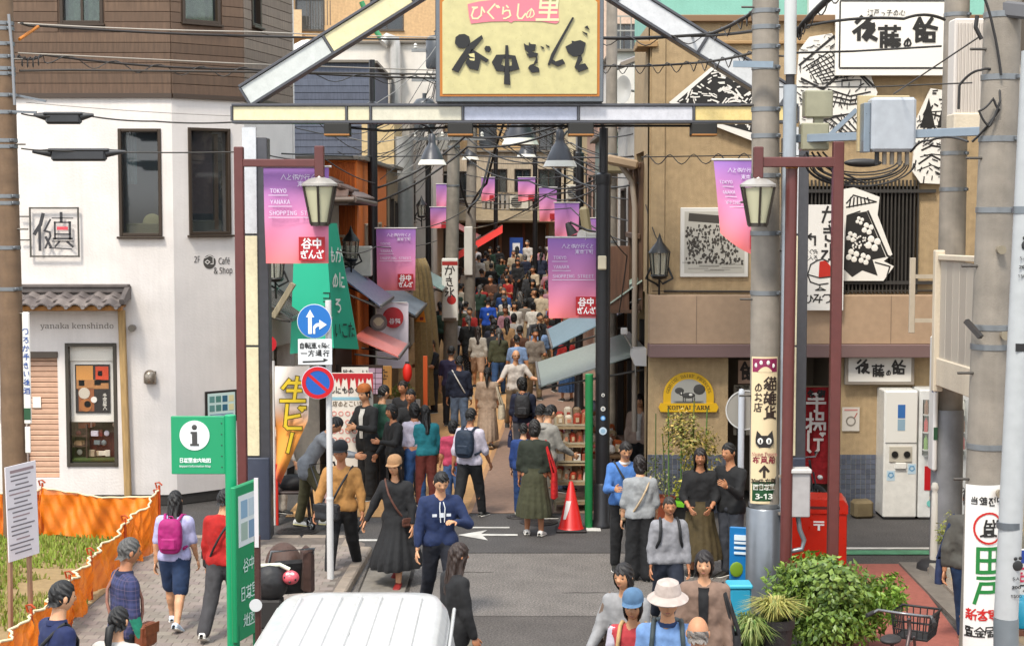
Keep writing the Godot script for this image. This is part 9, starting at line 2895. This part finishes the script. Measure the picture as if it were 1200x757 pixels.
func vehicles() -> void:

	var v:=thing("white_van", "white box-shaped van seen from above in the foreground", "van",V(-1.06,0,-10.2),0.0)
	var wh:=mt("c4c4c2",0.28, "metal")
	var l:=1.65

	var sec:=[[0.25,0.72,1.66],[0.6,0.75,1.7],[1.0,0.745,1.68],[1.55,0.66,1.5],[1.76,0.62,1.42],[1.84,0.57,1.34],[1.875,0.44,1.15],[1.885,0.2,0.7],[1.887,0.02,0.05]]
	put("body",N().sheet(func(s:float,q:float) -> Vector3:
		var e:=clampf(q,0,1)*8.0
		var i:=mini(7,int(e))
		var w:=e-i
		var hw:=lerpf(sec[i][1],sec[i+1][1],w)
		var hl:=lerpf(sec[i][2],sec[i+1][2],w)
		var y:=lerpf(sec[i][0],sec[i+1][0],w)
		var a:=s*TAU
		var c:=cos(a)
		var d:=sin(a)
		return V(signf(d)*pow(absf(d),0.28)*hw,y,signf(c)*pow(absf(c),0.28)*hl),96,32).done(),wh,v)
	for k in 7:
		put("roof_rib",N().bar(V(-0.42+0.14*k,1.884-0.004*absf(k-3),-1.0),V(-0.42+0.14*k,1.884-0.004*absf(k-3),1.05),0.035,0.03,0.01).done(),wh,v)
	var gl:=glass("20262a",0.75)
	for s:float in [-1.0,1.0]:
		var wn:=N()
		wn.quad(V(s*0.757,1.04,-1.1),V(s*0.757,1.04,1.2),V(s*0.675,1.54,1.1),V(s*0.675,1.54,-1.0))
		put("window",wn.done(),gl,v)
		put("pillar",N().bar(V(s*0.765,1.02,-0.1),V(s*0.675,1.56,-0.1),0.05,0.02).bar(V(s*0.77,1.0,1.35),V(s*0.69,1.56,1.22),0.09,0.03).done(),wh,v)
		put("rain_gutter",N().tube([V(s*0.64,1.7,-1.4),V(s*0.645,1.71,0),V(s*0.64,1.7,1.4)],0.014,6).done(),wh,v)
		for z:float in [-1.1,1.1]:
			wheel(v,V(s*0.66,0.27,z),0.27,0.15)
		bx(v, "headlight",V(s*0.55,0.75,-1.68),V(0.24,0.16,0.05), "cfd2d4",0.2, "",0.02)
		bx(v, "tail_light",V(s*0.62,0.95,1.66),V(0.1,0.36,0.05), "9a1c1c",0.3, "",0.015)
		bx(v, "mirror",V(s*0.85,1.15,-1.2),V(0.1,0.2,0.12), "2a2a2a",0.4, "",0.03)
	bx(v, "bumper",V(0,0.36,-1.7),V(1.36,0.2,0.1), "b9b9b7",0.5, "",0.03)
	bx(v, "bumper",V(0,0.36,1.71),V(1.36,0.2,0.1), "b9b9b7",0.5, "",0.03)

	var s:=thing("stroller", "brown and black stroller with a folded hood on the brick pavement", "stroller",V(-2.377,0.1,-16.8),200.0)
	put("hood",N().sheet(func(u:float,q:float) -> Vector3:
		var a:=u*PI
		var e:=q*1.9
		return V(cos(a)*0.2,0.72+sin(a)*0.27*cos(e-0.5),0.1-sin(a)*0.27*sin(e-0.5)),18,12).done(),mt("5a4034",0.7, "cloth"),s)
	put("seat",N().box(V(0,0.52,0.02),V(0.36,0.06,0.34),0.03).box(V(0,0.68,-0.17),V(0.36,0.4,0.06),0.03,Basis(Vector3.RIGHT,-0.3)).done(),mt("232122",0.8, "cloth"),s)
	put("frame",N().tube([V(-0.22,0.08,0.36),V(-0.23,0.55,0.05),V(-0.22,1.0,-0.35),V(0.22,1.0,-0.35),V(0.23,0.55,0.05),V(0.22,0.08,0.36)],0.015,8).tube([V(-0.22,0.08,-0.32),V(-0.22,0.55,0.02),V(0.22,0.55,0.02),V(0.22,0.08,-0.32)],0.013,8).done(),mt("8d8f92",0.4, "metal",0.5),s)
	for k in 4:
		wheel(s,V(0.22*(1 if k % 2 else -1),0.08,0.36 if k/2 else -0.32),0.08,0.03,0,6)
	bx(s, "basket",V(0,0.26,0),V(0.36,0.16,0.4), "2b2828",0.8, "cloth",0.03)
	bx(s, "blanket",V(-0.18,0.75,-0.22),V(0.12,0.5,0.24), "4e352c",0.9, "cloth",0.05)
	var hm:=thing("child_helmet", "pink and black child helmet with round white eyes lying at the stroller", "helmet",V(-2.264,0.8,-16.35))
	hm.scale=V(0.72,0.72,0.72)
	put("shell",N().ball(V(0,0.06,0),V(0.12,0.1,0.13),18,10).done(),mt("c9606a",0.4),hm)
	put("print",N().ball(V(-0.03,0.12,0.08),V(0.035,0.03,0.02),10,6).ball(V(0.03,0.12,0.08),V(0.035,0.03,0.02),10,6).done(),mt("d8d4d0",0.4),hm)
	put("print",N().ball(V(-0.07,0.08,0.09),V(0.02,0.02,0.015),8,6).ball(V(0.07,0.05,0.09),V(0.022,0.022,0.015),8,6).ball(V(0.0,0.02,0.12),V(0.02,0.02,0.012),8,6).done(),mt("2a2022",0.4),hm)
	var h2:=thing("infant_carrier", "black and white child seat with green edge beside the stroller", "child seat",V(-2.478,0.62,-16.4))
	put("shell",N().ball(V(0,0.16,0),V(0.18,0.2,0.16),16,10).done(),mt("242224",0.6, "cloth"),h2)
	put("rim",N().tube([V(-0.18,0.24,0.02),V(-0.1,0.34,0.03),V(0.1,0.35,0.03),V(0.2,0.3,0.03)],0.022,8).done(),mt("d0d2c0",0.5),h2)
	bx(h2, "base",V(0,-0.15,0),V(0.24,0.3,0.24), "2b2725",0.7, "",0.02)
	bicycle(V(3.38,0,-13.92),150.0, "bicycle with a black wire basket in front of the bush", "5a4a48")
	bicycle(V(4.192,0,-23.6),25.0, "dark bicycle parked in the entrance behind the red mailbox", "2c2a2c",false)
	bicycle(V(-0.882,ground_y(43.0),-43.0),60.0, "bicycle parked behind the shaved ice pole", "4a2a26",false)
	var pr:=thing("folded_pram", "black folding pram wheels behind the man in the tan sweatshirt", "stroller",V(-2.543,0,-22.9),40.0)
	for k in 4:
		wheel(pr,V(0.2*(1 if k % 2 else -1),0.1,0.25 if k/2 else -0.3),0.1,0.035,0,6)
	put("frame",N().tube([V(-0.2,0.1,0.25),V(-0.2,0.5,0),V(-0.2,0.95,-0.3),V(0.2,0.95,-0.3),V(0.2,0.5,0),V(0.2,0.1,0.25)],0.016,8).tube([V(-0.2,0.1,-0.3),V(-0.2,0.5,0.05),V(0.2,0.5,0.05),V(0.2,0.1,-0.3)],0.016,8).done(),mt("2c2a2a",0.5),pr)
	bx(pr, "seat",V(0,0.5,0),V(0.38,0.3,0.36), "c9a59c",0.8, "cloth",0.05)

# --- who is in the street ------------------------------------------------------------------------------------------------
const WALK:=[[20,2,6],[-17,2,16]]
const WALK2:=[[-17,2,16],[20,2,6]]
const SWING:=[[-14,9,12,4],[16,9,18,4]]
const SWING2:=[[16,9,18,4],[-14,9,12,4]]
const FOLDED:=[[22,16,80,55],[22,14,76,58]]
const CLASPED:=[[10,10,52,30],[10,10,52,30]]
const PHONE:=[[14,12,82,22],[4,10,14,4]]

func plaid() -> StandardMaterial3D:
	var im:=Image.create(64,64,false,Image.FORMAT_RGB8)
	for y in 64:
		for x in 64:
			var c:=Color("1f2545")
			if x % 16<5:
				c=c.lerp(Color("3a3d66"),0.6)
			if y % 16<5:
				c=c.lerp(Color("3a3d66"),0.6)
			if x % 16==10 or y % 16==10:
				c=Color("5a4a60")
			im.set_pixel(x,y,c)
	var m:=StandardMaterial3D.new()
	m.albedo_texture=ImageTexture.create_from_image(im)
	m.uv1_triplanar=true
	m.uv1_scale=V(3.2,3.2,3.2)
	m.roughness=0.85
	return m

func people_near() -> void:
	var p:Node3D

	p=person({"at": [-3.417,-11.924], "y": 0.1, "h": 1.72, "turn": 128, "wide": 1.06, "top": "1c2b5c", "sleeve": 0.42, "collar": "1c2b5c", "label": "black haired man in a navy polo shirt with black strap, lower left corner"})
	sling(p,1.72, "1c1b1d", "black cross-body bag on the man in the navy polo shirt",1.0)
	p=person({"at": [-3.338,-13.715], "y": 0.1, "h": 1.68, "turn": 122, "top": "20264a", "cloth": plaid(), "sleeve": 0.5, "collar": "20264a", "cuffs": "2c9478", "hair_color": "7d7a76", "low_color": "2a2a30", "label": "grey haired man in a navy plaid shirt with green arm covers"})
	sling(p,1.68, "8a4a28", "brown leather bag on a tan strap, worn by the plaid shirted man",-1.0,V(0.13,0.12,0.07), "9a6a58")
	p=person({"at": [-2.988,-12.003], "y": 0.1, "h": 1.5, "turn": 165, "hair": "back", "top": "d2ccc4", "label": "dark ponytailed person in a white top at the lower edge, before the plaid shirted man"})
	p=person({"at": [-3.64,-17.253], "y": 0.1, "h": 1.5, "turn": 176, "legs": WALK, "arms": [[-4,10,10,4],[8,10,14,4]], "hair": "long", "top": "b9b8da", "sleeve": 0.45, "air": 0.018, "low": "shorts", "low_color": "1f3a5f", "shoe": "c8d4e0", "label": "girl walking away in a pale lilac T-shirt and blue shorts"})
	backpack(p,1.5, "b01c78", "magenta backpack on the girl in the pale lilac T-shirt", "",1.0)
	p=person({"at": [-3.041,-16.834], "y": 0.1, "h": 1.6, "turn": 168, "look": -25.0, "legs": WALK2, "top": "b8241c", "low_color": "4a484a", "flare": 0.014, "shoe": "d8d4cc", "label": "person in a red jumper and grey trousers half hidden by the green post"})
	sling(p,1.6, "2a2626", "dark strap bag on the person in the red jumper",1.0)

	p=person({"at": [-2.966,-23.2], "h": 1.76, "turn": 86, "lean": 34.0, "nod": 22.0, "legs": [[-8,3,4],[34,3,30]], "arms": [[50,6,40,6],[62,8,30,4]], "top": "8f9296", "hem": -0.05, "low_color": "5a5436", "shoe": "d8d6d0", "sole": "d8d09a", "label": "man in a grey jacket and olive trousers bending over beside the beer flag"})
	p=person({"at": [-3.539,-24.2], "h": 1.56, "turn": 60, "arms": [[6,10,30,10],[96,20,96,20]], "hair": "bob", "top": "cfc8bf", "low_color": "c9bfb2", "label": "dark haired woman in a white top raising a hand behind the beer flag"})
	p=person({"at": [-2.138,-20.159], "h": 1.71, "turn": -8, "wide": 1.08, "legs": WALK2, "arms": [[6,14,12,6],[10,16,18,8]], "top": "b98a52", "air": 0.017, "hat": "cap", "hat_color": "1e2024", "low_color": "18181a", "shoe": "5a5a4a", "label": "man in a tan sweatshirt, black trousers and black cap holding a woman's hand"})
	sling(p,1.71, "2b2d31", "dark grey belt bag across the man in the tan sweatshirt",-1.0,V(0.19,0.12,0.07), "",1.0)
	p=person({"at": [-1.42,-19.682], "h": 1.6, "turn": -16, "legs": WALK, "arms": [[4,12,14,6],[6,26,8,4]], "hair": "long", "hair_color": "2a1a14", "hat": "cap", "hat_color": "b08a66", "top": "17171a", "low": "skirt", "low_color": "131316", "skirt_to": 0.14, "skirt_r": 0.19, "pleat": 0.06, "shoe": "8a2a26", "label": "woman in a long black dress, tan cap and red trainers"})
	sling(p,1.6, "6a4030", "small brown bag on a thin strap over the long black dress",1.0,V(0.08,0.07,0.03))
	p=person({"at": [-0.812,-18.002], "h": 1.74, "turn": 14, "wide": 1.05, "nod": 26.0, "legs": WALK, "arms": [[22,24,88,70],[4,12,12,4]], "top": "20345f", "hood": "20345f", "air": 0.016, "low_color": "191d2b", "label": "man in a navy hooded sweatshirt looking at his wristwatch"})
	var jj:Dictionary=p.get_meta("joints")
	var nb:=N()
	for s:float in [-0.03,0.03]:
		nb.tube([jj.torso*V(s*0.6,0.46,0.1),jj.torso*V(s,0.4,0.135),jj.torso*V(s*0.7,0.24,0.15)],0.006,5)
	put("drawstring",nb.done(),mt("cfd0d0"),p)
	for s in 3:
		bx(p, "print",jj.torso*V(-0.09+0.08*s,0.32,0.145),V(0.05,0.03+0.02*(s % 2),0.01), "c9ccd0")
	p=person({"at": [-0.535,-14.552], "h": 1.6, "turn": 118, "hair": "long", "hair_color": "4a3020", "legs": WALK, "arms": [[12,12,30,4],[4,10,14,4]], "top": "1b1a1c", "air": 0.018, "hem": -0.14, "low_color": "1c1c20", "label": "woman with long brown hair in a black jacket near the white van"})
	tote(p,1.6, "c9bfa6", "cream shopping bag with yellow and blue print in the hand of the brown haired woman",0,V(0.13,0.17,0.05))
	p=person({"at": [-2.294,-25.506], "h": 1.8, "turn": -42, "arms": FOLDED, "top": "161617", "air": 0.018, "hem": -0.1, "open": "d0ccc4", "hat": "beanie", "hat_color": "b06a34", "low_color": "121213", "flare": 0.02, "label": "tall man in black with an orange beanie and folded arms"})
	p=person({"at": [-2.118,-25.997], "h": 1.76, "turn": 130, "top": "31604f", "label": "man with black hair in a dark green jacket behind the man with the orange beanie"})
	p=person({"at": [-1.812,-24.803], "h": 1.6, "turn": -55, "arms": [[26,12,74,30],[8,10,30,8]], "hair": "bob", "top": "141416", "low": "wide", "low_color": "141416", "label": "person dressed all in black standing behind the woman in the long black dress"})
	p=person({"at": [-1.504,-24.913], "h": 1.6, "turn": 196, "hair": "bob", "arms": [[-6,8,24,20],[-6,8,24,20]], "top": "cbc4d2", "air": 0.008, "hem": 0.05, "low_color": "33598a", "label": "woman seen from behind in a white long sleeved top and blue jeans"})
	p=person({"at": [-1.615,-25.859], "h": 1.72, "turn": -10, "arms": [[40,20,90,10],[30,14,60,10]], "top": "1c1c1f", "label": "man in black behind the woman in blue jeans, arms raised to his chest"})
	p=person({"at": [-1.822,-27.345], "h": 1.7, "turn": -30, "top": "26262a", "hair_color": "3a2a20", "label": "brown haired person in charcoal deepest in the group on the left"})
	p=person({"at": [-1.332,-24.914], "h": 1.56, "turn": 200, "hair": "long", "top": "2c8a94", "low_color": "7d3d34", "label": "woman in a teal top behind the woman in blue jeans"})

	p=person({"at": [-0.634,-23.931], "h": 1.68, "turn": 158, "legs": WALK2, "arms": SWING, "top": "cfc8d4", "sleeve": 0.62, "low_color": "17181c", "shoe": "3a3a38", "label": "man in a white shirt and black trousers striding across the street"})
	backpack(p,1.68, "1d3147", "navy backpack on the man in the white shirt", "1d3147")
	p=person({"at": [-0.893,-24.412], "h": 1.4, "turn": 190, "hair": "bob", "top": "c4506c", "sleeve": 0.4, "low_color": "5a74a0", "label": "child in a pink T-shirt beside the man with the navy backpack"})
	p=person({"at": [-1.056,-32.242], "h": 1.66, "turn": 184, "wide": 1.06, "top": "16203a", "low_color": "6f8098", "label": "man in a dark navy top with a white strap across his back"})
	sling(p,1.66, "d8d4cc", "white broad strap bag across the back of the man in dark navy",-1.0)
	p=person({"at": [-1.3,-34.189], "h": 1.7, "turn": 170, "wide": 1.1, "top": "2c2448", "sleeve": 0.45, "low_color": "1b1d26", "label": "broad man in a dark purple T-shirt beside the shaved ice pole"})
	p=person({"at": [-1.772,-36.483], "h": 1.66, "turn": -60, "arms": [[30,12,60,30],[30,14,60,30]], "hair_color": "6a4a30", "top": "1c1a22", "sleeve": 0.45, "label": "brown haired shopkeeper in a black T-shirt behind the goods stand"})
	p=person({"at": [-0.477,-31.127], "h": 1.58, "turn": 176, "hair": "back", "hair_color": "1c1512", "legs": WALK, "top": "b09a86", "sleeve": 0.5, "air": 0.018, "low": "skirt", "low_color": "b09a86", "skirt_to": 0.1, "skirt_r": 0.135, "pleat": 0.03, "shoe": "3a2e28", "label": "woman with a long dark ponytail in a long beige dress"})
	tote(p,1.58, "cfc4ae", "cream frilled bag carried by the woman in the long beige dress",1,V(0.2,0.19,0.08),true)
	p=person({"at": [0.071,-33.767], "h": 1.7, "turn": 12, "wide": 1.08, "fat": 1.12, "legs": WALK, "arms": [[26,30,50,-20],[20,28,50,-10]], "hair": "thin", "hair_color": "8a8684", "top": "d2cac2", "sleeve": 0.45, "low_color": "9a8b76", "label": "balding man in a white short sleeved shirt spreading his hands"})
	p=person({"at": [0.196,-28.528], "h": 1.62, "turn": 176, "look": 50.0, "hair": "bob", "top": "1c2440", "sleeve": 0.6, "low_color": "55565e", "label": "person in navy with bobbed hair turning their head to the right side shops"})
	backpack(p,1.62, "2c2c30", "black backpack on the person in navy in the middle of the street", "3c3c42")
	tote(p,1.62, "20305a", "blue patterned pouch hanging from the hand of the person in navy",0,V(0.1,0.13,0.05))
	p=person({"at": [0.312,-22.658], "h": 1.63, "turn": 172, "hair": "bob", "hair_color": "2a2018", "top": "2a3122", "air": 0.016, "hem": 0.02, "low": "skirt", "low_color": "4a4a30", "skirt_to": 0.17, "skirt_r": 0.15, "shoe": "d4d0ca", "label": "woman in a dark green jumper, olive skirt and white trainers"})
	tote(p,1.63, "c01c1c", "bright red bag on the shoulder of the woman in dark green",1,V(0.15,0.24,0.05),true)
	p=person({"at": [0.167,-24.171], "h": 1.38, "turn": 170, "top": "2b4a86", "low_color": "2a4a7a", "shoe": "b8c4cc", "label": "boy in blue beside the woman with the red bag"})
	p=person({"at": [0.508,-23.976], "h": 1.7, "turn": 128, "nod": 24.0, "arms": [[16,10,30,4],[20,10,40,6]], "top": "9c9890", "hood": "a5a199", "air": 0.018, "low_color": "6d675c", "label": "man in a grey hooded top looking at the snack rack"})
	tote(p,1.7, "c9bb9c", "cream bag on the back of the man in the grey hooded top",0,V(0.17,0.24,0.05),true)
	p=person({"at": [0.399,-24.307], "h": 1.66, "turn": 150, "nod": 16.0, "top": "7a3a38", "label": "black haired person in dull red behind the man in the grey hooded top"})
	p=person({"at": [0.855,-26.2], "h": 1.62, "turn": 80, "lean": 40.0, "nod": 20.0, "arms": [[60,6,20,4],[40,6,10,4]], "hair_color": "c9c4bc", "hat": "beanie", "hat_color": "8f9098", "top": "262c48", "sleeve": 0.4, "low_color": "6b7c96", "label": "person in a navy top and washed jeans bending over under the grey green awning"})
	backpack(p,1.62, "b8808a", "dusty pink backpack on the person bending under the awning", "",0.9)
	p=person({"at": [2.079,-26.012], "h": 1.62, "turn": -20, "hair": "long", "hair_color": "2a1c16", "top": "b39c8c", "open": "d6d0c8", "air": 0.016, "low_color": "151416", "label": "woman in a beige cardigan and black trousers at the corner of the beige shop"})

	p=person({"at": [1.431,-20.444], "h": 1.68, "turn": 8, "nod": 24.0, "arms": [[4,10,14,4],[16,14,84,26]], "hair_color": "2c2018", "top": "5a86c4", "collar": "d4d4d4", "low_color": "17171a", "label": "man in a light blue jumper and black trousers looking at a phone"})
	sling(p,1.68, "2a2a2c", "dark sling bag over the light blue jumper",1.0,V(0.08,0.1,0.03))
	p=person({"at": [1.592,-19.867], "h": 1.55, "turn": 186, "hair": "bob", "hair_color": "2c1c18", "top": "a5a7a8", "sleeve": 0.6, "air": 0.016, "low": "wide", "low_color": "17171a", "label": "woman with bobbed hair in a grey top and wide black trousers, back turned"})
	sling(p,1.55, "c4ae90", "beige strap bag across the back of the woman in the grey top",1.0,V(0.1,0.1,0.04))
	p=person({"at": [1.717,-17.557], "h": 1.5, "turn": 4, "legs": WALK, "top": "9b9a9e", "hood": "a3a2a6", "hair_color": "4c4032", "low_color": "222a3c", "air": 0.017, "label": "boy in a grey hooded top and dark jeans walking towards the steps"})
	backpack(p,1.5, "26262a", "black backpack on the boy in the grey hooded top", "1e1e22",0.9)
	p=person({"at": [2.358,-20.112], "h": 1.62, "turn": -6, "arms": CLASPED, "hair": "long", "hair_color": "2e1f1a", "top": "171618", "sleeve": 0.72, "low": "skirt", "low_color": "5a4c2c", "skirt_to": 0.14, "skirt_r": 0.17, "pleat": 0.05, "label": "woman in a black cardigan and long olive pleated skirt with clasped hands"})
	p=person({"at": [2.737,-20.005], "h": 1.7, "turn": -48, "wide": 1.06, "arms": [[26,12,96,16],[4,10,20,4]], "top": "19191b", "hem": -0.05, "low_color": "4a4d55", "label": "man in a black jacket and grey trousers beside the woman in the olive skirt"})
	p=person({"at": [4.809,-16.822], "h": 1.72, "turn": 150, "legs": WALK, "arms": SWING, "top": "5a5750", "air": 0.018, "low_color": "2b4a6e", "shoe": "a8946c", "label": "person in a grey brown jacket and blue jeans half hidden by the thick pole"})
	tote(p,1.72, "23345a", "dark blue bag carried by the person half hidden by the thick pole",0,V(0.13,0.17,0.05),true)

	p=person({"at": [0.978,-13.592], "h": 1.6, "turn": -34, "hair_color": "241814", "hair": "bob", "arms": [[10,10,30,4],[14,14,46,20]], "top": "a09f9f", "air": 0.018, "label": "woman in a grey printed sweatshirt with a brown bag, lower right group"})
	var pj:Dictionary=p.get_meta("joints")
	latin(p, "PARIS",0.05,pj.torso*V(0.02,0.22,0.14),mt("55565a"), "Droid Serif",Basis(),1.1)
	tote(p,1.6, "8a7566", "brown bag on the shoulder of the woman in the grey printed sweatshirt",1,V(0.2,0.2,0.07),true)
	p=person({"at": [0.982,-12.863], "h": 1.52, "turn": -12, "hat": "cap", "hat_color": "5f7f9e", "hair": "bob", "hair_color": "2c211c", "top": "c04a50", "sleeve": 0.0, "cuffs": "c9c3cf", "label": "woman in a red vest over white sleeves with a blue cap"})
	pj=p.get_meta("joints")
	put("sleeve",N().add(blob(arm_bones(pj,1.52,0,0.012,0.95)+arm_bones(pj,1.52,1,0.012,0.95),0.022,0.02)).done(),mt("cbc5d0",0.85, "cloth"),p)
	backpack(p,1.52, "c9a878", "tan backpack with straps over the red vest", "c9a878",0.85)
	p=person({"at": [1.212,-12.411], "h": 1.68, "turn": -6, "wide": 1.08, "hat": "bucket", "hat_color": "c4b5ac", "top": "7f9fcc", "collar": "1f3a66", "fat": 1.08, "label": "man in a light blue shirt, beige bucket hat and navy neck cloth"})
	backpack(p,1.68, "3e4a4c", "grey green harness backpack on the man in the bucket hat", "3e4a4c")
	pj=p.get_meta("joints")
	put("chest_strap",N().tube([pj.torso*V(-0.12,0.28,0.14),pj.torso*V(0,0.275,0.165),pj.torso*V(0.12,0.28,0.14)],0.014,6).done(),mt("3e4a4c"),p)
	p=person({"at": [1.688,-14.015], "h": 1.62, "turn": -10, "hair": "bob", "hair_color": "2c1c18", "top": "92796a", "air": 0.016, "hem": -0.14, "open": "18171a", "label": "woman with dark bobbed hair in an open beige blazer over black"})
	tote(p,1.62, "222124", "black leather bag hanging at the side of the beige blazer",0,V(0.13,0.2,0.05),true, "shoulder_bag")
	p=person({"at": [1.336,-11.464], "h": 1.66, "turn": 172, "hair": "thin", "hair_color": "b5aca4", "top": "8a8580", "label": "balding grey haired man at the lower edge below the blazer"})

	for q:Array in [
			[-0.718,-48.668,1.74,182, "1f56b4",0.45, "short", "17130f", "trousers", "26282e", "man in a bright royal blue T-shirt in the middle of the crowd"],
			[-0.872,-41.295,1.62,178, "b5ada2",1.0, "long", "3a2418", "shorts", "b5967e", "woman in a pale beige hooded top with bare legs"],
			[-0.465,-41.978,1.76,186, "182036",0.5, "short", "17130f", "trousers", "16171c", "tall man in dark navy right before the royal blue T-shirt"],
			[-0.139,-43.824,1.62,180, "a98660",0.5, "long", "2c1c14", "skirt", "a98660", "woman in a long tan dress deeper in the street"],
			[0.192,-40.359,1.72,176, "5a3722",1.0, "short", "2a1e16", "trousers", "26211e", "man in a brown jacket with a dark shoulder bag"],
			[0.705,-51.466,1.74,4, "17171a",0.45, "short", "17130f", "trousers", "a58a62", "man in a black polo shirt and khaki trousers facing the camera"],
			[0.955,-44.147,1.66,-8, "7a1826",1.0, "short", "2a1e18", "trousers", "b5a890", "man in a dark red jumper by the blue grey awning"],
			[0.047,-44.656,1.66,174, "c9c2ba",0.5, "bob", "2a1e18", "trousers", "3c3a3e", "person in a white T-shirt between the tan dress and the brown jacket"],
			[-1.568,-47.995,1.68,170, "d0c8c0",0.5, "short", "241a14", "trousers", "c0504c", "person in white with coral trousers beside the shaved ice plate"],
			[-0.202,-47.995,1.68,184, "3b4a3c",1.0, "short", "1c1612", "trousers", "2c2c2e", "man in a dark olive jacket behind the tan dress"],
			[1.234,-48.779,1.6,-20, "8d9cc0",1.0, "bob", "241a16", "trousers", "1f2a48", "person in a pale blue shirt and navy apron at the right side shops"]]:
		var e:=person({"at": [q[0],q[1]], "h": q[2], "turn": q[3], "cell": 0.03, "legs": WALK if q[3]>176 else WALK2, "arms": SWING2, "top": q[4], "sleeve": q[5], "hair": q[6], "hair_color": q[7], "low": q[8], "low_color": q[9], "label": q[10], "skirt_to": 0.1})
		if q[4] == "5a3722":
			tote(e,1.72, "1f1e20", "dark shoulder bag on the man in the brown jacket",1,V(0.14,0.2,0.06),true)

func people_far() -> void:
	var r:=RandomNumberGenerator.new()
	r.seed=41
	var tops:=[["white", "cfc9c2"],["cream", "c4b49c"],["white", "d4cfc8"],["black", "1a1a1c"],["pale", "c9c4c6"],["ivory", "d2c8b4"],["navy", "1d2742"],["grey", "85868a"],["beige", "a8927a"],["red", "a82a26"],["olive", "4c4e34"],["light blue", "8aa2c6"],["brown", "5f4030"],["dark green", "2c4a3a"],["pink", "b98a94"],["charcoal", "37383c"],["blue", "2d5490"],["dark grey", "2a2a2d"],["off-white", "d8d2c8"],["jet black", "121214"],["stone", "8f857a"]]
	var lows:=[["black", "18181b"],["dark", "2a2b30"],["denim", "34557f"],["beige", "a08a6c"],["grey", "5f6066"],["khaki", "77663f"]]
	var hairs:=["short", "bob", "long", "short", "back", "short"]
	var hcol:=[["black", "15110e"],["chestnut", "2c1c14"],["brown", "4a2f1e"],["grey", "84807c"]]
	var protos:=[]
	var used:={}
	var places:=[[-0.35,43.5],[0.3,40.0],[-1.1,39.0]]
	var n:=0
	var tries:=0
	while n<74 and tries<4000:
		tries+=1
		var d:=37.5+28.0*pow(r.randf(),0.85)
		var x:=r.randf_range(-2.3,1.75) if d>47.0 else r.randf_range(-1.75,1.5)
		if d<46.0 and r.randf()<0.55:
			continue
		var ok:=true
		for q:Array in places:
			if absf(q[0]-x)<0.5 and absf(q[1]-d)<0.75:
				ok=false
		if not ok:
			continue
		places.append([x,d])
		var k:=n % 12
		var t:Array=tops[r.randi() % tops.size()]
		var l:Array=lows[r.randi() % lows.size()]
		var hc:Array=hcol[mini(3,int(r.randf()*4.2))] if r.randf()>0.45 else hcol[0]
		var away:=r.randf()<0.6
		var style:String=hairs[k % 6]
		var low:String = "skirt" if k in [2,7] else "trousers"
		var where:String=["near crowd", "mid crowd", "rear crowd", "farthest crowd"][clampi(int((d-37.0)/7.3),0,3)]+(" by left shops" if x<-1.0 else " by right shops" if x>0.6 else "")
		var label := "%s top, %s %s, %s %s hair, walking %s, %s" % [t[0],l[0],low,hc[0],{"short": "short", "bob": "bobbed", "long": "long", "back": "tied"}[style], "away" if away else "closer",where]
		if used.has(label):
			continue
		used[label]=true
		var turn:=(180.0 if away else 0.0)+r.randf_range(-35,35)
		if protos.size()<12:
			var o:=person({"x": x, "z": -d, "h": 1.58+0.03*(k % 6), "turn": turn, "fine": false, "cell": 0.036, "legs": [WALK,WALK2,[[4,2,4],[-2,2,3]]][k % 3], "arms": [SWING,SWING2,CLASPED,PHONE][k % 4], "top": t[1], "sleeve": [1.0,0.45][k % 2], "hair": style, "hair_color": hc[1], "low": low, "low_color": l[1], "label": label, "group": "people in the far crowd", "skirt_to": 0.14})
			protos.append(o)
		else:
			var o:Node3D=protos[k].duplicate()
			o.name = "person"
			add_child(o,true)
			o.position=V(x,ground_y(d),-d)
			o.rotation_degrees.y=turn
			o.set_meta("label",label)
			for c in o.get_children():
				var m:=c as MeshInstance3D
				match String(m.name):
					"top": m.material_override=mt(t[1],0.85, "cloth")
					"trousers", "skirt": m.material_override=mt(l[1],0.85, "cloth")
					"hair": m.material_override=mt(hc[1],0.6, "hair")
		n+=1
